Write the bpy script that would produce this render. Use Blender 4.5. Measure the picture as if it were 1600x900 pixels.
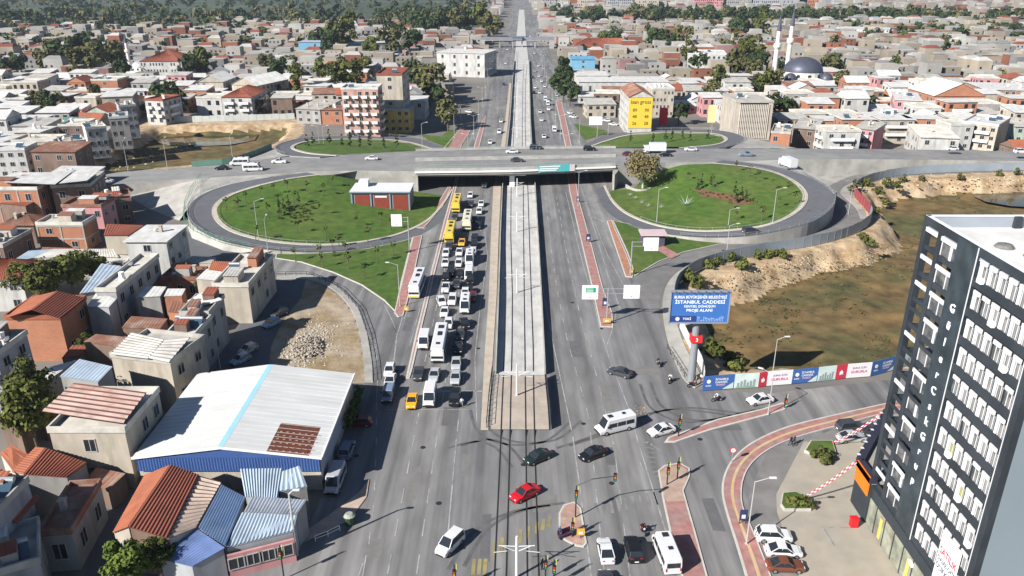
import bpy, math, random, time
_T0 = time.time()
import numpy as np
from mathutils import Vector, Matrix
from mathutils.geometry import delaunay_2d_cdt

for o in list(bpy.data.objects): bpy.data.objects.remove(o)
S = bpy.context.scene
COL = S.collection
R = random.Random(7)

# ------------------------------------------------------------------ camera, sky, sun
CAM_H, FPX = 60.0, 1218.0
PITCH = math.atan(495 / FPX)
cam = bpy.data.cameras.new('camera'); camo = bpy.data.objects.new('camera', cam); COL.objects.link(camo)
cam.sensor_width = 36; cam.lens = 36 * FPX / 1600; cam.clip_start = .5; cam.clip_end = 60000
camo.location = (0, 0, CAM_H); camo.rotation_euler = (math.pi / 2 - PITCH, 0, 0)
S.camera = camo
SUN_AZ, SUN_EL = math.radians(38), math.radians(33)      # direction the light travels in, and the sun's height
W = bpy.data.worlds.new('World'); S.world = W; W.use_nodes = True
nt = W.node_tree; bg = nt.nodes['Background']
sky = nt.nodes.new('ShaderNodeTexSky'); sky.sky_type = 'NISHITA'; sky.sun_disc = False
sky.sun_elevation = SUN_EL; sky.sun_rotation = math.atan2(-math.cos(SUN_AZ), -math.sin(SUN_AZ))
sky.air_density = .7; sky.dust_density = .2; sky.ozone_density = 1.5
nt.links.new(sky.outputs[0], bg.inputs[0]); bg.inputs[1].default_value = .06
sl = bpy.data.lights.new('sun', 'SUN'); sl.energy = 4.8; sl.angle = math.radians(.53); sl.color = (1, .965, .91)
so = bpy.data.objects.new('sun', sl); COL.objects.link(so)
sd = Vector((math.cos(SUN_EL) * math.cos(SUN_AZ), math.cos(SUN_EL) * math.sin(SUN_AZ), -math.sin(SUN_EL)))
so.rotation_euler = sd.to_track_quat('-Z', 'Y').to_euler(); so.location = (-60, -40, 90)
vs = S.view_settings; vs.view_transform = 'Standard'; vs.look = 'None'; vs.gamma = 1; vs.use_curve_mapping = False
vs.exposure = .86
S.cycles.max_bounces = 5; S.cycles.diffuse_bounces = 1; S.cycles.glossy_bounces = 2
S.cycles.transmission_bounces = 3; S.cycles.transparent_max_bounces = 6; S.cycles.volume_bounces = 0
S.cycles.use_denoising = True

# ------------------------------------------------------------------ survey: a point seen in the photograph -> its place on level z
CP, SP = math.cos(PITCH), math.sin(PITCH)
def G(x, y, z=0.0):
    u, v = (x - 800) / FPX, (y - 450) / FPX
    t = (CAM_H - z) / (SP + v * CP)
    return Vector((u * t, (CP - v * SP) * t, z))
def PX(p):
    Z = p[2] - CAM_H; zc = p[1] * CP - Z * SP
    return 800 + FPX * p[0] / zc, 450 - FPX * (p[1] * SP + Z * CP) / zc
def GY(x, y, Y):                                        # the point of that sight line at distance Y
    u, v = (x - 800) / FPX, (y - 450) / FPX
    t = Y / (CP - v * SP); return Vector((u * t, Y, CAM_H - (SP + v * CP) * t))

# ------------------------------------------------------------------ materials
MATS = {}
def lin(c):
    return tuple((x / 12.92 if x <= .04045 else ((x + .055) / 1.055) ** 2.4) for x in c)
def M(name, col, rough=.85, var=.15, scale=.35, col2=None, s2=None, metal=0, spec=.3, stretch=None, mixlo=.42, mixhi=.62, bump=0, bscale=3, rnd=0, wave=None, trans=0, streak=0):
    """principled material; noise in place coordinates gives wear (col2 = second colour in patches)"""
    if name in MATS: return MATS[name]
    m = bpy.data.materials.new(name); m.use_nodes = True; MATS[name] = m
    n = m.node_tree.nodes; l = m.node_tree.links; b = n['Principled BSDF']
    b.inputs['Roughness'].default_value = rough; b.inputs['Metallic'].default_value = metal
    b.inputs['Specular IOR Level'].default_value = spec
    m.diffuse_color = (*col, 1)
    geo = n.new('ShaderNodeNewGeometry'); src = geo.outputs['Position']
    if stretch:
        mp = n.new('ShaderNodeMapping'); mp.inputs['Scale'].default_value = stretch
        l.new(src, mp.inputs[0]); src = mp.outputs[0]
    def mix(t, fac, a, bb):
        x = n.new('ShaderNodeMix'); x.data_type = 'RGBA'; x.blend_type = t
        for s, v in ((x.inputs[0], fac), (x.inputs[6], a), (x.inputs[7], bb)):
            if hasattr(v, 'is_output'): l.new(v, s)
            else: s.default_value = v
        return x.outputs[2]
    base = (*col, 1)
    if col2:
        nz2 = n.new('ShaderNodeTexNoise'); nz2.inputs['Scale'].default_value = s2 or scale * .2; nz2.inputs['Detail'].default_value = 6
        nz2.inputs['Roughness'].default_value = .65
        l.new(src, nz2.inputs[0]); mr = n.new('ShaderNodeMapRange'); mr.inputs[1].default_value = mixlo; mr.inputs[2].default_value = mixhi
        l.new(nz2.outputs[0], mr.inputs[0]); base = mix('MIX', mr.outputs[0], base, (*col2, 1))
    if var:
        nz = n.new('ShaderNodeTexNoise'); nz.inputs['Scale'].default_value = scale; nz.inputs['Detail'].default_value = 5
        l.new(src, nz.inputs[0]); mr = n.new('ShaderNodeMapRange'); mr.inputs[1].default_value = .25; mr.inputs[2].default_value = .75
        mr.inputs[3].default_value = 1 - var; mr.inputs[4].default_value = 1 + var
        l.new(nz.outputs[0], mr.inputs[0]); base = mix('MULTIPLY', 1.0, base, mr.outputs[0])
    if streak:                                            # long tyre-polished lanes in the driving direction
        mp = n.new('ShaderNodeMapping'); mp.inputs['Scale'].default_value = (.62, .012, 1); l.new(geo.outputs['Position'], mp.inputs[0])
        ns = n.new('ShaderNodeTexNoise'); ns.inputs['Scale'].default_value = 1; ns.inputs['Detail'].default_value = 3; l.new(mp.outputs[0], ns.inputs[0])
        mr = n.new('ShaderNodeMapRange'); mr.inputs[1].default_value = .35; mr.inputs[2].default_value = .65; mr.inputs[3].default_value = 1 - streak; mr.inputs[4].default_value = 1 + streak
        l.new(ns.outputs[0], mr.inputs[0]); base = mix('MULTIPLY', 1.0, base, mr.outputs[0])
    if rnd:
        oi = n.new('ShaderNodeObjectInfo'); mr = n.new('ShaderNodeMapRange'); mr.inputs[3].default_value = 1 - rnd; mr.inputs[4].default_value = 1 + rnd
        l.new(oi.outputs['Random'], mr.inputs[0]); base = mix('MULTIPLY', 1.0, base, mr.outputs[0])
    if hasattr(base, 'is_output'): l.new(base, b.inputs['Base Color'])
    else: b.inputs['Base Color'].default_value = base
    if bump:
        nb = n.new('ShaderNodeTexNoise'); nb.inputs['Scale'].default_value = bscale; nb.inputs['Detail'].default_value = 4
        l.new(src, nb.inputs[0]); bp = n.new('ShaderNodeBump'); bp.inputs['Strength'].default_value = bump; bp.inputs['Distance'].default_value = .15
        l.new(nb.outputs[0], bp.inputs['Height']); l.new(bp.outputs[0], b.inputs['Normal'])
    if trans:
        b.inputs['Transmission Weight'].default_value = trans
    return m
def flat(name, col, rough=.5, metal=0, spec=.4): return M(name, col, rough, var=0, metal=metal, spec=spec)
def paint(name, col): return M(name, col, .28, var=.03, scale=2, spec=.5)

def brick_mat(name, c1, c2, mortar, bw=.5, bh=.22, ms=.02):
    if name in MATS: return MATS[name]
    m = bpy.data.materials.new(name); m.use_nodes = True; MATS[name] = m
    n = m.node_tree.nodes; l = m.node_tree.links; b = n['Principled BSDF']; b.inputs['Roughness'].default_value = .9
    geo = n.new('ShaderNodeNewGeometry'); sx = n.new('ShaderNodeSeparateXYZ'); l.new(geo.outputs['Position'], sx.inputs[0])
    ad = n.new('ShaderNodeMath'); ad.operation = 'ADD'; l.new(sx.outputs[0], ad.inputs[0]); l.new(sx.outputs[1], ad.inputs[1])
    cb = n.new('ShaderNodeCombineXYZ'); l.new(ad.outputs[0], cb.inputs[0]); l.new(sx.outputs[2], cb.inputs[1])
    t = n.new('ShaderNodeTexBrick'); l.new(cb.outputs[0], t.inputs[0]); t.inputs['Scale'].default_value = 1
    t.inputs['Brick Width'].default_value = bw; t.inputs['Row Height'].default_value = bh; t.inputs['Mortar Size'].default_value = ms
    t.inputs['Color1'].default_value = (*c1, 1); t.inputs['Color2'].default_value = (*c2, 1); t.inputs['Mortar'].default_value = (*mortar, 1)
    nz = n.new('ShaderNodeTexNoise'); nz.inputs['Scale'].default_value = .5; l.new(geo.outputs['Position'], nz.inputs[0])
    mr = n.new('ShaderNodeMapRange'); mr.inputs[3].default_value = .75; mr.inputs[4].default_value = 1.2; l.new(nz.outputs[0], mr.inputs[0])
    x = n.new('ShaderNodeMix'); x.data_type = 'RGBA'; x.blend_type = 'MULTIPLY'; x.inputs[0].default_value = 1
    l.new(t.outputs[0], x.inputs[6]); l.new(mr.outputs[0], x.inputs[7]); l.new(x.outputs[2], b.inputs['Base Color'])
    return m

asphalt = M('asphalt', (.150, .147, .148), .92, .22, .55, (.215, .208, .2), .05, stretch=(1, .25, 1), bump=.05, streak=.24)
asphalt_side = M('asphalt_side', (.155, .15, .147), .92, .15, .4, (.2, .19, .178), .05, bump=.05)
asphalt_dark = M('asphalt_ramp', (.115, .117, .127), .9, .12, .5)
road_deck = M('road_deck', (.20, .196, .194), .9, .13, .3, (.25, .245, .235), .06)
concrete = M('concrete', (.36, .345, .315), .9, .14, .4, (.27, .26, .24), .12)
concrete_wall = M('concrete_wall', (.40, .385, .35), .9, .15, .35, (.30, .285, .26), .15)
trackbed = M('trackbed', (.49, .48, .455), .9, .12, .8, (.40, .39, .37), .3, stretch=(1, .5, 1), bump=.3, bscale=4)
trackslab = M('trackslab', (.42, .355, .29), .9, .12, .6, (.34, .29, .245), .2)
kerbm = M('kerb_stone', (.48, .455, .41), .9, .15, .7)
pinkpave = M('pink_paving', (.36, .165, .15), .9, .25, .9, (.29, .19, .17), .35)
tanpave = M('tan_paving', (.5, .36, .2), .9, .15, .7)
soilm = M('bare_soil', (.40, .305, .20), .95, .22, .3, (.25, .205, .15), .09, bump=.4, bscale=1.2)
plaza_m = M('plaza_concrete', (.36, .315, .25), .9, .10, .5, (.31, .285, .24), .1)
white_line = M('road_paint', (.36, .355, .34), .8, .25, 1.2, (.22, .215, .21), .35)
yellow_line = M('yellow_paint', (.34, .28, .10), .8, .35, 1.0, (.17, .155, .11), .5, mixlo=.38, mixhi=.6); faint_line = M('worn_paint', (.25, .245, .235), .8, .25, 1.2, (.15, .147, .143), .6, mixlo=.38, mixhi=.6)
black_m = flat('black_rubber', (.012, .012, .013), .8)
dark_metal = flat('dark_metal', (.035, .037, .042), .5, .3)
steel = flat('galvanised_steel', (.42, .43, .44), .45, .5)
white_m = M('white_coat', (.78, .77, .75), .7, .06, .6)
glass_dark = flat('window_glass', (.02, .025, .032), .08, 0, .6)
glass_blue = flat('blue_glass', (.05, .085, .12), .08, 0, .6)

# ------------------------------------------------------------------ mesh helpers
class MB:
    def __init__(s): s.v = []; s.f = []; s.m = []
    def add(s, pts): i = len(s.v); s.v.extend([tuple(p) for p in pts]); return i
    def face(s, pts, m=0): i = s.add(pts); s.f.append(tuple(range(i, i + len(pts)))); s.m.append(m)
    def box(s, c, d, m=0, rz=0, top=None, taper=1.0):
        """c = centre of the base, d = sizes"""
        x, y, z = c; a, b, h = d[0] / 2, d[1] / 2, d[2]; cs, sn = math.cos(rz), math.sin(rz)
        P = []
        for k, (zz, t) in enumerate(((z, 1.0), (z + h, taper))):
            for px, py in ((-a, -b), (a, -b), (a, b), (-a, b)):
                px *= t; py *= t; P.append((x + px * cs - py * sn, y + px * sn + py * cs, zz))
        i = s.add(P)
        for q in ((0, 1, 5, 4), (1, 2, 6, 5), (2, 3, 7, 6), (3, 0, 4, 7)): s.f.append(tuple(i + k for k in q)); s.m.append(m)
        s.f.append((i + 4, i + 5, i + 6, i + 7)); s.m.append(m if top is None else top)
        s.f.append((i + 3, i + 2, i + 1, i)); s.m.append(m)
        return s
    def prism(s, poly, z0, z1, m=0, mt=None, bottom=False):
        n = len(poly); ar = sum(poly[i][0] * poly[(i + 1) % n][1] - poly[(i + 1) % n][0] * poly[i][1] for i in range(n))
        if ar < 0: poly = poly[::-1]
        i = s.add([(p[0], p[1], z0) for p in poly] + [(p[0], p[1], z1) for p in poly])
        for k in range(n): s.f.append((i + k, i + (k + 1) % n, i + n + (k + 1) % n, i + n + k)); s.m.append(m)
        s.f.append(tuple(i + n + k for k in range(n))); s.m.append(m if mt is None else mt)
        if bottom: s.f.append(tuple(i + k for k in reversed(range(n)))); s.m.append(m)
        return s
    def cyl(s, p0, p1, r0, r1=None, n=8, m=0, caps=True):
        r1 = r0 if r1 is None else r1; p0, p1 = Vector(p0), Vector(p1); d = (p1 - p0).normalized()
        u = d.orthogonal().normalized(); w = d.cross(u)
        A = [p0 + (u * math.cos(2 * math.pi * k / n) + w * math.sin(2 * math.pi * k / n)) * r0 for k in range(n)]
        B = [p1 + (u * math.cos(2 * math.pi * k / n) + w * math.sin(2 * math.pi * k / n)) * r1 for k in range(n)]
        i = s.add(A + B)
        for k in range(n): s.f.append((i + k, i + (k + 1) % n, i + n + (k + 1) % n, i + n + k)); s.m.append(m)
        if caps:
            s.f.append(tuple(i + k for k in reversed(range(n)))); s.m.append(m)
            s.f.append(tuple(i + n + k for k in range(n))); s.m.append(m)
        return s
    def bar(s, p0, p1, w, h=None, m=0):
        """square bar from p0 to p1"""
        h = h or w; p0, p1 = Vector(p0), Vector(p1); d = (p1 - p0).normalized()
        u = d.cross(Vector((0, 0, 1)));
        if u.length < 1e-3: u = Vector((1, 0, 0))
        u.normalize(); v = u.cross(d); P = []
        for p in (p0, p1):
            for a, b in ((-1, -1), (1, -1), (1, 1), (-1, 1)): P.append(p + u * a * w / 2 + v * b * h / 2)
        i = s.add(P)
        for q in ((0, 1, 5, 4), (1, 2, 6, 5), (2, 3, 7, 6), (3, 0, 4, 7), (4, 5, 6, 7), (3, 2, 1, 0)): s.f.append(tuple(i + k for k in q)); s.m.append(m)
        return s
    def lathe(s, prof, c=(0, 0, 0), n=16, m=0):
        i = s.add([(c[0] + r * math.cos(2 * math.pi * k / n), c[1] + r * math.sin(2 * math.pi * k / n), c[2] + z) for r, z in prof for k in range(n)])
        for j in range(len(prof) - 1):
            for k in range(n): s.f.append((i + j * n + k, i + j * n + (k + 1) % n, i + (j + 1) * n + (k + 1) % n, i + (j + 1) * n + k)); s.m.append(m)
        return s
    def corr(s, a, b, c, d, pitch=.25, amp=.05, m=0, m2=None):
        """ridged sheet a-b-c-d, ridges run from a to d"""
        a, b, c, d = map(Vector, (a, b, c, d)); n = max(2, int((b - a).length / pitch)); nn = (b - a).cross(d - a).normalized()
        if nn.z < 0: nn = -nn
        P = []
        for k in range(2 * n + 1):
            t = k / (2 * n); off = nn * (amp if k % 2 else 0); P += [a.lerp(b, t) + off, d.lerp(c, t) + off]
        i = s.add(P)
        for k in range(2 * n): s.f.append((i + 2 * k, i + 2 * k + 2, i + 2 * k + 3, i + 2 * k + 1)); s.m.append(m if (m2 is None or k % 2) else m2)
        return s
    def mesh(s, name, mats):
        me = bpy.data.meshes.new(name); me.from_pydata(s.v, [], s.f)
        for x in (mats if isinstance(mats, (list, tuple)) else [mats]): me.materials.append(x)
        if any(s.m): me.polygons.foreach_set('material_index', s.m)
        me.update(); return me
    def build(s, name, mats, parent=None, kind=None, smooth=False, off=None):
        me = s.mesh(name, mats)
        if smooth: me.polygons.foreach_set('use_smooth', [True] * len(me.polygons))
        return link(name, me, parent, kind, off)
def link(name, me, parent=None, kind=None, off=None):
    o = bpy.data.objects.new(name, me); COL.objects.link(o)
    if parent is not None:
        o.parent = parent
        if off is not None: o.location = -Vector(off)      # parts drawn in place coordinates under a root that stands at off
    if kind: o['kind'] = kind
    return o
def thing(name, label, cat, loc=(0, 0, 0), rz=0, group=None):
    o = bpy.data.objects.new(name, None); COL.objects.link(o); o.empty_display_size = .3
    o.location = loc; o.rotation_euler = (0, 0, rz); return tag(o, label, cat, group)
def tag(o, label, cat, group=None):
    o['label'] = label; o['category'] = cat
    if group: o['group'] = group
    return o
def child(name, me, parent, loc=(0, 0, 0), rot=(0, 0, 0), sc=(1, 1, 1), mat=None):
    o = bpy.data.objects.new(name, me); COL.objects.link(o); o.parent = parent; o.location = loc; o.rotation_euler = rot; o.scale = sc
    if mat is not None: o.material_slots[0].link = 'OBJECT'; o.material_slots[0].material = mat
    return o
def copy_tree(o, parent=None):
    c = o.copy(); COL.objects.link(c); c.parent = parent
    for ch in list(o.children): copy_tree(ch, c)
    return c
def spline(P, n=6, closed=False):
    """Catmull-Rom through tuples of any length"""
    P = [np.array(p, float) for p in P]; N = len(P); out = []
    for i in range(N if closed else N - 1):
        g = (lambda k: P[k % N]) if closed else (lambda k: P[min(max(k, 0), N - 1)])
        a, b, c, d = g(i - 1), g(i), g(i + 1), g(i + 2)
        for k in range(n):
            t = k / n; out.append(.5 * (2 * b + (c - a) * t + (2 * a - 5 * b + 4 * c - d) * t * t + (3 * b - a - 3 * c + d) * t ** 3))
    if not closed: out.append(P[-1])
    return out
def pxline(P, z=0.0):
    return [G(p[0], p[1], p[2] if len(p) > 2 else z) for p in P]
def patch(name, P, mat, kind='structure', parent=None, holes=(), mound=0, grid=0):
    """a sheet over a closed outline of 3-D points (any height); interior points follow the rim"""
    ring = [Vector(p) for p in P]; pts = [p.xy for p in ring]; edges = [(i, (i + 1) % len(pts)) for i in range(len(pts))]; zs = [p.z for p in ring]
    if grid:
        A = np.array([(p.x, p.y) for p in pts]); Z = np.array(zs)
        for gx in np.arange(A[:, 0].min(), A[:, 0].max(), grid):
            for gy in np.arange(A[:, 1].min(), A[:, 1].max(), grid):
                q = np.array((gx + R.uniform(-.3, .3) * grid, gy + R.uniform(-.3, .3) * grid))
                if inside(q[None], A)[0]:
                    dd = ((A - q) ** 2).sum(1)
                    if dd.min() > (grid * .5) ** 2:
                        w = 1 / dd ** 1.5; pts.append(Vector(q)); zs.append(float((w * Z).sum() / w.sum() + mound * min(1, math.sqrt(dd.min()) / 15)))
    r = delaunay_2d_cdt(pts, edges, [tuple(range(len(ring)))], 1, 1e-4)
    co = []
    for k, orig in enumerate(r[3]): co.append((r[0][k].x, r[0][k].y, zs[orig[0]] if orig else 0))
    me = bpy.data.meshes.new(name); me.from_pydata(co, [], r[2]); me.materials.append(mat)
    if grid: me.polygons.foreach_set('use_smooth', [True] * len(me.polygons))
    o = link(name, me, parent)
    if kind and parent is None: o['kind'] = kind
    return o
def inside(Q, A):
    x, y = Q[:, 0], Q[:, 1]; r = np.zeros(len(Q), bool); n = len(A)
    for i in range(n):
        x0, y0 = A[i]; x1, y1 = A[(i + 1) % n]
        if y0 == y1: continue
        c = ((y0 > y) != (y1 > y)) & (x < (x1 - x0) * (y - y0) / (y1 - y0) + x0); r ^= c
    return r
def polydist(Q, A):
    d = np.full(len(Q), 1e9); n = len(A)
    for i in range(n):
        a, b = A[i], A[(i + 1) % n]; ab = b - a; t = np.clip(((Q - a) @ ab) / (ab @ ab + 1e-12), 0, 1)
        d = np.minimum(d, np.hypot(*(Q - a - t[:, None] * ab).T))
    return d
def ribbon(name, L, Rr, mat, skirt=None, wallmat=None, kind='structure', parent=None, lskirt=True, rskirt=True, base=-.3):
    """road sheet between two edge lines (3-D points); skirt = side walls down to base"""
    mb = MB()
    for i in range(len(L) - 1): mb.face([L[i], Rr[i], Rr[i + 1], L[i + 1]], 0)
    if skirt:
        for E_, on in ((L, lskirt), (Rr, rskirt)):
            if on:
                for i in range(len(E_) - 1):
                    a, b = E_[i], E_[i + 1]; mb.face([(a[0], a[1], base), (b[0], b[1], base), b, a], 1)
    return mb.build(name, [mat, wallmat or concrete_wall], parent, kind if parent is None else None)
def wall_line(mb, P, h, t, m=0, z=0):
    """upright wall of thickness t along 3-D points"""
    P = [Vector(p) for p in P]
    for a, b in zip(P, P[1:]):
        d = (b - a); d.z = 0
        if d.length < 1e-4: continue
        nrm = Vector((-d.y, d.x, 0)).normalized() * t / 2; up = Vector((0, 0, h))
        q = [a - nrm, b - nrm, b + nrm, a + nrm]; i = mb.add(q + [x + up for x in q])
        for f in ((0, 1, 5, 4), (1, 2, 6, 5), (2, 3, 7, 6), (3, 0, 4, 7), (4, 5, 6, 7)): mb.f.append(tuple(i + k for k in f)); mb.m.append(m)
def resample(P, step):
    P = [Vector(p) for p in P]; out = [P[0]]; acc = 0
    for a, b in zip(P, P[1:]):
        L = (b - a).length
        if L < 1e-6: continue
        t = step - acc
        while t <= L: out.append(a.lerp(b, t / L)); t += step
        acc = (acc + L) % step
    return out
ORD = ['first', 'second', 'third', 'fourth', 'fifth', 'sixth', 'seventh', 'eighth', 'ninth', 'tenth', 'eleventh', 'twelfth', 'thirteenth', 'fourteenth', 'fifteenth', 'sixteenth', 'seventeenth', 'eighteenth', 'nineteenth', 'twentieth']
def ordn(k):
    if k < 20: return ORD[k]
    k += 1; return str(k) + ('th' if 10 < k % 100 < 14 else {1: 'st', 2: 'nd', 3: 'rd'}.get(k % 10, 'th'))
LABELQ = {}
def later(o, phrase, cat, group=None, axis='x'):
    """label given once all look-alikes are placed: 'third from the left of the <phrase>'"""
    o['category'] = cat
    if group: o['group'] = group
    LABELQ.setdefault((phrase, axis), []).append(o)
def one(ph):
    ph = ph.split(' ')
    return ph
def text_mesh(txt, size, align='CENTER', extrude=.02, key={}):
    k = (txt, size, align, extrude)
    if k in key: return key[k]
    cu = bpy.data.curves.new('t', 'FONT'); cu.body = txt; cu.size = size; cu.align_x = align; cu.align_y = 'CENTER'; cu.extrude = extrude; cu.resolution_u = 2; cu.offset = size * .018
    ob = bpy.data.objects.new('t', cu); COL.objects.link(ob); dg = bpy.context.evaluated_depsgraph_get(); dg.update()
    me = bpy.data.meshes.new_from_object(ob.evaluated_get(dg)); bpy.data.objects.remove(ob); bpy.data.curves.remove(cu)
    key[k] = me; return me
def lettering(txt, size, parent, loc, rot, mat, extrude=.02, align='CENTER', name='lettering', sx=1):
    me = text_mesh(txt, size, align, extrude).copy(); me.materials.clear(); me.materials.append(mat)
    return child(name, me, parent, loc, rot, (sx, 1, 1))

# lettering and bodies are grown first, while the scene is still small
for k_ in (('isan gross', 2.0, .03),) + tuple((t_, 1.7, .03) for t_ in ('89', '48', '26', '90', '28')) + tuple((c_, 1.2, .03) for c_ in set('GülerCskGrup')) + (('SATILIK', .82, .005), ('DAİRE-OFİS', .52, .005), ('DÜKKAN', .62, .005), ('BURSA BÜYÜKŞEHİR BELEDİYESİ', .62, .01), ('İSTANBUL CADDESİ', .74, .01), ('KENTSEL DÖNÜŞÜM', .5, .01), ('PROJE ALANI', .62, .01), ('TOKİ', .5, .01), ('3', .8, .01), ('İSTANBUL', .46, .004), ('CADDESİ', .46, .004), ('PROJESİ', .4, .004), ('BURSA', .3, .004), ('BURSA İÇİN', .42, .004), ('GURURLA', .62, .004)): text_mesh(k_[0], k_[1], 'CENTER', k_[2])
def person_mesh(name, pose):
    """one continuous body grown on a skeleton"""
    J = {'pel': (0, 0, .95), 'chest': (0, .02, 1.28), 'neck': (0, .02, 1.47), 'head': (0, .05, 1.6), 'top': (0, .04, 1.72), 'ls': (-.19, 0, 1.42), 'rs': (.19, 0, 1.42), 'le': (-.26, .02, 1.14), 're': (.26, .02, 1.14), 'lw': (-.27, .14, .92), 'rw': (.27, .14, .92), 'lh': (-.27, .18, .84), 'rh': (.27, .18, .84), 'lhip': (-.1, 0, .9), 'rhip': (.1, 0, .9), 'lk': (-.11, .03, .5), 'rk': (.11, .03, .5), 'la': (-.11, -.02, .09), 'ra': (.11, -.02, .09), 'lt': (-.12, .16, .04), 'rt': (.12, .16, .04)}
    J.update(pose)
    RD = {'pel': .15, 'chest': .155, 'neck': .06, 'head': .1, 'top': .06, 'ls': .07, 'rs': .07, 'le': .048, 're': .048, 'lw': .036, 'rw': .036, 'lh': .04, 'rh': .04, 'lhip': .1, 'rhip': .1, 'lk': .068, 'rk': .068, 'la': .045, 'ra': .045, 'lt': .04, 'rt': .04}
    K = list(J); E_ = [('pel', 'chest'), ('chest', 'neck'), ('neck', 'head'), ('head', 'top'), ('chest', 'ls'), ('chest', 'rs'), ('ls', 'le'), ('rs', 're'), ('le', 'lw'), ('re', 'rw'), ('lw', 'lh'), ('rw', 'rh'), ('pel', 'lhip'), ('pel', 'rhip'), ('lhip', 'lk'), ('rhip', 'rk'), ('lk', 'la'), ('rk', 'ra'), ('la', 'lt'), ('ra', 'rt')]
    me = bpy.data.meshes.new(name); me.from_pydata([J[k] for k in K], [(K.index(a), K.index(b)) for a, b in E_], []); ob = bpy.data.objects.new(name, me); COL.objects.link(ob)
    md = ob.modifiers.new('s', 'SKIN'); me.skin_vertices[0].data[0].use_root = True
    for i, k in enumerate(K): me.skin_vertices[0].data[i].radius = (RD[k], RD[k])
    ob.modifiers.new('u', 'SUBSURF').levels = 1; dg = bpy.context.evaluated_depsgraph_get(); dg.update(); out = bpy.data.meshes.new_from_object(ob.evaluated_get(dg)); bpy.data.objects.remove(ob)
    out.materials.clear()
    for m_ in (white_m, white_m, flat('skin', (.38, .22, .15), .6), flat('hair', (.025, .018, .014), .7), black_m): out.materials.append(m_)
    hz = J['neck'][2]; hz2 = J['head'][2]; pz = J['pel'][2]; Vh = [Vector(J[k]) for k in ('lh', 'rh')]; Vf = [Vector(J[k]) for k in ('lt', 'rt', 'la', 'ra')]; legs = [Vector(J[k]) for k in ('lhip', 'rhip', 'lk', 'rk', 'la', 'ra')]; arms = [Vector(J[k]) for k in ('chest', 'ls', 'rs', 'le', 're', 'lw', 'rw')]
    for p in out.polygons:
        c_ = p.center; p.use_smooth = True
        if c_.z > hz + .03: p.material_index = 3 if (c_.z > hz2 + .06 or c_.y < J['head'][1] - .04) else 2
        elif min((c_ - v).length for v in Vh) < .09: p.material_index = 2
        elif min((c_ - v).length for v in Vf) < .09: p.material_index = 4
        elif min((c_ - v).length for v in legs) < min((c_ - v).length for v in arms): p.material_index = 1
        else: p.material_index = 0
    return out
POSE = {'stand': person_mesh('body', {}), 'walk': person_mesh('body', {'lk': (-.11, .2, .52), 'la': (-.11, .26, .1), 'lt': (-.11, .43, .06), 'rk': (.11, -.05, .5), 'ra': (.11, -.33, .14), 'rt': (.11, -.2, .05), 'lw': (-.26, -.12, .95), 'lh': (-.26, -.15, .88), 'rw': (.26, .26, 1.0), 'rh': (.26, .32, .95)}),
        'ride': person_mesh('body', {'pel': (0, -.25, .92), 'chest': (0, -.05, 1.25), 'neck': (0, .0, 1.44), 'head': (0, .05, 1.57), 'top': (0, .05, 1.69), 'ls': (-.19, -.03, 1.39), 'rs': (.19, -.03, 1.39), 'le': (-.3, .15, 1.15), 're': (.3, .15, 1.15), 'lw': (-.3, .4, 1.08), 'rw': (.3, .4, 1.08), 'lh': (-.3, .46, 1.07), 'rh': (.3, .46, 1.07), 'lhip': (-.13, -.2, .88), 'rhip': (.13, -.2, .88), 'lk': (-.24, .2, .72), 'rk': (.24, .2, .72), 'la': (-.22, .0, .34), 'ra': (.22, .0, .34), 'lt': (-.22, .16, .3), 'rt': (.22, .16, .3)})}
# ------------------------------------------------------------------ terrain with the two dug pits
def P2(P): return np.array([G(x, y).xy[:] for x, y in P])
PIT_R = P2([(1066, 500), (1070, 466), (1092, 442), (1138, 428), (1230, 403), (1320, 379), (1372, 361), (1377, 347), (1356, 322), (1350, 300), (1375, 288), (1450, 281), (1600, 277), (1800, 277), (1850, 560), (1560, 552), (1400, 572), (1250, 582), (1125, 588), (1092, 560)])
PIT_L = P2([(238, 197), (300, 196), (380, 194), (462, 191), (458, 207), (432, 222), (400, 246), (330, 256), (250, 262), (170, 268), (120, 262), (165, 235), (205, 212)])
STEP = 1.2
gxs = np.arange(-250, 285, STEP); gys = np.arange(36, 420, STEP)
GXX, GYY = np.meshgrid(gxs, gys); Q = np.stack([GXX.ravel(), GYY.ravel()], 1)
rs = np.random.RandomState(3)
def vnoise(Q, sc, seed):
    r = np.random.RandomState(seed); T = r.rand(64, 64); x = Q[:, 0] / sc + 100; y = Q[:, 1] / sc + 100
    i = np.floor(x).astype(int); j = np.floor(y).astype(int); fx = x - i; fy = y - j; fx = fx * fx * (3 - 2 * fx); fy = fy * fy * (3 - 2 * fy)
    g = lambda a, b: T[a % 64, b % 64]
    return g(i, j) * (1 - fx) * (1 - fy) + g(i + 1, j) * fx * (1 - fy) + g(i, j + 1) * (1 - fx) * fy + g(i + 1, j + 1) * fx * fy
Z = np.zeros(len(Q))
DR = np.where(inside(Q, PIT_R), polydist(Q, PIT_R), 0); DL = np.where(inside(Q, PIT_L), polydist(Q, PIT_L), 0)
wig = (vnoise(Q, 7, 1) - .5) * 3.4 + (vnoise(Q, 3, 2) - .5) * .7
def drop(D, depth, w):
    t = np.clip((D + np.where(D > 0, wig, 0)) / w, 0, 1); return -depth * (t * t * (3 - 2 * t))
Z += drop(DR, 4.3, 4.8) + np.where(DR > 5, (vnoise(Q, 14, 4) - .5) * 1.1 + (vnoise(Q, 3.5, 5) - .5) * .45, 0)
Z += np.where(DR > 0, np.clip(2 - DR / 2, 0, 1) * (vnoise(Q, 2.2, 8) - .5) * .8, 0)
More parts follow.
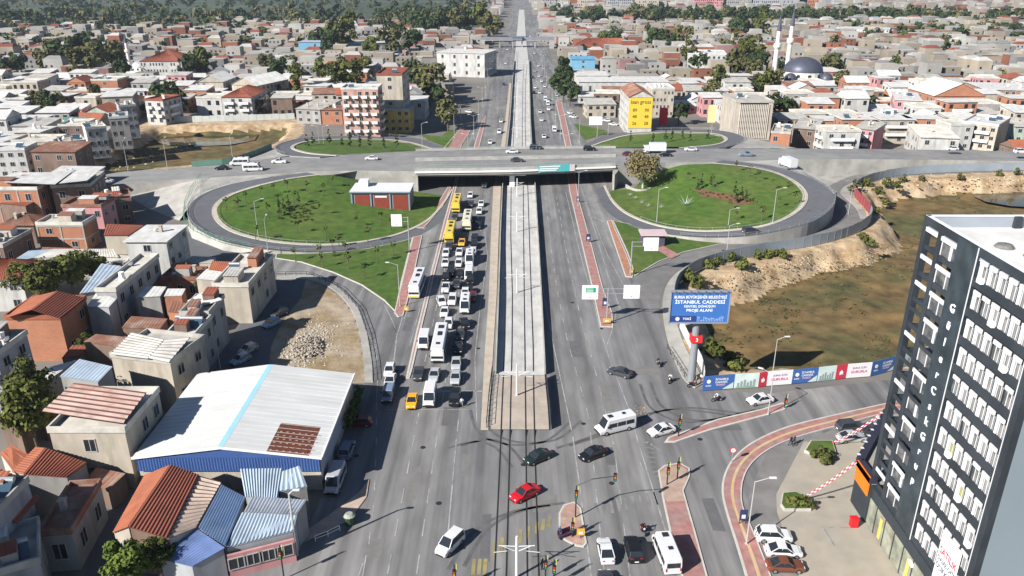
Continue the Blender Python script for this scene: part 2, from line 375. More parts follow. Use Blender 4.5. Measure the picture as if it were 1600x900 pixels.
far = np.clip((Q[:, 1] - 205) / 25, 0, 1); Z += np.where(DR > 4, far * .8 * vnoise(Q, 9, 9), 0)
Z += drop(DL, 3.9, 6) + np.where(DL > 6, (vnoise(Q, 10, 6) - .5) * .7, 0)
nx, ny = len(gxs), len(gys)
co = np.stack([Q[:, 0], Q[:, 1], Z], 1)
idx = np.arange(nx * ny).reshape(ny, nx)
quads = np.stack([idx[:-1, :-1], idx[:-1, 1:], idx[1:, 1:], idx[1:, :-1]], -1).reshape(-1, 4)
dq = DR.reshape(ny, nx)[:-1, :-1].ravel(); dl = DL.reshape(ny, nx)[:-1, :-1].ravel(); zq = Z.reshape(ny, nx)[:-1, :-1].ravel()
ground_m = M('town_ground', (.20, .18, .155), .95, .25, .12, (.135, .13, .125), .03)
pit_grass = M('dry_grass', (.150, .098, .040), .95, .5, .3, (.080, .076, .030), .06, bump=.6, bscale=1.2, mixlo=.45, mixhi=.60)
cliff_m = M('sandy_cliff', (.46, .35, .225), .95, .28, .5, (.30, .20, .11), .22, bump=.7, bscale=1.1)
sand_m = M('sand_lot', (.34, .275, .20), .95, .3, .5, (.25, .18, .095), .12, bump=.6, bscale=2)
far_field = M('far_field', (.040, .062, .034), .95, .3, .006, (.075, .085, .055), .004, stretch=(.35, 1.5, 1))
mi = np.zeros(len(quads), int); wq = wig.reshape(ny, nx)[:-1, :-1].ravel(); mi[dq > 0] = 2; mi[dq + wq > 4.9] = 1; mi[dq > 7] = 1
mi[(dl > 0) & (zq > -2.6)] = 2; mi[(dl > 0) & (zq <= -2.6)] = 1
qc = Q[quads[:, 0]]
SAND = P2([(425, 440), (470, 437), (520, 458), (548, 490), (560, 540), (566, 600), (545, 600), (350, 590), (400, 520)])
mi[inside(qc, SAND)] = 3
RIM = P2([(1050, 470), (1080, 425), (1200, 398), (1330, 368), (1352, 345), (1330, 310), (1342, 290), (1420, 275), (1600, 268), (1800, 268), (1900, 290), (1900, 570), (1400, 580), (1110, 596), (1070, 560)])
mi[inside(qc, RIM) & (dq <= 0)] = 2
LRIM = P2([(225, 191), (475, 186), (470, 212), (440, 226), (405, 250), (330, 262), (100, 275), (150, 235)])
mi[inside(qc, LRIM) & (dl <= 0)] = 2
me = bpy.data.meshes.new('ground'); V = [tuple(c) for c in co.tolist()]; F = [tuple(q) for q in quads.tolist()]; MI = mi.tolist()
x0, x1, y0, y1 = float(gxs[0]), float(gxs[-1]), float(gys[0]), float(gys[-1]); BIG = 14000
o_ = len(V); V += [(-BIG, -400, 0), (BIG, -400, 0), (BIG, BIG * 2, 0), (-BIG, BIG * 2, 0), (x0, y0, 0), (x1, y0, 0), (x1, y1, 0), (x0, y1, 0)]
for a, b, c, d in ((0, 1, 5, 4), (1, 2, 6, 5), (2, 3, 7, 6), (3, 0, 4, 7)): F.append((o_ + a, o_ + b, o_ + c, o_ + d)); MI.append(0)
me.from_pydata(V, [], F)
for m_ in (ground_m, pit_grass, cliff_m, sand_m): me.materials.append(m_)
me.polygons.foreach_set('material_index', MI); me.polygons.foreach_set('use_smooth', [True] * len(F)); me.update()
link('ground', me, kind='structure')
def GZ(x, y):
    """terrain height"""
    i = int(round((x - x0) / STEP)); j = int(round((y - y0) / STEP))
    return float(Z[j * nx + i]) if 0 <= i < nx and 0 <= j < ny else 0.0
def on_floor(px, py):
    p = G(px, py)
    for _ in range(6): p = G(px, py, GZ(p.x, p.y))
    return p
# far fields to the upper left and water in the pits
patch('field', [Vector((-1700, 880, .05)), Vector((-360, 890, .05)), Vector((-150, 1000, .05)), Vector((-90, 2600, .05)), Vector((-2900, 2600, .05))], far_field)
water_m = M('pond_water', (.018, .034, .026), .05, .3, .1, (.04, .05, .028), .06, spec=.5)
patch('pond', pxline([(238, 216), (262, 209), (300, 205.5), (345, 204), (395, 203), (404, 209), (398, 219), (360, 226), (305, 229), (262, 227), (246, 222)], -3.5), water_m)
patch('pool_water', pxline([(1520, 306), (1575, 300), (1640, 300), (1640, 325), (1580, 322), (1540, 315)], -3.4), M('brown_water', (.075, .068, .045), .1, .2, .1, spec=.5))

# ------------------------------------------------------------------ roads
ROAD = patch('road', pxline([(250, 1100), (365, 905), (440, 868), (470, 838), (497, 790), (520, 720), (550, 650), (556, 610), (586, 592), (575, 540), (560, 495), (535, 465), (500, 443), (450, 428), (360, 421), (360, 400), (430, 404), (470, 411), (520, 427), (565, 447), (600, 471), (620, 492), (655, 372), (690, 330), (708, 300), (712, 285), (722, 255), (735, 215), (752, 165), (768, 120), (780, 80), (790, 50), (799, 20), (803, 0),
  (828, 0), (836, 20), (848, 50), (860, 85), (872, 120), (885, 150), (905, 190), (925, 230), (945, 280), (975, 335), (1000, 430), (1030, 490), (1045, 545), (1065, 590), (1085, 608), (1200, 615), (1400, 592), (1560, 562), (1560, 640), (1400, 655), (1350, 700), (1250, 715), (1215, 780), (1240, 860), (1260, 960), (1250, 1100)], .03), asphalt)
LOWER_IN = [(1800, 256), (1600, 259), (1400, 263), (1340, 272), (1300, 288), (1291, 297), (1297, 307), (1310, 322), (1315, 338), (1302, 352), (1260, 364), (1200, 374), (1130, 384), (1070, 397), (1030, 412), (1000, 431), (980, 452)]
LOWER_OUT = [(1800, 262), (1600, 265), (1420, 269), (1370, 275), (1330, 285), (1311, 297), (1318, 308), (1334, 324), (1342, 342), (1328, 357), (1280, 373), (1200, 386), (1130, 396), (1080, 411), (1050, 431), (1035, 456), (1030, 486)]
side_m = asphalt_side
li, lo = spline(LOWER_IN, 5), spline(LOWER_OUT, 5)
ribbon('lower_road', pxline(li, .042), pxline(lo, .042), side_m)
wk = spline([(1420, 269), (1370, 275), (1332, 285), (1314, 297), (1320, 308), (1337, 324), (1345, 342)], 4); wo = spline([(1425, 271), (1376, 278), (1342, 290), (1328, 300), (1334, 312), (1350, 328), (1354, 342)], 4)
ribbon('pavement', pxline(wk, .12), pxline(wo, .12), concrete, True, kerbm)
wk = spline([(1200, 386), (1130, 396), (1082, 411), (1052, 431), (1038, 456), (1036, 490), (1046, 540), (1066, 588), (1086, 606)], 4); wo = spline([(1200, 389), (1135, 400), (1092, 415), (1066, 436), (1055, 460), (1056, 496), (1070, 540), (1092, 580), (1100, 598)], 4)
ribbon('pavement', pxline(wk, .13), pxline(wo, .13), concrete, True, kerbm)
# streets of the left quarter and the parking court
patch('street', pxline([(300, 640), (345, 560), (385, 490), (415, 440), (432, 430), (478, 437), (470, 466), (442, 500), (424, 540), (416, 600)], .02), asphalt_dark)  # dark asphalt widened over the lot, painting in the shadow of the houses
patch('street', pxline([(130, 905), (190, 700), (240, 600), (262, 600), (225, 720), (200, 800), (190, 905)], .02), asphalt_dark)
patch('street', pxline([(250, 400), (285, 360), (440, 396), (440, 418), (300, 420)], .02), asphalt_dark)
patch('side_street', pxline([(1165, 905), (1170, 770), (1200, 702), (1252, 690), (1300, 672), (1400, 645), (1400, 690), (1300, 700), (1262, 720), (1225, 780), (1240, 840), (1256, 905)], .045), side_m)
patch('plaza', pxline([(1256, 690), (1310, 693), (1352, 690), (1420, 690), (1420, 800), (1500, 1000), (1262, 1000), (1244, 870), (1226, 835), (1214, 800), (1213, 772)], .10), plaza_m)

def kerbed(name, P, zt, topm, kerbw=.22, z=.0):
    """raised island: kerb stones round a paved top"""
    ring = [G(*p) for p in P]; poly = [(p.x, p.y) for p in ring]
    n = len(poly); ar = sum(poly[i][0] * poly[(i + 1) % n][1] - poly[(i + 1) % n][0] * poly[i][1] for i in range(n))
    if ar < 0: poly = poly[::-1]
    ins = []
    for i in range(n):
        a, b, c = Vector(poly[i - 1]), Vector(poly[i]), Vector(poly[(i + 1) % n])
        e0, e1 = (b - a).normalized(), (c - b).normalized(); n0, n1 = Vector((-e0.y, e0.x)), Vector((-e1.y, e1.x)); h = (n0 + n1)
        h = h.normalized() / max(.35, h.normalized().dot(n0)); ins.append(b + h * kerbw)
    mb = MB()
    for i in range(n):
        j = (i + 1) % n; a, b = poly[i], poly[j]; c, d = ins[j], ins[i]
        mb.face([(a[0], a[1], z), (b[0], b[1], z), (b[0], b[1], zt), (a[0], a[1], zt)]); mb.face([(a[0], a[1], zt), (b[0], b[1], zt), (c.x, c.y, zt), (d.x, d.y, zt)])
    ko = mb.build(name, kerbm, kind='structure')
    patch('paving', [Vector((p.x, p.y, zt - .015)) for p in ins], topm, parent=ko, kind=None)
    return ko
grass = M('lawn', (.058, .112, .015), .95, .32, .5, (.092, .128, .026), .07, bump=.3, bscale=5, mixlo=.4, mixhi=.66)
grass2 = M('lawn_near', (.055, .106, .015), .95, .3, .6, (.088, .122, .026), .09, bump=.3, bscale=5)
# planted corner between the slip road and the service road, with its kerb
kerbed('lawn_island', [(430, 404), (432, 396), (520, 394.5), (575, 389), (630, 377), (645, 372), (628, 440), (618, 488), (600, 470), (565, 446), (520, 426), (470, 410)], .16, grass2)
kerbed('pavement', [(645, 371), (660, 368), (648, 425), (636, 475), (630, 494), (622, 497), (616, 489), (628, 440)], .17, pinkpave)
kerbed('traffic_island', [(692, 352), (709, 290), (716, 258), (720, 258), (713, 295), (700, 345), (680, 425), (662, 500), (645, 575), (640, 592), (634, 592), (650, 520), (670, 440)], .15, pinkpave, .3)
kerbed('pavement', [(662, 357), (692, 323), (705, 293), (700, 292), (684, 318), (658, 344), (640, 356)], .15, pinkpave)
kerbed('traffic_island', [(884, 258), (896, 258), (904, 310), (925, 385), (942, 450), (957, 490), (958, 512), (938, 511), (925, 450), (905, 365), (890, 300)], .15, pinkpave)
kerbed('pavement', [(948, 346), (956, 344), (962, 360), (978, 395), (990, 428), (988, 434), (977, 433), (966, 400)], .17, M('orange_paving', (.38, .18, .11), .9, .25, .9))
kerbed('lawn_island', [(957, 345), (985, 351), (1030, 366), (1090, 375), (1135, 374), (1130, 381), (1070, 394), (1030, 409), (1003, 425), (992, 432), (980, 395), (964, 360)], .16, grass2)
patch('path', pxline([(1025, 389), (1036, 384), (1062, 398), (1048, 404)], .20), pinkpave)
kerbed('traffic_island', [(873, 803), (880, 790), (897, 785), (908, 795), (913, 825), (917, 850), (912, 856), (900, 854), (884, 846), (873, 838)], .15, M('island_paving', (.36, .27, .21), .9, .25, 1.2, (.40, .2, .17), .5))
kerbed('traffic_island', [(1028, 736), (1038, 728), (1062, 724), (1078, 733), (1078, 745), (1068, 768), (1086, 830), (1112, 925), (1125, 980), (1085, 980), (1068, 915), (1048, 840), (1036, 785)], .15, pinkpave)
patch('paving', pxline([(1031, 738), (1039, 731), (1062, 727), (1074, 735), (1074, 745), (1065, 768), (1071, 783), (1042, 784), (1037, 775)], .162), M('beige_paving', (.38, .27, .21), .9, .2, .8))
kerbed('traffic_island', [(1038, 692), (1044, 684), (1120, 656), (1190, 640), (1222, 630), (1231, 634), (1226, 641), (1200, 649), (1110, 673), (1055, 692)], .15, pinkpave, .3)
a_ = spline([(1185, 980), (1166, 905), (1150, 850), (1136, 805), (1128, 770), (1131, 742), (1146, 715), (1176, 690), (1230, 666), (1310, 646), (1400, 626), (1560, 590)], 6)
b_ = spline([(1230, 980), (1207, 905), (1186, 850), (1170, 812), (1160, 785), (1161, 752), (1174, 725), (1200, 703), (1242, 684), (1320, 662), (1400, 641), (1560, 604)], 6)
pav = ribbon('pavement', pxline(a_, .15), pxline(b_, .15), pinkpave, True, kerbm, base=0)
mid = lambda t: [tuple(np.array(p) * (1 - t) + np.array(q) * t) for p, q in zip(a_, b_)]
ribbon('tactile_strip', pxline(mid(.46), .157), pxline(mid(.60), .157), tanpave, parent=pav)
ribbon('kerb', pxline(a_, .165), pxline(mid(.10), .165), kerbm, parent=pav); ribbon('kerb', pxline(mid(.93), .165), pxline(b_, .165), kerbm, parent=pav)
patch('pavement', pxline([(330, 915), (372, 896), (440, 864), (500, 836), (545, 813), (573, 776), (577, 748), (562, 768), (520, 800), (466, 838), (400, 868), (340, 895)], .13), M('pale_paving', (.44, .34, .27), .9, .18, .8))
# pale footway along the left slip road and the pavement right of the far road
fa = spline([(432, 437), (480, 436), (520, 452), (548, 482), (562, 520), (569, 570), (570, 598)], 5); fb = spline([(432, 430), (485, 429), (530, 450), (560, 482), (574, 522), (582, 570), (583, 598)], 5)
ribbon('footway', pxline(fa, .12), pxline(fb, .12), concrete, True, kerbm)
kerbed('pavement', [(668, 262), (720, 200), (735, 205), (722, 225), (712, 262)], .15, pinkpave)
kerbed('traffic_island', [(738, 238), (752, 192), (760, 179), (755, 205), (747, 238)], .15, pinkpave, .3)
kerbed('pavement', [(868, 158), (878, 160), (885, 190), (894, 232), (884, 232), (876, 195)], .15, pinkpave, .3)

# ------------------------------------------------------------------ tram line
TR = ribbon('tram_track', pxline([(775, 586), (781, 460), (784, 370), (787, 290), (794, 232), (798, 190), (802, 130), (804, 95), (807, 60), (811, 15)], .28), pxline([(851, 586), (845, 460), (840, 370), (835, 290), (830, 232), (828, 190), (827, 130), (826, 95), (822, 60), (819, 15)], .28), trackbed, True)
ribbon('track_slab', pxline([(767, 671), (770, 640), (775, 586)], .2), pxline([(858, 671), (856, 640), (851, 586)], .2), trackslab, True, kerbm, parent=TR)
for px in ([(768.5, 960), (772.5, 900), (781, 720), (784.5, 630), (788.5, 540), (790.3, 460), (789.3, 370), (792, 290), (796.5, 232), (799.5, 190), (803.5, 130), (807, 80)], [(789.3, 960), (791, 900), (796, 720), (797.8, 630), (800, 540), (800.5, 460), (798, 370), (798.5, 290), (801.5, 232), (803.5, 190), (806.5, 130), (809.5, 80)], [(825, 960), (824, 900), (822, 720), (821, 630), (820, 540), (819, 460), (818, 370), (817.5, 290), (816, 232), (816, 190), (817, 130), (818.5, 100)], [(844, 960), (842, 900), (836.3, 720), (834, 630), (833, 540), (830, 460), (827, 370), (824.5, 290), (821.5, 232), (820.5, 190), (821, 130), (823.5, 100)]):
    mb = MB(); c = [G(x, y, .30 if y < 586 else (.215 if y < 671 else .035)) for x, y in px]
    dense = resample(c, 2) + [c[-1]]
    for q in dense: q.z = .035 if q.y < 94.2 else (.215 if q.y < 110.5 else .30)
    for a, b in zip(dense, dense[1:]): mb.bar(a, b, .17, .05)
    mb.build('rail', flat('rail_steel', (.045, .04, .038), .5, .4), TR)
ribbon('kerb_strip', pxline([(751, 672), (758, 540), (764, 460), (767, 370), (771, 290), (782, 232), (789, 190), (796, 130)], .12), pxline([(763, 672), (771, 540), (776, 460), (779, 370), (783, 290), (789, 232), (794, 190), (799, 130)], .12), M('strip_paving', (.42, .36, .29), .9, .15, .6), True, kerbm)
for nm, px in (('track_wall', [(774.5, 586), (779.5, 460), (782, 370), (785.5, 290), (792.5, 232), (797, 190), (801, 130), (803.5, 95)]), ('track_wall', [(851.5, 586), (845.5, 460), (840.5, 370), (835.8, 290), (831, 232), (828.8, 190), (827.5, 130), (826.5, 95)])):
    mb = MB(); wall_line(mb, resample(pxline(px, .05), 6), 1.25, .22); o = mb.build(nm, concrete_wall)
    tag(o, ('low concrete wall on the left side' if px[0][0] < 800 else 'low concrete wall on the right side') + ' of the tram track', 'wall')
def fence(name, label, P, h, step, railm, panel=None, rails=(.5, 1.0), postw=.07, panel_h=None, cat='fence'):
    """fence along 3-D points: every post a part, rails and panels parts"""
    Q = resample(P, step); t = thing(name, label, cat, Q[0]); off = Q[0]
    pm = MB().box((0, 0, 0), (postw, postw, h)).mesh('post', railm)
    for q in Q: child('post', pm, t, q - off)
    for r in rails:
        mb = MB()
        for a, b in zip(Q, Q[1:]): mb.bar(a + Vector((0, 0, h * r)), b + Vector((0, 0, h * r)), .05, .06)
        mb.build('rail', railm, t, off=off)
    if panel:
        for k, (a, b) in enumerate(zip(Q, Q[1:])):
            mb = MB(); wall_line(mb, [a + Vector((0, 0, .08)), b + Vector((0, 0, .08))], (panel_h or h) - .1, .03); mb.build('panel', panel, t, off=off)
    return t
fence('track_fence', 'dark railing on the left of the beige tram crossing', pxline([(760, 668), (764, 620), (769, 580)], .12), 1.1, 1.5, dark_metal, rails=(.15, .6, 1))
fence('track_fence', 'dark railing on the right of the beige tram crossing', pxline([(860, 671), (857, 630), (853, 588)], .1), 1.25, 1.5, dark_metal, M('fence_mesh_dark', (.03, .035, .05), .7, .1), rails=(1,))

# ------------------------------------------------------------------ interchange: overpass, loops, lawns
NEAR = [(-120, 310, .8), (160, 291, 3.2), (314, 278, 4.6), (400, 273, 5.2), (480, 268, 5.7), (560, 266.5, 6), (648, 267.5, 6), (800, 265.5, 6), (962, 259, 6), (1040, 254, 6), (1140, 252, 6), (1230, 249, 6), (1330, 248.5, 5.2), (1450, 249.5, 4.2), (1620, 252, 3), (1850, 256, 2)]
FAR = [(-100, 290, .8), (160, 270, 3.2), (300, 261, 4.6), (390, 251, 5.2), (470, 243, 5.7), (570, 240, 6), (650, 236, 6), (800, 232.5, 6), (962, 231.5, 6), (1040, 232, 6), (1140, 232.5, 6), (1240, 232, 5.8), (1340, 232.5, 5.2), (1450, 234, 4.2), (1620, 237, 3), (1850, 241, 2)]
nl, fl = pxline(NEAR), pxline(FAR)
ribbon('overpass_approach', nl[:7], fl[:7], road_deck, True); ribbon('overpass_approach', nl[8:], fl[8:], road_deck, True)
BR = thing('road_bridge', 'concrete road bridge carrying the overpass across the tram line and avenue', 'bridge', (0, 225, 0)); boff = (0, 225, 0)
mb = MB(); A, B = nl[6:9], fl[6:9]; dz = Vector((0, 0, 1.25))
for i in range(2):
    mb.face([A[i], A[i + 1], B[i + 1], B[i]]); mb.face([A[i] - dz, A[i + 1] - dz, A[i + 1], A[i]], 1); mb.face([B[i + 1] - dz, B[i] - dz, B[i], B[i + 1]], 1); mb.face([A[i + 1] - dz, A[i] - dz, B[i] - dz, B[i + 1] - dz], 1)
mb.build('deck', [road_deck, concrete_wall], BR, off=boff)
def lerpl(t, z=0, ext=0): return [a.lerp(b, t) + Vector((0, 0, z)) for a, b in zip(nl, fl)]
for t, nm, h, w in ((.0, 'parapet', .8, .3), (1.0, 'parapet', .7, .25), (.47, 'median_barrier', .5, .25), (.56, 'median_barrier', .5, .25)):
    mb = MB(); wall_line(mb, lerpl(t)[6:9], h, w); mb.build(nm, M('parapet_concrete', (.40, .39, .36), .9, .15, .5, (.30, .29, .27), .15), BR, off=boff)
mb = MB(); wall_line(mb, [p - Vector((0, .25, .55)) for p in lerpl(0)[6:9]], .5, .3); mb.build('edge_beam', white_m, BR, off=boff)
gp = M('green_panel', (.28, .40, .34), .4, .1, .6)
for t in (.07, .93):
    P = resample(lerpl(t)[6:9], 3.0); pm = MB().box((0, 0, 0), (.08, .08, 1.5)).mesh('fence_post', steel)
    for p in P: child('fence_post', pm, BR, p - Vector(boff))
    for z in (.7, 1.4):
        mb = MB()
        for a, b in zip(P, P[1:]): mb.bar(a + Vector((0, 0, z)), b + Vector((0, 0, z)), .05)
        mb.build('hand_rail', gp, BR, off=boff)
for px0, px1 in (((648, 268), (650, 236)), ((962, 259), (962, 231))):
    a, b = G(*px0, 6), G(*px1, 6); mb = MB(); mb.prism([(a.x - .8, a.y), (a.x + .8, a.y), (b.x + .8, b.y), (b.x - .8, b.y)], -.2, 4.7); mb.build('abutment', concrete_wall, BR, off=boff)
for k, f in enumerate((.12, .5, .88)):
    p = nl[7].lerp(fl[7], f); mb = MB(); mb.box((p.x, p.y, 0), (1.5, 1.6, 4.0)); mb.box((p.x, p.y, 3.6), (8, 1.8, 1.1)); mb.build('pier', white_m, BR, off=boff)
for s_ in (-1, 1):
    for k in range(7):
        t = .05 + k * .15; a = nl[7].lerp(nl[6 if s_ < 0 else 8], .02); mb = MB()
        a = nl[7].lerp(fl[7], t); b = (nl[6].lerp(fl[6], t) if s_ < 0 else nl[8].lerp(fl[8], t)); mb.bar(a - Vector((0, 0, 1.6)), b - Vector((0, 0, 1.6)), .6, .7); mb.build('girder', concrete, BR, off=boff)
# pale wing wall and retaining faces beside the bridge
mb = MB(); wall_line(mb, [G(958, 297), G(962, 292), G(967, 284)], 4.6, .5); wall_line(mb, pxline(spline([(967, 285), (978, 293), (992, 300), (1010, 301), (1016, 298)], 4)), 1.0, .4)
tag(mb.build('wing_wall', concrete_wall), 'pale wing wall and low curved wall at the bridge right end', 'wall')

def loop(name, IN, OUT, n=5, mat=asphalt_dark):
    i_, o_ = spline(IN, n), spline(OUT, n)
    t_ = 1.0; mid_ = [tuple(np.array(a) * .66 + np.array(b) * .34) for a, b in zip(i_, o_)]; lip = [tuple(np.array(a) * .94 + np.array(b) * .06) for a, b in zip(i_, o_)]
    r = ribbon(name, pxline(i_), pxline(o_), mat, True)
    up = lambda L, dz: [p + Vector((0, 0, dz)) for p in pxline(L)]
    foot = [tuple(np.array(a) * .86 + np.array(b) * .14) for a, b in zip(i_, o_)]
    ribbon('footway', up(i_, .16), up(foot, .16), M('loop_footway', (.45, .40, .32), .9, .15, .6), parent=r)
    kin = [tuple(np.array(a) * .84 + np.array(b) * .16) for a, b in zip(i_, o_)]
    mb = MB(); wall_line(mb, up(kin, 0), .17, .18); mb.build('kerb', kerbm, r)
    return r, i_, o_
LL_IN = [(705, 296, .05), (693, 315, .05), (670, 341, .05), (640, 358, .05), (600, 371, .08), (540, 380, .25), (480, 381, .6), (420, 375, 1.2), (370, 362, 2), (345, 345, 2.8), (340, 325, 3.5), (360, 307, 4.2), (400, 293, 4.8), (450, 281, 5.4), (500, 274, 5.85)]
LL_OUT = [(716, 296, .05), (708, 318, .05), (690, 345, .05), (658, 366, .05), (610, 381, .08), (540, 392, .25), (470, 394, .6), (400, 388, 1.2), (340, 374, 2), (302, 352, 2.8), (293, 328, 3.5), (312, 306, 4.2), (360, 288, 4.8), (420, 277, 5.4), (480, 269.5, 5.85)]
RL_IN = [(946, 290, .05), (960, 315, .05), (985, 335, .1), (1030, 352, .4), (1090, 360, 1), (1150, 358, 1.8), (1200, 350, 2.6), (1238, 332, 3.5), (1254, 310, 4.3), (1244, 290, 5), (1215, 273, 5.6), (1170, 262, 5.95), (1110, 256, 6.03)]
RL_OUT = [(930, 296, .05), (945, 327, .05), (972, 347, .1), (1025, 363, .4), (1090, 371, 1), (1160, 370, 1.8), (1220, 361, 2.6), (1272, 345, 3.5), (1303, 320, 4.3), (1298, 298, 5), (1262, 276, 5.6), (1210, 260, 5.95), (1130, 250, 6.03)]
LF_IN = [(672, 233, .05), (640, 224, .5), (600, 219, 1.1), (540, 218.5, 2.2), (485, 221, 3.4), (461, 228, 4.6), (464, 234, 5.4), (490, 240, 5.8), (530, 243, 6.03)]
LF_OUT = [(700, 232, .05), (655, 217.5, .5), (610, 213, 1.1), (540, 212, 2.2), (470, 216, 3.4), (433, 226, 4.6), (432, 236, 5.4), (450, 243, 5.8), (500, 246, 6.03)]
RF_IN = [(922, 230, .05), (948, 221, .4), (985, 211.5, 1.2), (1040, 207.5, 2.2), (1105, 209, 3.3), (1127, 213.5, 4.2), (1131, 220, 5), (1112, 226.5, 5.7), (1060, 231, 6.03)]
RF_OUT = [(903, 230, .05), (935, 216.5, .4), (972, 207, 1.2), (1040, 203, 2.2), (1118, 203.5, 3.3), (1152, 209.5, 4.2), (1163, 219, 5), (1135, 229.5, 5.7), (1070, 234, 6.03)]
LOOPS = [loop('loop_ramp', a, b) for a, b in ((LL_IN, LL_OUT), (RL_IN, RL_OUT), (LF_IN, LF_OUT), (RF_IN, RF_OUT))]
def lawn(L, extra, mound, grid=4):
    P = pxline(L) + pxline(extra); return patch('lawn', P, grass, grid=grid, mound=mound)
LAWN_LL = lawn([(x, y, z + .1) for x, y, z in LOOPS[0][1][8:]], [(520, 273, 5.2), (548, 277, 3), (552, 283, .6), (600, 290, .2), (655, 300, .15), (690, 305, .15)], .0)
LAWN_RL = lawn([(x, y, z + .1) for x, y, z in LOOPS[1][1][1:]], [(1075, 257, 5.6), (1030, 262, 3.5), (1012, 272, 1.5), (990, 295, .3), (960, 297, .2), (952, 299, .15)], .0)
patch('lawn', pxline([(672, 233, .3), (640, 224, .6), (600, 219, 1.2), (540, 218.5, 2.3), (485, 221, 3.5), (461, 228, 4.7), (464, 234, 5.5), (490, 240, 5.9), (540, 241.5, 6.02), (600, 240.5, 6.02), (650, 237, 6.02), (672, 234.5, 5)]), grass)
patch('lawn', pxline([(922, 230, .3), (948, 221, .5), (985, 211.5, 1.3), (1040, 207.5, 2.3), (1105, 209, 3.4), (1127, 213.5, 4.3), (1131, 220, 5.1), (1112, 226.5, 5.8), (1060, 229.5, 6.0), (1000, 230.5, 6), (960, 231, 5)]), grass)
patch('lawn', pxline([(897, 193), (945, 203), (952, 207), (930, 213), (914, 219), (905, 207)], .14), grass); patch('lawn', pxline([(655, 210), (690, 213), (700, 203), (712, 203), (706, 222), (700, 231), (670, 219)], .14), grass)
patch('apron', pxline([(355, 256.5, 4.95), (426, 230, 4.7), (433, 237, 5.35), (452, 243.5, 5.78), (400, 250, 5.18)]), concrete)
patch('apron', pxline([(1140, 232, 5.9), (1163, 219, 4.95), (1158, 212, 4.4), (1200, 222, 4.8), (1245, 231.5, 5.7)]), concrete)
patch('apron', pxline([(1130, 252.5, 5.98), (1232, 249.5, 5.96), (1308, 300, 4.2), (1300, 305, 4.6), (1262, 276, 5.55), (1210, 260, 5.9)]), concrete)
patch('apron', pxline([(314, 278.5, 4.55), (400, 273.5, 5.15), (440, 272, 5.4), (420, 277, 5.35), (360, 288, 4.75), (312, 306, 4.15), (293, 328, 3.4), (285, 332, 2.6)]), concrete)
patch('embankment', pxline([(150, 292, 3.1), (314, 278.5, 4.5), (290, 330, 2.6), (280, 345, 0), (230, 325, 0), (200, 305, .2)]), concrete_wall)
patch('embankment', pxline([(292, 352, 2), (302, 352.5, 2.75), (340, 374.5, 1.95), (400, 388.5, 1.15), (425, 392, .9), (400, 398, 0), (350, 392, 0), (300, 372, 0)]), concrete_wall)
patch('verge', pxline([(1236, 262), (1420, 258), (1420, 265), (1340, 273), (1302, 289), (1292, 300), (1270, 300)], .02), concrete)
E_ = pxline([(1232, 249.5, 5.96), (1270, 274, 5.2), (1308, 300, 4.2), (1300, 305, 4.6)]); mb = MB()
for a, b in zip(E_, E_[1:]): mb.face([(a.x, a.y, -.1), (b.x, b.y, -.1), b, a])
mb.build('retaining_wall', concrete_wall, kind='structure')
patch('embankment', pxline([(520, 273, 5.7), (560, 266.8, 5.9), (652, 268, 5.9), (652, 285, .1), (600, 289, .1), (556, 284, .6), (540, 280, 3)]), concrete_wall)
# dark wall faces of the right loop towards the lower road
# ------------------------------------------------------------------ road paint
def stripe(P, w, z=.046, mat=white_line, name='lane_line'):
    P = [Vector(p) for p in P]; mb = MB(); L = []; Rr = []
    for i, p in enumerate(P):
        d = (P[min(i + 1, len(P) - 1)] - P[max(i - 1, 0)]); d.z = 0; n_ = Vector((-d.y, d.x, 0)).normalized() * w / 2
        L.append(p + n_); Rr.append(p - n_)
    for i in range(len(P) - 1): mb.face([L[i], Rr[i], Rr[i + 1], L[i + 1]])
    return mb.build(name, mat, ROAD)
def dashes(P, on, off, w=.16, z=.046, start=0):
    P = resample(P, .5); k = start; per = int((on + off) * 2); n_ = int(on * 2)
    while k + n_ < len(P): stripe([P[k], P[k + n_]], w, z, name='lane_dash'); k += per
ZL = .048
def wline(P): return [Vector((x, y, ZL)) for x, y in P]
dashes(wline([(-13.3, 60), (-13.7, 104)]), 3, 3.4); dashes(wline([(-10.2, 60), (-10.5, 104), (-11.2, 220)]), 3, 3.4)
stripe(wline([(-7.35, 72), (-7.7, 92)]), .18); dashes(wline([(-7.7, 94), (-7.9, 225)]), 3, 4)
stripe(wline([(-13.9, 105.3), (-4.6, 105.3)]), .35, name='stop_line')
dashes(wline([(-14.4, 108), (-15, 225)]), 3, 4)
stripe(pxline([(893, 672), (880, 610), (866, 545), (857, 500), (851, 470), (846, 420), (842, 350), (839, 295)], ZL), .16)
stripe(pxline([(895, 682), (906, 760), (915, 830), (924, 902), (935, 985)], ZL), .18)
dashes(pxline([(955, 985), (945, 905), (920, 650), (886, 530), (871, 455), (860, 380), (851, 295)], ZL), 3, 3.6); dashes(pxline([(997, 985), (985, 905), (960, 700), (935, 597), (908, 500), (890, 420), (868, 300)], ZL), 3, 3.6)
stripe(pxline([(1070, 930), (1042, 835), (997, 690), (984, 642), (952, 560), (937, 512), (930, 480), (905, 390), (884, 300)], ZL), .16)
stripe(pxline([(907, 290), (925, 345), (950, 430), (968, 480)], ZL), .14); stripe(pxline([(948, 540), (958, 512), (963, 488)], ZL), .14)
stripe(pxline([(918, 335), (940, 345), (962, 360)], ZL), .3); stripe(pxline([(928, 345), (950, 400), (975, 447)], ZL), .14)
stripe(pxline([(1034, 705), (1010, 690)], ZL), .14)
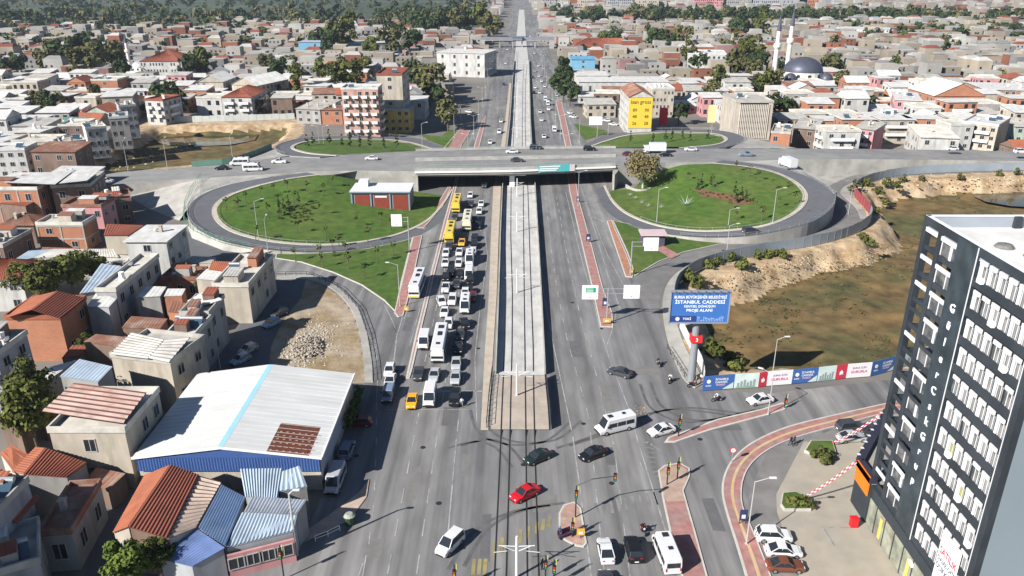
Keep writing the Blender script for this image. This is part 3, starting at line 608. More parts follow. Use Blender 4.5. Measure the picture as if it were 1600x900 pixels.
for k in range(9):                                               # hatched nose by the island and zebra crossing
    a = G(1002 + k * 3, 690 + k * 8, ZL); b = G(1020 + k * 1.5, 694 + k * 7, ZL); stripe([a, b], .2, mat=faint_line, name='hatch_line')
for k in range(10):
    x = 930 + k * 11.5; stripe([G(x, 786 - k * 2.2, ZL), G(x + 4.5, 806 - k * 2.2, ZL)], .42, mat=faint_line, name='zebra_bar')
for x in (739, 748, 757): stripe([G(x, 898, ZL), G(x + 2, 873, ZL)], .42, mat=yellow_line, name='zebra_bar')
for x in (772, 783, 812, 824, 838, 848, 858): stripe([G(x, 870 - (x - 772) * .55, ZL), G(x + 2, 845 - (x - 772) * .45, ZL)], .42, mat=yellow_line, name='zebra_bar')
# left: splitter nose, service road edge lines, slip road lines, side-road dashes
stripe(pxline([(568, 508), (588, 545), (590, 590), (588, 640)], ZL), .14); stripe(pxline([(600, 475), (615, 505), (620, 525), (628, 498), (632, 480)], ZL), .16)
stripe(pxline([(620, 525), (616, 560), (611, 582)], ZL), .2); stripe(pxline([(680, 335), (668, 352), (655, 366)], ZL), .2); stripe(pxline([(681, 338), (668, 376), (650, 440), (632, 498)], ZL), .14)
stripe(pxline([(705, 300), (697, 345), (668, 440), (640, 540)], ZL), .13)
stripe(pxline([(745, 660), (742, 560), (750, 480), (762, 400), (757, 360), (760, 300)], ZL), .13)
dashes(pxline([(560, 900), (575, 860), (584, 790), (588, 700), (588, 640)], ZL), 2, 3, .13); stripe(pxline([(566, 905), (572, 868)], ZL), .13)
stripe(pxline([(606, 640), (735, 640)], ZL), .12)
dashes(pxline([(1000, 722), (1010, 750)], ZL), 2, 2)
for s_ in (.24, .52, .80): dashes([p + Vector((0, 0, .02)) for p in lerpl(s_)[1:6]], 3, 6, .14); dashes([p + Vector((0, 0, .02)) for p in lerpl(s_)[9:14]], 3, 6, .14)
for t in (.03, .36, .66, .97): stripe([p + Vector((0, 0, .02)) for p in lerpl(t)[1:15]], .14)

# repairs, drains and tyre marks on the asphalt
rng = random.Random(14); patch_a = M('asphalt_patch', (.118, .117, .12), .92, .15, .8); patch_b = M('asphalt_patch_pale', (.175, .168, .16), .92, .15, .8); tyre = M('tyre_mark', (.105, .104, .106), .92, .3, .7)
for x, y, w, l_, m_ in ((-9, 98, 2.2, 5, 0), (-12.4, 82, 1.2, 7, 1), (11, 120, 2, 6, 0), (14.5, 104, 1.4, 9, 1), (-19, 130, 1.6, 6, 0), (4, 78, 3, 3.4, 1), (-3, 72, 1.1, 8, 0), (9, 150, 2, 10, 1), (22, 112, 4, 3, 1), (30, 95, 5, 1.6, 0), (-15.5, 70, 2, 3, 1), (-6, 86, 1.2, 5, 1), (13, 88, 1.3, 4, 0), (24, 76, 1.5, 6, 0), (-19, 78, 3, 3, 1)):
    mb = MB(); mb.face([(x - w / 2, y - l_ / 2, .038), (x + w / 2, y - l_ / 2 + rng.uniform(-.2, .2), .038), (x + w / 2, y + l_ / 2, .038), (x - w / 2, y + l_ / 2 + rng.uniform(-.2, .2), .038)]); mb.build('road_patch', (patch_a, patch_b)[m_], ROAD)
MHM = MB().cyl((0, 0, 0), (0, 0, .012), .36, n=14).mesh('manhole_cover', flat('iron', (.035, .034, .033), .6, .3))
for x, y in ((-12.1, 90), (-8.9, 78), (10.2, 96), (12.6, 82), (-18.6, 112), (16.2, 128), (1.5, 86), (-20.8, 88), (-5.8, 120), (26, 92), (20.5, 70), (-16.2, 64), (11.8, 140)): child('manhole_cover', MHM, ROAD, (x, y, .036))
for P in ([(700, 700), (742, 690), (775, 700), (800, 730)], [(735, 640), (748, 676), (790, 694), (850, 690), (890, 660)], [(870, 700), (930, 680), (1000, 650), (1060, 640), (1150, 650)], [(1000, 600), (1020, 640), (1080, 660), (1180, 640)], [(860, 790), (800, 800), (740, 830), (700, 890)]):
    for o_ in (0, 1.7): stripe([p + Vector((o_, o_ * .3, 0)) for p in pxline(spline(P, 5), .041)], .45, mat=tyre, name='tyre_mark')
# ------------------------------------------------------------------ buildings: materials
def wm(n, c, v=.2): return M('wall_' + n, c, .9, v, .7, tuple(x * .6 for x in c), .4, mixlo=.5, mixhi=.78, stretch=(1, 1, .3))
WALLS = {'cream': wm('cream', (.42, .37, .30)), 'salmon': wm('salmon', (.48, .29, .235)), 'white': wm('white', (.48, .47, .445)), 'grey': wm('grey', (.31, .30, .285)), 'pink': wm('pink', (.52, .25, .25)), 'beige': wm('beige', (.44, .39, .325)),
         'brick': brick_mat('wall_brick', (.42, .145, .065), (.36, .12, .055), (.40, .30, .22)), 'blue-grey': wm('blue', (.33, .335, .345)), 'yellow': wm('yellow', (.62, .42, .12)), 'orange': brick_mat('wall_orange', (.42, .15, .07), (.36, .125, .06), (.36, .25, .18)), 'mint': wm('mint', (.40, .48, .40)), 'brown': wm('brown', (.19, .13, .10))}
def rm(n, c, c2=None, r=.8): return M('roof_' + n, c, r, .18, .5, c2 or tuple(x * .62 for x in c), .3, mixlo=.48, mixhi=.72)
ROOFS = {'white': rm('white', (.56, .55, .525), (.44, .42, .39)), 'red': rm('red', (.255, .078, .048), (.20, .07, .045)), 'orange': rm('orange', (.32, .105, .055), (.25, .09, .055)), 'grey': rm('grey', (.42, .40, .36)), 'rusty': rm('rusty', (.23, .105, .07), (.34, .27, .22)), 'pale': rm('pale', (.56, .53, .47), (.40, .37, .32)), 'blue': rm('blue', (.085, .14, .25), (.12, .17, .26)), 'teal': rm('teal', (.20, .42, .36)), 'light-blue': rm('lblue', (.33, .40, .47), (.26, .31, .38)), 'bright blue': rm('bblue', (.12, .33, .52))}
frame_m = flat('window_frame', (.40, .385, .36), .6); curtain = flat('curtain', (.35, .33, .30), .8)
def window_mesh(split=True):
    mb = MB(); t = .10                                   # unit window in x-z, faces -y
    for c, d in (((-.47, -.03, 0), (.06, t, 1)), ((.47, -.03, 0), (.06, t, 1)), ((0, -.03, 0), (.88, t, .06)), ((0, -.03, .94), (.88, t, .06))): mb.box(c, d, 0)
    if split: mb.box((0, -.03, .06), (.05, t, .88), 0)
    mb.face([(-.45, -.035, .05), (.45, -.035, .05), (.45, -.035, .95), (-.45, -.035, .95)], 1); return mb.mesh('window', [frame_m, glass_dark])
WIN = window_mesh()
def balcony_mesh():
    mb = MB(); mb.box((0, -.5, 0), (1, 1.0, .14)); mb.box((0, -.97, .14), (1, .07, .9)); mb.box((-.48, -.5, .14), (.04, .9, .9)); mb.box((.48, -.5, .14), (.04, .9, .9)); return mb.mesh('balcony', white_m)
BALC = balcony_mesh()
DISH = MB().lathe([(.02, 0), (.2, .05), (.34, .14), (.42, .26)], n=10).mesh('satellite_dish', white_m)
TANK = MB().cyl((0, 0, .5), (0, 0, 1.6), .5, n=10).box((0, 0, 0), (.9, .9, .5), 0).mesh('water_tank', white_m)
mbs = MB(); mbs.face([(-1, -.9, .2), (1, -.9, .2), (1, .5, 1.1), (-1, .5, 1.1)], 0); mbs.cyl((-1, .7, 1.25), (1, .7, 1.25), .28, n=8, m=1); mbs.box((-.9, .6, 0), (.08, .08, 1), 1); mbs.box((.9, .6, 0), (.08, .08, 1), 1)
SOLAR = mbs.mesh('solar_heater', [glass_blue, steel])
CHIM = MB().box((0, 0, 0), (.6, .6, 1.3)).box((0, 0, 1.3), (.8, .8, .12)).mesh('chimney', M('chimney_plaster', (.45, .38, .31), .9))
FOOT = []                                                # footprints already taken: (x, y, half w, half d)
def taken(x, y, r):
    return any(abs(x - a) < w + r and abs(y - b) < d + r for a, b, w, d in FOOT)
def roof_mesh(kind, w, d, h, mat, fine, ov=.35):
    """roof over a w x d box whose wall tops are at h (local)"""
    mb = MB(); a, b = w / 2 + ov, d / 2 + ov
    sheet = (lambda *p: mb.corr(*p, pitch=.42 if fine == 2 else .8, amp=.09)) if fine else (lambda *p: mb.face(list(p)))
    if kind == 'flat':
        mb.box((0, 0, h), (w + .3, d + .3, .22)); t = .22
        for c, s in (((0, -d / 2 - .03, h + .22), (w + .3, t, .6)), ((0, d / 2 + .03, h + .22), (w + .3, t, .6)), ((-w / 2 - .03, 0, h + .22), (t, d - .2, .6)), ((w / 2 + .03, 0, h + .22), (t, d - .2, .6))): mb.box(c, s)
    elif kind == 'slab': mb.box((0, 0, h), (w + .9, d + .9, .2))
    elif kind == 'shed':
        r = .5 + .06 * d; mb.face([(-w / 2, b - ov, h), (w / 2, b - ov, h), (w / 2, b - ov, h + r), (-w / 2, b - ov, h + r)], 0)
        for s in (-1, 1): mb.face([(s * w / 2, -d / 2, h), (s * w / 2, d / 2, h), (s * w / 2, d / 2, h + r)], 0)
        sheet((-a, -b, h + .05), (a, -b, h + .05), (a, b, h + r + .08), (-a, b, h + r + .08)); mb.face([(-a, b, h + r), (a, b, h + r), (a, -b, h - .05), (-a, -b, h - .05)])
    elif kind == 'gable':
        if w >= d:
            r = d * .22 + .4; sheet((-a, -b, h), (a, -b, h), (a, 0, h + r), (-a, 0, h + r)); sheet((a, b, h), (-a, b, h), (-a, 0, h + r), (a, 0, h + r))
            for s in (-1, 1): mb.face([(s * w / 2, -d / 2, h), (s * w / 2, d / 2, h), (s * w / 2, 0, h + r - .1)], 1)
        else:
            r = w * .22 + .4; sheet((-a, b, h), (-a, -b, h), (0, -b, h + r), (0, b, h + r)); sheet((a, -b, h), (a, b, h), (0, b, h + r), (0, -b, h + r))
            for s in (-1, 1): mb.face([(-w / 2, s * d / 2, h), (w / 2, s * d / 2, h), (0, s * d / 2, h + r - .1)], 1)
        mb.face([(-a, -b, h - .06), (-a, b, h - .06), (a, b, h - .06), (a, -b, h - .06)], 1)
    elif kind == 'hip':
        k = min(a, b); r = k * .42 + .2; ra, rb = a - k * .9, b - k * .9
        ra, rb = (max(ra, .05), .05) if a >= b else (.05, max(rb, .05))
        sheet((-a, -b, h), (a, -b, h), (ra, -rb, h + r), (-ra, -rb, h + r)); sheet((a, -b, h), (a, b, h), (ra, rb, h + r), (ra, -rb, h + r))
        sheet((a, b, h), (-a, b, h), (-ra, rb, h + r), (ra, rb, h + r)); sheet((-a, b, h), (-a, -b, h), (-ra, -rb, h + r), (-ra, rb, h + r))
        mb.face([(-a, -b, h - .06), (-a, b, h - .06), (a, b, h - .06), (a, -b, h - .06)], 1)
    return mb
def house(x, y, w, d, h, rot=0, wall='cream', roof='flat', rcol='white', floors=None, label=None, phrase=None, name='house', cat='house', detail=2, frame=False, balc=0, clutter=4, group=None, side=None, rng=R, winx=None, shanty=2):
    floors = floors or max(1, int(h / 2.9)); FOOT.append((x, y, w / 2, d / 2))
    t = thing(name, label or '', cat, (x, y, 0), rot, group)
    if not label: later(t, phrase, cat, group)
    wmat = WALLS[wall] if isinstance(wall, str) else wall; rmat = ROOFS[rcol] if isinstance(rcol, str) else rcol
    mb = MB(); mb.box((0, 0, -.2), (w, d, h + .2)); mb.build('wall', wmat, t)
    ro = roof_mesh(roof, w, d, h, rmat, detail).build('roof', [rmat, wmat], t)
    fh = h / floors; side = side if side is not None else (1 if x < 0 else -1)
    wins = []
    n_ = max(1, int(w / 3.0)) if winx is None else winx; n0 = n_; n_ = max(1, n_)
    for f in range(floors):
        z = f * fh + fh * .32
        for k in range(n0):
            if rng.random() < (.8 if detail == 2 else .75): wins.append(((-w / 2 + (k + .5) * w / n_), -d / 2, z, 0))
        m_ = max(1, int(d / 3.2))
        for k in range(m_):
            if rng.random() < .8: wins.append((side * w / 2, -d / 2 + (k + .5) * d / m_, z, side * math.pi / 2))
    ww, wh = min(1.5, w / n_ * .5), fh * .46
    if detail >= 1:
        for px_, py_, pz_, rz in wins: child('window', WIN, t, (px_, py_, pz_), (0, 0, rz), (ww, 1, wh))
    else:
        mb = MB()
        for px_, py_, pz_, rz in wins: mb.box((px_, py_, pz_), (ww if rz == 0 else .1, .1 if rz == 0 else ww, wh))
        if wins: mb.build('window', glass_dark, t, 'stuff')
    if frame:                                            # bare concrete frame standing proud of the brick
        mb = MB(); nb = max(2, int(w / 4) + 1)
        for k in range(nb): mb.box((-w / 2 + k * w / (nb - 1), -d / 2 - .03, 0), (.35, .14, h))
        for f in range(floors): mb.box((0, -d / 2 - .03, (f + 1) * fh - .35), (w + .1, .12, .35)); mb.box((side * (w / 2 + .03), 0, (f + 1) * fh - .35), (.12, d, .35))
        for k in range(max(2, int(d / 4) + 1)): mb.box((side * (w / 2 + .03), -d / 2 + k * d / max(1, int(d / 4)), 0), (.14, .35, h))
        mb.build('concrete_frame', concrete, t)
    for f in range(1, floors):
        for k in range(balc):
            child('balcony', BALC, t, (-w / 2 + (k + .5) * w / balc, -d / 2, f * fh), (0, 0, 0), (w / balc * .62, 1.1, 1))
        if balc: child('balcony', BALC, t, (side * w / 2, 0, f * fh), (0, 0, side * math.pi / 2), (d * .5, 1, 1))
    for k in range(shanty if (detail == 2 and roof == 'flat' and y < 215 and min(w, d) > 4) else 0):   # rooms and sheets added on the terrace
        rw, rd, rh = w * rng.uniform(.28, .5), d * rng.uniform(.22, .4), rng.uniform(1.4, 2.3); lx, ly = rng.uniform(-.5, .5) * (w - rw - .5), (-.26, .26)[k] * d + rng.uniform(-.05, .05) * d; mb = MB(); mb.box((lx, ly, h + .2), (rw * .9, rd * .88, rh - .2)); rr = mb.build('rooftop_room', WALLS[rng.choice(('brick', 'grey', 'beige', 'orange', 'brown', 'white'))], t)
        mb = MB(); z_ = h + rh; mb.corr((lx - rw / 2, ly - rd / 2, z_), (lx + rw / 2, ly - rd / 2, z_), (lx + rw / 2, ly + rd / 2, z_ + .3), (lx - rw / 2, ly + rd / 2, z_ + .3), pitch=.5, amp=.06); mb.build('sheet_roof', ROOFS[rng.choice(('rusty', 'red', 'grey', 'pale', 'white', 'orange', 'rusty'))], rr)
    for k in range(clutter if detail else 0):
        q = rng.random(); lx, ly = rng.uniform(-.35, .35) * w, rng.uniform(-.3, .3) * d; zt = h + (.22 if roof in ('flat', 'slab') else .5)
        if roof in ('flat', 'slab'):
            if q < .3: child('satellite_dish', DISH, t, (lx, ly, zt + .3), (1.0, 0, rng.uniform(-2.6, -.8)), (1.3,) * 3)
            elif q < .5: child('water_tank', TANK, t, (lx, ly, zt))
            elif q < .75: child('solar_heater', SOLAR, t, (lx, ly, zt), (0, 0, 0))
            else: child('chimney', CHIM, t, (lx, ly, zt))
        else:
            if q < .6: child('chimney', CHIM, t, (lx * .6, ly, zt), (0, 0, 0), (.9, .9, 1.2))
            else: child('satellite_dish', DISH, t, (lx * .6, ly * .3, zt + .9), (1.0, 0, rng.uniform(-2.6, -.8)), (1.2,) * 3)
    return t
def hpx(p0, p1, p2, z, wall, roof, rcol, label, **k):
    """house from three roof corners seen in the photograph (near left, near right, far) on level z"""
    a, b, c = G(*p0, z), G(*p1, z), G(*p2, z); u = (b - a); w = u.length; rot = math.atan2(u.y, u.x); u.normalize(); n = Vector((-u.y, u.x, 0))
    d = min(max(3.0, (c - a).dot(n)), k.pop('dmax', 26 if a.y > 300 else 60)); ctr = a + u * w / 2 + n * d / 2
    if abs(rot) < .12: rot = 0
    return house(ctr.x, ctr.y, w, d, z, rot, wall, roof, rcol, label=label, **k)
def shed(P, rcol, wall, label, pitch=.45, amp=.09, m2=None, name='shed', cat='shed', wallh=None, tilt=False):
    """low building under one ridged sheet roof; corners (x, y, level) as seen; ridges run from the first corner to the last"""
    Q = [G(*p) for p in P]; c = sum(Q, Vector()) / 4; base = Vector((c.x, c.y, 0)); t = thing(name, label, cat, base)
    rmat = ROOFS[rcol] if isinstance(rcol, str) else rcol
    mb = MB(); mb.corr(*Q, pitch=pitch, amp=amp, m=0, m2=None if m2 is None else 1); dn = Vector((0, 0, .08)); mb.face([q - dn for q in reversed(Q)]); mb.build('roof', [rmat, m2 or rmat], t, off=base)
    if wall:
        mb = MB(); I = [q.lerp(c, .04) for q in Q]
        for i in range(4): a, b = I[i], I[(i + 1) % 4]; mb.face([(a.x, a.y, -.2), (b.x, b.y, -.2), b - dn, a - dn])
        mb.build('wall', WALLS[wall] if isinstance(wall, str) else wall, t, off=base)
    FOOT.append((c.x, c.y, max(abs(q.x - c.x) for q in Q), max(abs(q.y - c.y) for q in Q)))
    return t

# ------------------------------------------------------------------ near left quarter, house by house
tilem = ROOFS['red']
# white warehouse
WX0, WX1, WY0, WY1 = -46.0, -23.6, 80.7, 101.4
wt = thing('warehouse', 'large warehouse with white gabled roof, light blue ridge strip and blue cladding', 'warehouse', ((WX0 + WX1) / 2, 91, 0)); wo_ = Vector(wt.location); FOOT.append((-34.8, 91, 11.4, 10.4))
ZE, ZR, RX = 5.0, 6.5, -35.4
wroof = M('warehouse_roof', (.60, .60, .585), .55, .08, .5, (.50, .49, .46), .22, stretch=(.25, 1.2, 1), mixlo=.5, mixhi=.8)
mb = MB(); mb.face([(WX0 - .4, WY0 - .5, ZE), (RX - .35, WY0 - .5, ZR), (RX - .35, WY1 + .4, ZR), (WX0 - .4, WY1 + .4, ZE)]); mb.face([(RX + .35, WY0 - .5, ZR), (WX1 + .4, WY0 - .5, ZE), (WX1 + .4, WY1 + .4, ZE), (RX + .35, WY1 + .4, ZR)])
wr = mb.build('roof', wroof, wt, off=wo_)
mb = MB(); mb.face([(RX - .35, WY0 - .5, ZR + .01), (RX + .35, WY0 - .5, ZR + .01), (RX + .35, WY1 + .4, ZR + .01), (RX - .35, WY1 + .4, ZR + .01)]); child('ridge_strip', mb.mesh('ridge_strip', M('ridge_blue', (.30, .56, .72), .6, .08)), wr)
mb = MB()
for k in range(int((WY1 - WY0) / 1.0)):                 # standing seams
    y = WY0 + k; mb.bar((WX0 - .3, y, ZE + .03), (RX - .4, y, ZR + .03), .03, .03); mb.bar((RX + .4, y, ZR + .03), (WX1 + .3, y, ZE + .03), .03, .03)
child('seam', mb.mesh('seam', wroof), wr)['kind'] = 'stuff'
def roofz(x): return ZE + (ZR - ZE) * (1 - abs(x - RX) / ((RX - WX0) if x < RX else (WX1 - RX)))
sx0, sx1, sy0, sy1 = -29.9, -23.35, WY0 - .3, WY0 + 6.2
mb = MB(); mb.face([(sx0, sy0, roofz(sx0) + .05), (sx1, sy0, roofz(sx1) + .05), (sx1, sy1, roofz(sx1) + .05), (sx0, sy1, roofz(sx0) + .05)]); sk = child('roof_panel', mb.mesh('roof_panel', M('roof_panel_brown', (.13, .042, .024), .8, .2, 1.5)), wr)
mb = MB()
for i in range(7):
    for j in range(6): x = sx0 + .4 + i * .78; y = sy0 + .4 + j * .82; mb.box((x + .2 * (j % 2), y, roofz(x) + .06), (.3, .1, .05))
child('tile_cap', mb.mesh('tile_cap', M('tile_cap', (.42, .27, .22), .8)), sk)['kind'] = 'stuff'
mb = MB(); mb.corr((WX0, WY0 - .35, 3.0), (WX1, WY0 - .35, 3.0), (WX1, WY0 - .35, ZE - .1), (WX0, WY0 - .35, ZE - .1), pitch=.35, amp=-.06); mb.face([(WX0, WY0 - .3, ZE - .1), (WX1, WY0 - .3, ZE - .1), (RX, WY0 - .3, ZR - .1)])
mb.build('cladding', M('blue_cladding', (.05, .10, .27), .55, .1, .5), wt, off=wo_)
mb = MB(); mb.box(((WX0 + WX1) / 2, (WY0 + WY1) / 2, 0), (WX1 - WX0, WY1 - WY0, ZE - .15)); mb.build('wall', WALLS['beige'], wt, off=wo_)
mb = MB(); mb.corr((WX1 + .06, WY0, 1.4), (WX1 + .06, WY1 - 9, 1.4), (WX1 + .06, WY1 - 9, ZE - .1), (WX1 + .06, WY0, ZE - .1), pitch=.4, amp=.05); mb.build('side_cladding', M('grey_cladding', (.33, .36, .42), .6, .1), wt, off=wo_)
mb = MB()
for a, b in (((WX0 - .4, WY0 - .52, ZE), (RX, WY0 - .52, ZR)), ((RX, WY0 - .52, ZR), (WX1 + .4, WY0 - .52, ZE)), ((WX1 + .42, WY0 - .5, ZE), (WX1 + .42, WY1 + .4, ZE))): mb.bar(a, b, .12, .3)
mb.build('trim', white_m, wt, off=wo_)
# the roofs in front of it
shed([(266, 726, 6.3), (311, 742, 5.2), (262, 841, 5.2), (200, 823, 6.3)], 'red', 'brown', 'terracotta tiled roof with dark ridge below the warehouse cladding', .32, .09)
shed([(265.5, 726, 6.28), (199.5, 823, 6.28), (176, 832, 4.8), (226, 742, 4.8)], 'orange', 'beige', 'bright orange roof slope partly in shade beside the terracotta roof', .4, .05)  # left slope of the same gable, sunlight painted in as a lighter tile colour
shed([(311, 743, 5.0), (262, 842, 5.0), (306, 824, 4.5), (346, 753, 4.5)], rm('stripes', (.60, .47, .38)), 'beige', 'cream and brown striped sheet roof between terracotta and blue roofs', .75, .12, ROOFS['rusty'])
shed([(346, 757, 4.5), (384, 777, 4.1), (352, 853, 4.1), (310, 824, 4.5)], 'blue', 'blue-grey', 'plain deep blue sheet roof beside the striped roof', .3, .04)
shed([(306, 825, 4.2), (351, 856, 4.0), (300, 885, 3.2), (248, 872, 3.4)], rm('bcor', (.13, .19, .37)), 'blue-grey', 'blue ridged lean-to roof partly shaded by the leafy tree', .4, .12)
shed([(378, 801, 4.4), (464, 806, 4.4), (459, 829, 3.7), (352, 856, 3.7)], 'light-blue', 'blue-grey', 'pale grey-blue ridged roof over the shop front by the lamp', .36, .11)
shed([(393, 776, 5.0), (479, 781, 5.0), (464, 804, 4.4), (381, 800, 4.4)], rm('slate', (.24, .265, .31)), 'grey', 'slate grey ridged roof in the middle of the corner shop', .36, .11)
shed([(375, 733, 5.2), (442, 732, 5.2), (434, 779, 4.9), (383, 776, 4.9)], 'light-blue', 'grey', 'pale blue ridged roof right below the warehouse cladding', .36, .11)
shed([(441, 737, 5.4), (468, 728, 5.8), (480, 760, 4.8), (436, 768, 4.9)], 'light-blue', 'grey', 'small blue hipped roof corner beside the parked grey van', .36, .1)
sf = thing('shop_front', 'shaded shop front with dark windows and pink wall below ridged roof', 'shop', (-30, 66, 0)); so_ = Vector(sf.location)
a, b = G(355, 856, 3.7), G(458, 830, 3.7); a.z = b.z = 0; a.y -= .35; b.y -= .35; b.x += .1
mb = MB(); wall_line(mb, [a, b], 3.0, .3); mb.build('wall', WALLS['pink'], sf, off=so_)
for k in range(4):
    p = a.lerp(b, .14 + .23 * k); child('window', WIN, sf, p - so_ + Vector((.05, -.17, 1.1)), (0, 0, math.atan2((b - a).y, (b - a).x)), (2.0, 1, 1.5))
# dark apartment rows at the lower left edge
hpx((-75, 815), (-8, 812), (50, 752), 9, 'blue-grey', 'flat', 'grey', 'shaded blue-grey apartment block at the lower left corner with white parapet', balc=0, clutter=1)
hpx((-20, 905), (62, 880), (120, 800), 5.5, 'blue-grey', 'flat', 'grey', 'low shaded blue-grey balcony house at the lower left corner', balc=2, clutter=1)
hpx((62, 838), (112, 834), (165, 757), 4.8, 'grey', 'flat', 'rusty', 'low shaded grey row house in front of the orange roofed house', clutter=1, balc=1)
shed([(57, 771, 7), (62, 776, 6.6), (26, 818, 6.6), (15, 813, 7)], 'red', None, 'narrow red awning on the shaded lower left apartments', .3, .06, name='awning', cat='awning')
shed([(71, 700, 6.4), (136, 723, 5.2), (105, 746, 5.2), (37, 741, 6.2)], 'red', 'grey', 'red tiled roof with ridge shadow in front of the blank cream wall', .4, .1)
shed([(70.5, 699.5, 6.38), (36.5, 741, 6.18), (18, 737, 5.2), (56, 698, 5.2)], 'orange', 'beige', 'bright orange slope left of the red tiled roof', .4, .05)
shed([(0, 708, 5.0), (18, 695, 5.6), (48, 712, 5.0), (22, 738, 4.8)], 'orange', 'beige', 'plain orange roof with white dish at the left edge', .5, .04)
shed([(0, 733, 6.3), (30, 745, 5.6), (4, 778, 5.6), (-40, 770, 6.3)], 'red', 'blue-grey', 'red tiled roof cut by the left edge below the orange roof', .4, .1)
# blank cream block with the rusty sheet roof over it
hpx((75, 673), (188, 678), (232, 614), 8.2, 'cream', 'flat', 'beige' if 0 else 'pale', 'blank cream three-storey house with dusty terrace under rusty sheets', winx=1, clutter=0, shanty=0)
shed([(66, 642, 10.2), (116, 598, 10.4), (229, 613, 9.8), (193, 661, 9.8)], rm('rsheet', (.25, .09, .06), (.36, .17, .12)), None, 'rusty brown and pink sheet roof raised above the cream house', .9, .1, rm('rsheet2', (.50, .38, .33), (.3, .15, .11)), name='roof_canopy', cat='roof')
shed([(93, 588, 9.2), (153, 597, 8.8), (176, 573, 9.4), (124, 561, 9.6)], 'light-blue', 'grey', 'grey zinc sheet gable roof behind the rusty sheets', .5, .06)
shed([(24, 612, 5.5), (60, 605, 5.5), (121, 562, 5.8), (80, 573, 5.8)], 'white', 'grey', 'long white roof beside the green tree left of the zinc gable', .6, .05)
hpx((-70, 560), (0, 557), (47, 521), 10, 'blue-grey', 'flat', 'pale', 'shaded blue-grey apartment house with balconies at the left edge', balc=2)
# orange brick house with tiled roof
hpx((9, 499), (94, 499), (133, 468), 7.6, 'orange', 'flat', 'orange', 'plain orange house with red tiled roof beside the big tree', winx=0, clutter=0, shanty=0)
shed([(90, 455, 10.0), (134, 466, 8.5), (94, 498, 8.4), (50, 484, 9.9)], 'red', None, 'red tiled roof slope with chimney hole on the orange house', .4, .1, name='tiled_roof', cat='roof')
shed([(89.5, 454.6, 9.98), (49.5, 483.6, 9.88), (8, 497, 8.3), (48, 464, 8.3)], 'orange', None, 'sunlit orange roof slope on the left of the orange house', .5, .04, name='tiled_roof', cat='roof')  # sun side of one roof, its brightness put into the orange tone
shed([(135, 479, 7), (170, 480, 7), (182, 467, 7.2), (152, 455, 7.2)], 'white', 'blue-grey', 'flat white roof with water heater right of the orange house', .7, .03)
shed([(124, 459, 7.3), (154, 455, 7.3), (190, 416, 7.6), (158, 412, 7.6)], 'light-blue', 'grey', 'grey ridged sheet roof between the big tree and long blue wall', .6, .1)
hpx((150, 456), (181, 456), (240, 402), 8, 'blue-grey', 'flat', 'pale', 'long narrow house with shaded blue side wall and dusty roof', winx=1, clutter=2)
hpx((-60, 438), (38, 436), (76, 408), 6.5, 'white', 'hip', 'red', 'white house with mossy tiled roof left of the big tree', clutter=0)
hpx((198, 378), (262, 377), (285, 353), 9.5, 'white', 'slab', 'white', 'bare white-grey house with flat white roof beside the loop ramp', winx=1, clutter=2)
shed([(52, 403, 4.5), (186, 402, 4.5), (178, 389, 4.8), (84, 389, 4.8)], 'pale', 'white', 'long pale roof behind the big tree', .6, .05)
shed([(14, 411, 4.5), (52, 403, 4.5), (84, 389, 4.8), (44, 392, 4.8)], 'light-blue', 'grey', 'blue-grey roof at the left end of the long pale roof', .6, .05)
hpx((57, 352), (129, 352), (137, 340), 6.2, 'orange', 'flat', 'pale', 'brick house with bare concrete frame below the pink house', frame=True, winx=2)
hpx((98, 325), (162, 323), (172, 311), 7.2, 'pink', 'flat', 'rusty', 'pink house with barred windows and cluttered terrace', winx=4, clutter=3)
hpx((-40, 298), (64, 295), (74, 283), 8.6, 'orange', 'flat', 'pale', 'tall brick house with concrete frame under the white canopies', frame=True, winx=3)
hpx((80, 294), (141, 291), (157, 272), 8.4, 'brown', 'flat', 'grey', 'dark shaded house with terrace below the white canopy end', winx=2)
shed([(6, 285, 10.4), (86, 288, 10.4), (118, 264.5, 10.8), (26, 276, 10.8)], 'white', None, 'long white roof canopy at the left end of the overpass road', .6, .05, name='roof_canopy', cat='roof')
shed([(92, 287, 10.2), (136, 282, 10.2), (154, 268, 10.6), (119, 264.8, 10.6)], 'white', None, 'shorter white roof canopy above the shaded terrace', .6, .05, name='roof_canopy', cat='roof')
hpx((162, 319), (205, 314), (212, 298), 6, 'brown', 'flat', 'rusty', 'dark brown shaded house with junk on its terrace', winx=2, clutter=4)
shed([(162, 368, 4.5), (200, 368, 4.5), (225, 352, 5), (167, 350, 5)], 'red', 'cream', 'low red tiled roof left of the bare white-grey house', .45, .1)
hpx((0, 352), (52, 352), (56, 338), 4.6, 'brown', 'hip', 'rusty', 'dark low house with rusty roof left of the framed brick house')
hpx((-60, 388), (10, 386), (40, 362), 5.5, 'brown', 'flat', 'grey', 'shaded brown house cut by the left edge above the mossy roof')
hpx((252, 438), (308, 438), (314, 422), 4.0, 'orange', 'flat', 'rusty', 'low orange house with arches and cluttered terrace', winx=3, clutter=3)
shed([(306, 436, 5), (337, 438, 5), (352, 421, 5.2), (323, 420, 5.2)], 'white', 'beige', 'small white sheet roof beside the low orange house', .7, .03)
shed([(326, 421, 5.4), (378, 428, 5.4), (385, 410, 6.2), (331, 408, 6.2)], 'orange', 'beige', 'orange tiled roof below the loop ramp wall', .4, .08)
hpx((330, 448), (384, 449), (428, 403), 7.2, 'cream', 'flat', 'pale', 'cream block with long shaded side wall beside the dark street', winx=0, clutter=2)
shed([(213, 465, 6), (250, 463, 6), (260, 448, 6.2), (228, 447, 6.2)], 'white', 'grey', 'white square roof right of the long blue wall', .7, .03)
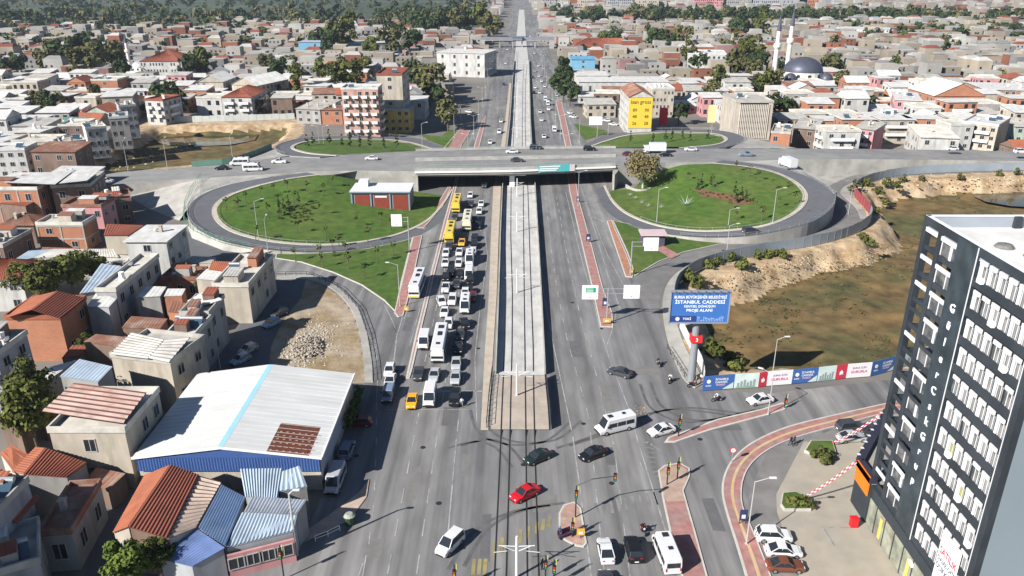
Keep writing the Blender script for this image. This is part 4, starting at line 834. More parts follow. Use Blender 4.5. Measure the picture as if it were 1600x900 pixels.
shed([(256, 463, 5.8), (284, 462, 5.8), (290, 451, 6), (262, 451, 6)], 'white', 'orange', 'small pale roof next to the white square roof', .7, .03)
hpx((282, 493), (326, 493), (356, 466), 8, 'grey', 'flat', 'grey', 'grey house with bare side wall and two dark windows', winx=2, clutter=2)
shed([(292, 470, 8.6), (319, 477, 8.6), (347, 468, 9.2), (325, 452, 9.2)], 'white', None, 'folded white sheet canopy on the grey house', .6, .05, name='roof_canopy', cat='roof')
hpx((258, 526), (300, 528), (326, 498), 7.4, 'grey', 'flat', 'white', 'shaded house with white terrace and orange parapet', winx=2, clutter=4)
hpx((174, 558), (266, 569), (298, 528), 7.8, 'cream', 'flat', 'grey', 'cream house with shaded side windows under grey striped sheets', winx=0, clutter=0, shanty=0)
shed([(173, 553, 8.7), (206, 519, 9.0), (257, 530, 9.0), (231, 560, 8.7)], 'grey', None, 'grey striped sheet roof with a light blue patch', .7, .1, rm('gstripe', (.56, .53, .48)), name='sheet_roof', cat='roof')
shed([(232, 559, 8.75), (258, 530.5, 9.05), (298, 526, 9.0), (264, 566, 8.7)], 'grey', None, 'grey striped sheet roof next to the shaded windows', .7, .1, rm('gstripe', (.56, .53, .48)), name='sheet_roof', cat='roof')
shed([(130, 534, 6), (185, 542, 6), (200, 527, 6.3), (150, 522, 6.3)], 'rusty', 'brown', 'dusty brown roof between the orange house and striped sheets', .6, .06)
shed([(205, 412, 5), (250, 409, 5), (268, 398, 5), (230, 396, 5)], 'pale', 'beige', 'small dusty roof behind the long narrow house', .6, .04)

def filler(P, z, rcol, wall, label): shed([(x, y, z + (.35 if i > 1 else 0)) for i, (x, y) in enumerate(P)], rcol, wall, label, .5, .06)
for P, z, rc, wl, lb in (([(190, 512), (250, 514), (262, 498), (205, 494)], 4.0, 'rusty', 'brown', 'low rusty roof between the long blue wall and striped sheets'), ([(262, 487), (285, 489), (292, 474), (268, 470)], 5.5, 'rusty', 'orange', 'small rusty roof left of the folded white canopy'), ([(232, 448), (262, 446), (272, 434), (240, 434)], 3.8, 'red', 'brown', 'small dark red roof left of the low orange house'),
  ([(10, 640), (66, 650), (84, 628), (40, 622)], 4.0, 'grey', 'brown', 'grey roof in the shade below the long white roof'), ([(96, 560), (124, 556), (140, 540), (112, 540)], 4.2, 'red', 'brown', 'small dark tiled roof right below the orange house'), ([(60, 520), (-10, 520), (-10, 505), (8, 505)], 3.5, 'grey', 'brown', 'grey lean-to roof cut by the left edge beside the orange house'),
  ([(205, 392), (252, 396), (262, 388), (222, 384)], 3.6, 'pale', 'beige', 'dusty low roof in front of the bare white-grey house'), ([(285, 410), (330, 412), (338, 402), (300, 400)], 3.6, 'grey', 'beige', 'grey low roof between white-grey house and orange tiles'), ([(136, 404), (196, 412), (205, 400), (160, 396)], 4.0, 'pale', 'grey', 'dusty roof at the right end of the long pale roof'),
  ([(352, 470), (372, 476), (384, 462), (362, 458)], 3.2, 'grey', 'brown', 'small grey roof in the yard beside the dark street'), ([(0, 660), (30, 668), (46, 648), (14, 640)], 5.0, 'rusty', 'brown', 'brown roof at the left edge beside the tall leafy tree'), ([(126, 758), (170, 764), (196, 740), (150, 730)], 3.0, 'rusty', 'brown', 'shaded brown lean-to roof below the blank cream wall'),
  ([(0, 318), (40, 322), (60, 312), (10, 306)], 5.2, 'red', 'brown', 'dark red roof at the left edge below the tall brick house'), ([(62, 398), (118, 399), (124, 388), (66, 386)], 3.4, 'rusty', 'brown', 'brown yard roof below the framed brick house')): filler(P, z, rc, wl, lb)
house(-62.5, 52.5, 11, 14, 15, 0, 'grey', 'flat', 'grey', label='grey apartment block just outside the lower left corner', clutter=1)
# ------------------------------------------------------------------ landmarks beyond the overpass
hpx((533, 140), (590, 140), (592, 134), 19, 'salmon', 'flat', 'white', 'six-storey salmon apartment block with balconies facing the far left loop', name='apartment_block', cat='building', floors=6, winx=5, balc=4, clutter=2)
hpx((588, 118), (628, 118), (628, 108), 22, 'beige', 'flat', 'red', 'tall blank beige block behind the salmon apartments', name='apartment_block', cat='building', floors=7, winx=0 or 1, clutter=1)
hpx((597, 172), (640, 172), (638, 164), 9, 'yellow', 'slab', 'light-blue', 'yellow three-storey house right of the salmon apartments', floors=3, winx=4, clutter=0)
hpx((628, 158), (664, 158), (662, 150), 8, 'white', 'slab', 'white', 'plain white hall behind the yellow house', name='hall', cat='building', floors=2, winx=2, clutter=0)
hpx((682, 82), (757, 84), (756, 72), 14, 'white', 'slab', 'white', 'big blank white building left of the avenue', name='hall', cat='building', floors=3, winx=4, clutter=2)
hpx((502, 172), (534, 172), (534, 165), 6, 'brick', 'slab', 'rusty', 'low brick workshop left of the salmon apartments')
hpx((462, 170), (500, 172), (498, 160), 6, 'grey', 'shed', 'pale', 'grey shed left of the brick workshop')
hpx((218, 96), (283, 96), (283, 88), 11, 'white', 'hip', 'red', 'long white school with red hipped roof left of the dark cypress', name='school', cat='building', floors=3, winx=14, clutter=0)
hpx((466, 66), (500, 66), (505, 54), 11, M('blue_clad', (.16, .36, .50), .6, .08), 'slab', 'light-blue', 'bright blue factory end at the far left', name='factory', cat='building', floors=2, winx=2, clutter=0)
hpx((502, 70), (622, 66), (618, 54), 9, M('blue_clad2', (.09, .22, .36), .6, .08), 'slab', 'pale', 'long low blue factory hall at the far left', name='factory', cat='building', floors=1, winx=18, clutter=0)
yt = hpx((983, 152), (1021, 152), (1012, 133), 15, 'white', 'gable', 'rusty', 'five-storey white block with yellow advertising wall and brown roof', name='apartment_block', cat='building', floors=5, winx=1, clutter=0)
yw = (G(1021, 152, 15) - G(983, 152, 15)).length; yd = FOOT[-1][3]
mb = MB(); mb.box((0, -yd - .12, 3.2), (yw * .97, .16, 11.6)); yb = mb.build('advert_panel', M('advert_yellow', (.72, .47, .05), .7, .06), yt)
lettering('isan gross', 2.0, yb, (0, -yd - .22, 13.2), (math.pi / 2, 0, 0), flat('advert_ink', (.12, .10, .02)), .03)
for i, x in enumerate((-2.2, 2.4)):
    for j, z in enumerate((10.1, 7.6, 5.0)): lettering(('89', '48', '26', '90', '48', '28')[i * 3 + j], 1.7, yb, (x, -yd - .22, z), (math.pi / 2, 0, 0), MATS['advert_ink'], .03, name='price')
hpx((1020, 140), (1054, 140), (1056, 132), 12, 'beige', 'flat', 'white', 'beige four-storey block behind the yellow advertising wall', name='apartment_block', cat='building', floors=4, winx=6)
gt = hpx((1145, 160), (1205, 161), (1204, 149), 14, 'beige', 'flat', 'grey', 'office block with ribbed beige facade beside the far right loop', name='office_block', cat='building', floors=5, winx=1, clutter=3, side=1)
gw, gd = FOOT[-1][2], FOOT[-1][3]
fin = MB().box((0, 0, 0), (.28, .35, 12.8)).mesh('facade_fin', M('fin', (.60, .54, .46), .9, .1))
for k in range(17): child('facade_fin', fin, gt, (-gw * .75 + k * gw * .095, -gd - .18, .6))
for k in range(6): mb = MB(); mb.box((-gw * .02, -gd - .08, 2.3 * k + 1.6), (gw * 1.5, .1, .9)); mb.build('window_band', glass_dark, gt)
hpx((1128, 164), (1148, 164), (1148, 156), 8, 'white', 'slab', 'white', 'small white annex left of the ribbed office block', clutter=0)
hpx((900, 118), (950, 118), (952, 112), 9, 'white', 'slab', 'white', 'white factory hall with blue roof strip right of the avenue', name='factory', cat='building', winx=6, clutter=0)
hpx((893, 93), (930, 93), (934, 88), 9, M('blue_clad', (.1, .3, .5)), 'slab', 'bright blue', 'hall with bright blue roof right of the avenue', name='factory', cat='building', winx=1, clutter=0)
hpx((905, 128), (1045, 128), (1040, 120), 8, 'white', 'slab', 'white', 'long white factory with ribbon window right of the avenue', name='factory', cat='building', floors=1, winx=20, clutter=0)
hpx((895, 74), (1000, 74), (998, 62), 6, 'beige', 'hip', 'red', 'long low hall with red roof right of the avenue', name='hall', cat='building', floors=1, winx=10, clutter=0)
hpx((1075, 85), (1135, 86), (1132, 76), 11, 'white', 'flat', 'white', 'white three-storey block with blue windows left of the mosque', name='apartment_block', cat='building', winx=8)
hpx((1250, 112), (1320, 112), (1318, 105), 9, 'brick', 'slab', 'white', 'long brick block behind the mosque', winx=10, floors=3, clutter=0)
hpx((1316, 44), (1390, 46), (1388, 40), 10, 'white', 'slab', 'white', 'long white hall below the far green belt', name='hall', cat='building', winx=12, clutter=0)
hpx((1334, 200), (1366, 204), (1362, 195), 8.5, 'pink', 'shed', 'grey', 'bright pink three-storey house by the overpass on the right', floors=3, winx=3, balc=1)
hpx((1440, 215), (1500, 217), (1495, 203), 7, 'white', 'shed', 'pale', 'wide white two-storey house by the overpass on the right', winx=3, clutter=1)
hpx((1504, 192), (1560, 198), (1556, 184), 9, 'cream', 'flat', 'white', 'cream three-storey house right of the wide white house', winx=4, balc=1)
hpx((1400, 156), (1440, 158), (1444, 146), 8, 'pink', 'slab', 'white', 'pink house with large white roof on the right')
hpx((1356, 182), (1402, 186), (1412, 172), 7, 'cream', 'slab', 'white', 'house with broad white roof behind the bright pink house')
hpx((1540, 140), (1620, 142), (1615, 130), 9, 'brick', 'slab', 'white', 'long red brick building with white roof at the right edge', winx=8, frame=True)
hpx((1460, 150), (1540, 150), (1530, 138), 8, 'brick', 'gable', 'pale', 'red brick hall with pale gable roof on the right', winx=4)
hpx((1205, 208), (1235, 210), (1240, 198), 8, 'orange', 'flat', 'grey', 'orange brick house at the right end of the far loop', winx=2)
hpx((1240, 200), (1275, 203), (1280, 192), 7, 'brown', 'shed', 'grey', 'dark-fronted shop house right of the orange brick house', winx=2)
hpx((158, 152), (206, 150), (212, 141), 11, 'cream', 'slab', 'white', 'tall cream block with blank front and black shaded side', winx=1, clutter=0)
hpx((142, 126), (183, 126), (182, 121), 9, 'orange', 'flat', 'beige' if 0 else 'pale', 'orange brick block below the dark trees', winx=1)
hpx((128, 178), (172, 178), (176, 170), 6, 'mint', 'gable', 'red', 'house with plain red roof left of the black shaded side', winx=2)
hpx((70, 200), (106, 200), (106, 189), 6, 'orange', 'shed', 'teal', 'orange house with teal roof on the left', winx=2)
hpx((-40, 237), (38, 235), (45, 226), 11, 'white', 'flat', 'white', 'white four-storey block at the left edge beyond the overpass', winx=5, floors=4)
for p0, p1, p2, z, wl, rc, lb in (((170, 186), (200, 184), (204, 177), 11, 'grey', 'white', 'grey block with shaded side nearest the pond corner'), ((134, 203), (166, 200), (172, 192), 10, 'white', 'pale', 'white block with shaded side left of the pond'), ((96, 226), (134, 222), (142, 212), 11, 'cream', 'grey', 'cream block with shaded side at the pond lower left'), ((186, 168), (212, 166), (216, 160), 12, 'blue-grey', 'grey', 'tall grey block above the pond left bank')): hpx(p0, p1, p2, z, wl, 'flat', rc, lb, winx=3)
hpx((226, 157), (254, 158), (254, 150), 10, 'white', 'flat', 'red', 'narrow white house with balconies by the pale site fence', winx=2, balc=2)
hpx((346, 152), (392, 152), (390, 140), 9, 'white', 'hip', 'red', 'white balcony house with red roof by the pale site fence', winx=4, balc=2)
hpx((308, 128), (348, 128), (352, 120), 9, 'cream', 'gable', 'white', 'cream hall with two dark vents behind the dark tree', winx=2, clutter=0)
hpx((362, 132), (402, 134), (398, 120), 10, 'cream', 'gable', 'white', 'large cream hall with white arched roof on the left', winx=1, clutter=0)
# ------------------------------------------------------------------ trees
bark = M('bark', (.12, .095, .07), .95, .2, 2); bark_pale = M('bark_pale', (.42, .40, .36), .9, .15, 2)
def leafm(n, c, c2): return M('leaf_' + n, c, .85, .30, 1.2, c2, .45, spec=.15, rnd=.22, mixlo=.35, mixhi=.65)
LEAF = {'green': leafm('green', (.068, .085, .022), (.10, .105, .025)), 'dark': leafm('dark', (.030, .050, .020), (.045, .066, .022)), 'lime': leafm('lime', (.105, .145, .026), (.065, .098, .02)), 'autumn': leafm('autumn', (.125, .098, .040), (.165, .14, .065)), 'olive': leafm('olive', (.075, .086, .032), (.105, .092, .036)), 'blue': leafm('blue', (.035, .06, .036), (.05, .075, .04))}
def crown(rng, rx, rz, zc, n, leaf, shape='round', clumps=14, mb=None):
    """leaf faces gathered in clumps through the crown's volume"""
    mb = mb or MB(); C = []
    for k in range(clumps):
        while True:
            x, y, z = rng.uniform(-1, 1), rng.uniform(-1, 1), rng.uniform(-1, 1)
            if .1 < x * x + y * y + z * z < 1: break
        if shape == 'cone': s = max(.12, (1 - z) / 2); C.append((x * rx * s, y * rx * s, zc + z * rz, (.38 * s + .1) * rx))
        elif shape == 'column': C.append((x * rx * .7, y * rx * .7, zc + z * rz, .5 * rx))
        else: C.append((x * rx * .78, y * rx * .78, zc + z * rz * .78, rx * rng.uniform(.26, .46)))
    for k in range(n):
        cx, cy, cz, r = C[rng.randrange(len(C))]
        a, u = rng.uniform(0, 6.283), rng.uniform(-.7, 1); s = math.sqrt(max(0, 1 - u * u)); rr = r * rng.uniform(.55, 1.1)
        p = Vector((cx + rr * s * math.cos(a), cy + rr * s * math.sin(a), cz + rr * u * .8))
        nn = Vector((s * math.cos(a) + rng.uniform(-.6, .6), s * math.sin(a) + rng.uniform(-.6, .6), u + rng.uniform(-.3, .8))).normalized()
        t = nn.orthogonal().normalized(); w = nn.cross(t); an = rng.uniform(0, 6.28); t, w = t * math.cos(an) + w * math.sin(an), w * math.cos(an) - t * math.sin(an)
        l = leaf * rng.uniform(.6, 1.25); mb.face([p - t * l, p - w * l * .6, p + t * l, p + w * l * .6])
    return mb
def trunk(rng, h, r, spread, limbs=4, top=.8):
    mb = MB(); p = Vector((0, 0, -.1)); q = Vector((rng.uniform(-.1, .1) * h * .2, rng.uniform(-.1, .1) * h * .2, h)); mb.cyl(p, q, r, r * .6, 7)
    for k in range(limbs):
        a = 6.283 * k / limbs + rng.uniform(-.4, .4); e = q + Vector((math.cos(a) * spread, math.sin(a) * spread, spread * rng.uniform(.7, 1.3))); mb.cyl(q - Vector((0, 0, h * .1 * (k % 3))), e, r * .5, r * .15, 5)
    return mb
TP = {}
def proto(key, rx, rz, th, n, leaf, mat, shape='round', clumps=14, seed=0, limbs=4, bk=bark):
    rng = random.Random(seed); TP[key] = (trunk(rng, th, max(.07, rx * .07), rx * .55, limbs).mesh('trunk', bk), crown(rng, rx, rz, th + rz * .8, n, leaf, shape, clumps).mesh('crown', mat))
for s in range(3):
    proto(f'near{s}', 2.6, 2.5, 2.6, 2600, .26, LEAF['lime' if s == 1 else 'green'], clumps=26, seed=s)
    proto(f'mid{s}', 3.0, 3.4, 2.6, 520, .55, LEAF['green'], clumps=16, seed=10 + s); proto(f'dark{s}', 3.0, 3.2, 2.2, 520, .55, LEAF['dark'], clumps=16, seed=20 + s)
    proto(f'olive{s}', 3.0, 3.2, 2.4, 480, .55, LEAF['olive'], clumps=15, seed=30 + s); proto(f'poplar{s}', 2.8, 6.4, 2.5, 760, .6, LEAF['green'], 'column', 18, 40 + s)
    proto(f'cypress{s}', 1.3, 4.2, .8, 360, .42, LEAF['dark'], 'cone', 18, 50 + s, 0); proto(f'sapling{s}', .55, .75, 1.3, 90, .16, LEAF['olive' if s == 2 else 'lime'], clumps=7, seed=60 + s, limbs=2)
    proto(f'conifer{s}', .6, 1.5, .4, 150, .2, LEAF['dark'], 'cone', 14, 70 + s, 0); proto(f'bush{s}', 1.0, .7, .1, 200, .22, LEAF['green' if s else 'olive'], clumps=8, seed=80 + s, limbs=0)
proto('autumn', 5.0, 4.3, 3.0, 3000, .34, LEAF['autumn'], clumps=34, seed=91, limbs=6, bk=bark_pale)
def tree(key, p, s=1.0, phrase=None, label=None, cat='tree', group=None, name='tree', sz=None):
    tm, cm = TP[key]; t = bpy.data.objects.new(name, None); COL.objects.link(t); t.empty_display_size = .3
    t.location = p; t.rotation_euler = (0, 0, R.uniform(0, 6.28)); s *= R.uniform(.9, 1.1); t.scale = (s, s, sz or s * R.uniform(.92, 1.1))
    child('trunk', tm, t); child('crown', cm, t)
    if label: tag(t, label, cat, group)
    else: later(t, phrase, cat, group)
    return t
tree('near0', G(62, 712), 1.4, label='tall leafy tree between the white roof and orange roofs', sz=1.6); tree('near2', G(62, 672), 1.25, label='leafy tree top beside the long white roof on the left', sz=1.7)
tree('near1', G(208, 925), 1.05, label='bright green leafy tree at the bottom left before the ridged roofs'); tree('near0', G(258, 905), .72, label='darker leafy tree touching the blue ridged lean-to roof')
for i, (x, y, s) in enumerate(((45, 480, 1.35), (82, 484, 1.6), (118, 470, 1.55), (150, 450, 1.25))): tree(f'near{(0, 2, 0, 2)[i]}', G(x, y), s, 'trees in the big grove above the orange house', group='grove above the orange house', sz=s * .95)
tree('near2', G(140, 560), .7, label='small yellowing tree right of the plain orange house'); tree('near0', G(320, 466), .55, label='small green shrub tree beside the low orange house'); tree('near0', G(232, 650), .6, label='small tree in the gap left of the warehouse')
tree('near2', G(130, 380), .7, label='shrubby tree in the yard of the framed brick house')
tree('autumn', on_floor(1004, 297), 1.02, label='large autumn-brown tree with pale trunk beside the bridge wing wall')
def lawn_z(px, py, tbl):
    """level of a lawn from its rim"""
    d = [((px - x) ** 2 + ((py - y) * 2.2) ** 2, z) for x, y, z in tbl]; w = [(1 / (a + 1) ** 1.5, z) for a, z in d]; return sum(a * z for a, z in w) / sum(a for a, z in w)
LLT = LOOPS[0][1][8:] + [np.array(q) for q in ((520, 273, 5.2), (552, 283, .6), (600, 290, .2), (655, 300, .15))]; RLT = LOOPS[1][1][1:] + [np.array(q) for q in ((1030, 262, 3.5), (1012, 272, 1.5), (990, 295, .3), (960, 297, .2))]
def onlawn(px, py, tbl): return G(px, py, lawn_z(px, py, tbl) + .02)
for x, y in ((373, 330), (354, 328), (420, 340), (465, 365), (510, 372), (556, 355), (595, 352), (530, 385), (480, 300), (505, 305), (450, 300), (428, 303), (518, 295), (400, 375), (460, 318), (575, 378), (610, 360), (440, 345), (500, 335), (385, 318), (408, 310)): tree(f'sapling{R.randrange(3)}', onlawn(x, y, LLT), 1.5, 'small saplings on the near left oval lawn', group='saplings on the near left oval lawn', name='sapling')
for x, y in ((436, 325), (444, 329), (451, 323), (467, 319), (437, 337), (455, 333)): tree(f'conifer{R.randrange(3)}', onlawn(x, y, LLT), 1.15, 'small dark conifers on the near left oval lawn', group='conifers on the near left oval lawn', name='conifer')
for k in range(26): tree(f'bush{R.randrange(3)}', onlawn(445 + R.uniform(-12, 45), 332 + R.uniform(-9, 16), LLT), .42, 'low shrubs in the bed on the near left lawn', cat='shrub', group='low shrubs in the near left lawn bed', name='shrub') if k % 1 == 0 else None
for x, y in ((462, 408), (500, 405), (540, 400), (545, 420), (570, 435), (505, 418), (590, 410), (615, 400), (520, 395)): tree(f'sapling{R.randrange(3)}', G(x, y, .15), 1.55, 'saplings on the lawn beside the left slip road', group='saplings beside the left slip road', name='sapling')
for x, y in ((1075, 285), (1115, 290), (1185, 282), (1205, 296), (1140, 330), (1180, 330), (1230, 305), (1190, 345), (1150, 345), (1150, 268), (1170, 275), (1240, 320), (1215, 325)): tree(f'sapling{R.randrange(3)}', onlawn(x, y, RLT), 1.5, 'small saplings on the near right oval lawn', group='saplings on the near right oval lawn', name='sapling')
for x, y in ((1090, 297), (1096, 293), (1111, 290), (1150, 318), (1158, 309), (1165, 316), (1148, 305)): tree(f'conifer{R.randrange(3)}', onlawn(x, y, RLT), 1.25, 'small dark conifers on the near right oval lawn', group='conifers on the near right oval lawn', name='conifer')
for k in range(22): tree(f'bush{R.randrange(3)}', onlawn(1078 + k * 4.6 + R.uniform(-2, 2), 298 + k * .9 + R.uniform(-4, 5), RLT), .45, 'low shrubs in the curved right lawn bed', cat='shrub', group='low shrubs in the curved bed', name='shrub')
patch('flower_bed', [p + Vector((0, 0, .06)) for p in [onlawn(x, y, RLT) for x, y in ((1066, 297), (1085, 294), (1120, 300), (1150, 306), (1178, 312), (1176, 319), (1150, 320), (1132, 314), (1112, 308), (1085, 307))]], M('bed_mulch', (.15, .075, .045), .95, .3, 1))
AG = MB()
for k in range(26):
    a = 6.283 * k / 26; e = 1.1 + .3 * (k % 3); AG.face([(-.08 * math.sin(a), .08 * math.cos(a), .1), (.08 * math.sin(a), -.08 * math.cos(a), .1), (e * math.cos(a), e * math.sin(a), .35 + .5 * (k % 3))])
AGM = AG.mesh('agave_leaves', M('agave', (.36, .42, .32), .7, .1))
def agave(px, py, s, label):
    t = thing('agave', label, 'plant', onlawn(px, py, RLT)); t.scale = (s,) * 3; child('leaf_rosette', AGM, t)
agave(1071, 321, 1.8, 'large pale agave on the near right oval lawn')
for k, (x, y) in enumerate(((984, 306), (992, 311), (1002, 318), (1012, 323), (1032, 325))):
    t = thing('agave', ordn(k) + ' from the left of the small pale agaves by the right loop', 'plant', onlawn(x, y, RLT), group='small agaves by the right loop'); t.scale = (.75,) * 3; child('leaf_rosette', AGM, t)
for x, y in ((480, 231), (490, 228), (535, 230), (548, 228), (563, 231), (578, 228), (515, 226), (600, 232), (620, 229)): tree(f'conifer{R.randrange(3)}', G(x, y, 3.8), 1.7, 'thin conifers on the far left oval lawn', group='conifers on the far left oval lawn', name='conifer')
for x, y in ((1040, 221), (1050, 219), (1066, 217), (1078, 222), (1020, 224), (1105, 220), (985, 222)): tree(f'conifer{R.randrange(3)}', G(x, y, 3.6), 1.5, 'thin conifers on the far right oval lawn', group='conifers on the far right oval lawn', name='conifer')
for x, y, k, s in ((1288, 722, 'bush1', 1.2), (1280, 712, 'bush0', 1.0), (1272, 715, 'bush2', 1.0), (1297, 716, 'bush0', .9), (1240, 788, 'bush1', 1.0), (1252, 790, 'bush2', 1.0), (1232, 786, 'bush2', .8), (1262, 793, 'bush1', .8)): tree(k, G(x, y, .3), s, 'clipped shrubs in the plaza planters', cat='shrub', group='shrubs in the plaza planters', name='shrub')
for k, P in enumerate(([(1256, 708), (1266, 692), (1300, 692), (1306, 712), (1296, 722)], [(1219, 792), (1222, 774), (1242, 772), (1268, 784), (1267, 800), (1225, 800)])):
    pl = thing('planter', ('large planter with dry shrubs' if k == 0 else 'small planter with green hedge') + ' on the plaza paving', 'planter', G(*P[0])); ring = [G(*p) for p in P]; mb = MB(); mb.prism([(p.x, p.y) for p in ring], 0, .45); mb.build('kerb', kerbm, pl, off=pl.location)
    c = sum(ring, Vector()) / len(ring); mb = MB(); mb.prism([tuple(p.lerp(c, .08).xy) for p in ring], .1, .5); mb.build('hedge_top', grass2, pl, off=pl.location)
hedge = thing('hedge', 'yellow-green hedge along the far right wall of the warehouse', 'hedge', (-22.8, 97.4, 0)); rng = random.Random(5); mb = MB()
for k in range(16): crown(rng, .8, 1.6, 1.8, 70, .25, clumps=6, mb=mb); mb.v[-280:] = [(x + 0, y - 4.2 + k * .58, z) for x, y, z in mb.v[-280:]]
mb.build('foliage', LEAF['lime'], hedge)
# pit edge scrub
for x, y, s in ((1075, 440, 1.3), (1090, 448, 1.5), (1108, 420, 1.0), (1120, 412, 1.1), (1140, 408, 1.2), (1160, 422, 1.3), (1185, 405, 1.0), (1200, 402, 1.2), (1215, 401, 1.1), (1225, 404, 1.0), (1345, 375, 1), (1355, 380, .9), (1362, 384, .9), (1335, 300, 1.6), (1352, 292, 1.4), (1370, 305, 1.4), (1385, 290, 1.3), (1400, 295, 1.2), (1410, 285, 1.2), (1440, 283, 1.0), (1500, 280, .9), (1135, 570, 1.3), (1115, 558, 1.6), (1150, 580, 1.2), (1560, 275, 1.0), (1590, 274, 1.0), (1380, 320, 1.2), (1372, 335, 1.0)):
    tree(f'bush{R.randrange(3)}', on_floor(x, y), s * 1.5, 'scrub bushes round the big pit', cat='bush', group='scrub bushes round the big pit', name='bush')
rng = random.Random(77); mb = MB(); A_ = PIT_R
for k in range(2600):
    x, y = rng.uniform(1080, 1600), rng.uniform(300, 580)
    if (math.sin(x * .021 + y * .04) + math.sin(x * .05 - y * .031) + rng.uniform(-.8, .8)) < .45: continue
    p = on_floor(x, y)
    if p.z > -3.2: continue
    for q in range(5):
        a = rng.uniform(0, 6.28); r_ = rng.uniform(.1, .45); u = Vector((math.cos(a), math.sin(a), 0)); w = Vector((-u.y, u.x, 0)); b = p + u * r_ * rng.random(); mb.face([b - w * r_ * .5, b + w * r_ * .5, b + u * r_ * .6 + Vector((0, 0, rng.uniform(.15, .5)))])
o = mb.build('pit_scrub', LEAF['olive'], kind='stuff'); o['label'] = 'tufts of dry scrub on the pit floor'; o['category'] = 'scrub'
# street and garden trees beyond the overpass: (x, y of the foot, kind, scale)
TL = [(468, 160, 'poplar', 1.15), (523, 150, 'poplar', 1.0), (545, 148, 'mid', 1.7), (505, 135, 'mid', 1.5), (575, 128, 'poplar', .9), (560, 142, 'poplar', .9), (655, 148, 'dark', 1.7), (672, 165, 'olive', 1.9), (645, 130, 'dark', 1.6), (690, 170, 'dark', 1.2), (700, 205, 'olive', 1.1), (695, 200, 'mid', 1.0), (268, 178, 'dark', 1.5), (282, 182, 'dark', 1.3), (262, 170, 'dark', 1.5), (302, 124, 'dark', 1.7), (318, 122, 'mid', 1.6), (284, 126, 'cypress', 1.4), (75, 118, 'olive', 1.7), (100, 115, 'dark', 2.3), (122, 118, 'olive', 1.7), (150, 120, 'olive', 2.2), (168, 112, 'dark', 2.2), (185, 115, 'olive', 1.8), (135, 105, 'dark', 2.4), (90, 105, 'olive', 2.0), (195, 128, 'dark', 1.4), (118, 132, 'mid', 1.0), (15, 125, 'dark', 1.6), (35, 120, 'dark', 1.4), (200, 178, 'dark', .8), (80, 180, 'dark', 1.2), (65, 175, 'olive', 1.0), (150, 165, 'olive', 1.0),
      (880, 160, 'dark', 1.6), (878, 140, 'dark', 1.6), (876, 122, 'dark', 1.5), (890, 168, 'dark', 1.3), (1075, 110, 'mid', 1.5), (1090, 118, 'dark', 1.4), (1110, 165, 'olive', 1.3), (1118, 150, 'mid', 1.5), (1140, 125, 'dark', 1.6), (1165, 118, 'mid', 2.2), (1150, 130, 'olive', 1.9), (1180, 120, 'dark', 1.9), (1175, 135, 'olive', 1.4), (1195, 155, 'mid', 1.5), (1185, 150, 'dark', 1.4), (1205, 150, 'olive', 1.4), (1215, 125, 'dark', 1.3), (1295, 130, 'olive', 1.6), (1300, 118, 'dark', 1.6), (1310, 145, 'olive', 1.2), (1395, 115, 'mid', 1.2), (1208, 190, 'dark', 1.3), (1225, 188, 'dark', 1.1), (1060, 195, 'dark', 1.1), (1400, 108, 'cypress', 1.1), (1330, 210, 'mid', .8), (1100, 175, 'olive', .9), (1180, 205, 'dark', .8), (1150, 206, 'dark', .8), (1020, 85, 'dark', 2.0), (1045, 88, 'dark', 2.2), (1065, 88, 'olive', 2.0), (1035, 78, 'dark', 1.8), (960, 80, 'dark', 1.8), (945, 78, 'mid', 1.5), (500, 85, 'dark', 2.2), (530, 88, 'mid', 2.6), (548, 85, 'poplar', 1.6), (515, 92, 'dark', 2.0), (580, 100, 'mid', 1.8), (610, 95, 'olive', 2.2), (640, 90, 'dark', 2.2), (660, 60, 'dark', 3.0), (690, 58, 'dark', 3.2), (715, 62, 'olive', 3.0), (735, 60, 'dark', 3.2), (755, 62, 'mid', 3.0), (770, 66, 'olive', 2.4), (1150, 62, 'dark', 2.4), (1165, 58, 'dark', 2.6), (1185, 62, 'mid', 2.2), (420, 120, 'olive', 1.3), (430, 158, 'dark', 1.2), (440, 130, 'dark', 1.4), (455, 118, 'olive', 1.3)]
for x, y, k, s in TL:
    p = G(x, y); zone = ('left' if x < 800 else 'right') + ' of the avenue'
    nm = {'poplar': 'tall poplars', 'mid': 'green trees', 'dark': 'dark green trees', 'olive': 'brownish autumn trees', 'cypress': 'dark cypresses'}[k]
    tree(f'{k}{R.randrange(3)}', p, s * 1.35, f'{nm} among houses {zone}', group=f'{nm} {zone}')
    FOOT.append((p.x, p.y, 2.2, 2.2))

# ------------------------------------------------------------------ the other houses, street by street
BLOCK = [P2([(395, 300), (430, 200), (700, 195), (1170, 190), (1240, 235), (1240, 262), (160, 300)])]
ARM = [(x_, y_) for x_, y_ in ((0, 0),)]
def road_x(Y): return 1.5 + .0066 * (Y - 230)
def free(x, y, r):
    if 36 > abs(x - road_x(y)) and y > 150: return False
    Qp = np.array([[x, y]])
    for poly in (PIT_L, PIT_R, BLOCK[0], LRIM, RIM):
        if inside(Qp, poly)[0] or polydist(Qp, poly)[0] < r + 1: return False
    return not taken(x, y, r)
rng = random.Random(21); cand = []
y = 150.0
while y < 470:
    x = -0.70 * y - 14
    while x < .70 * y + 14:
        cand.append((x + rng.uniform(-1.5, 1.5), y + rng.uniform(-1.2, 1.2))); x += rng.uniform(10.5, 14.5)
    y += 12.2 if int(y / 12.2) % 3 else 15.5
nh = 0
SITE_BOX = lambda x, y: (y < 262 and x > -118) or (y < 255 and x > 0) or (y < 200 and x > -118) or y < 165
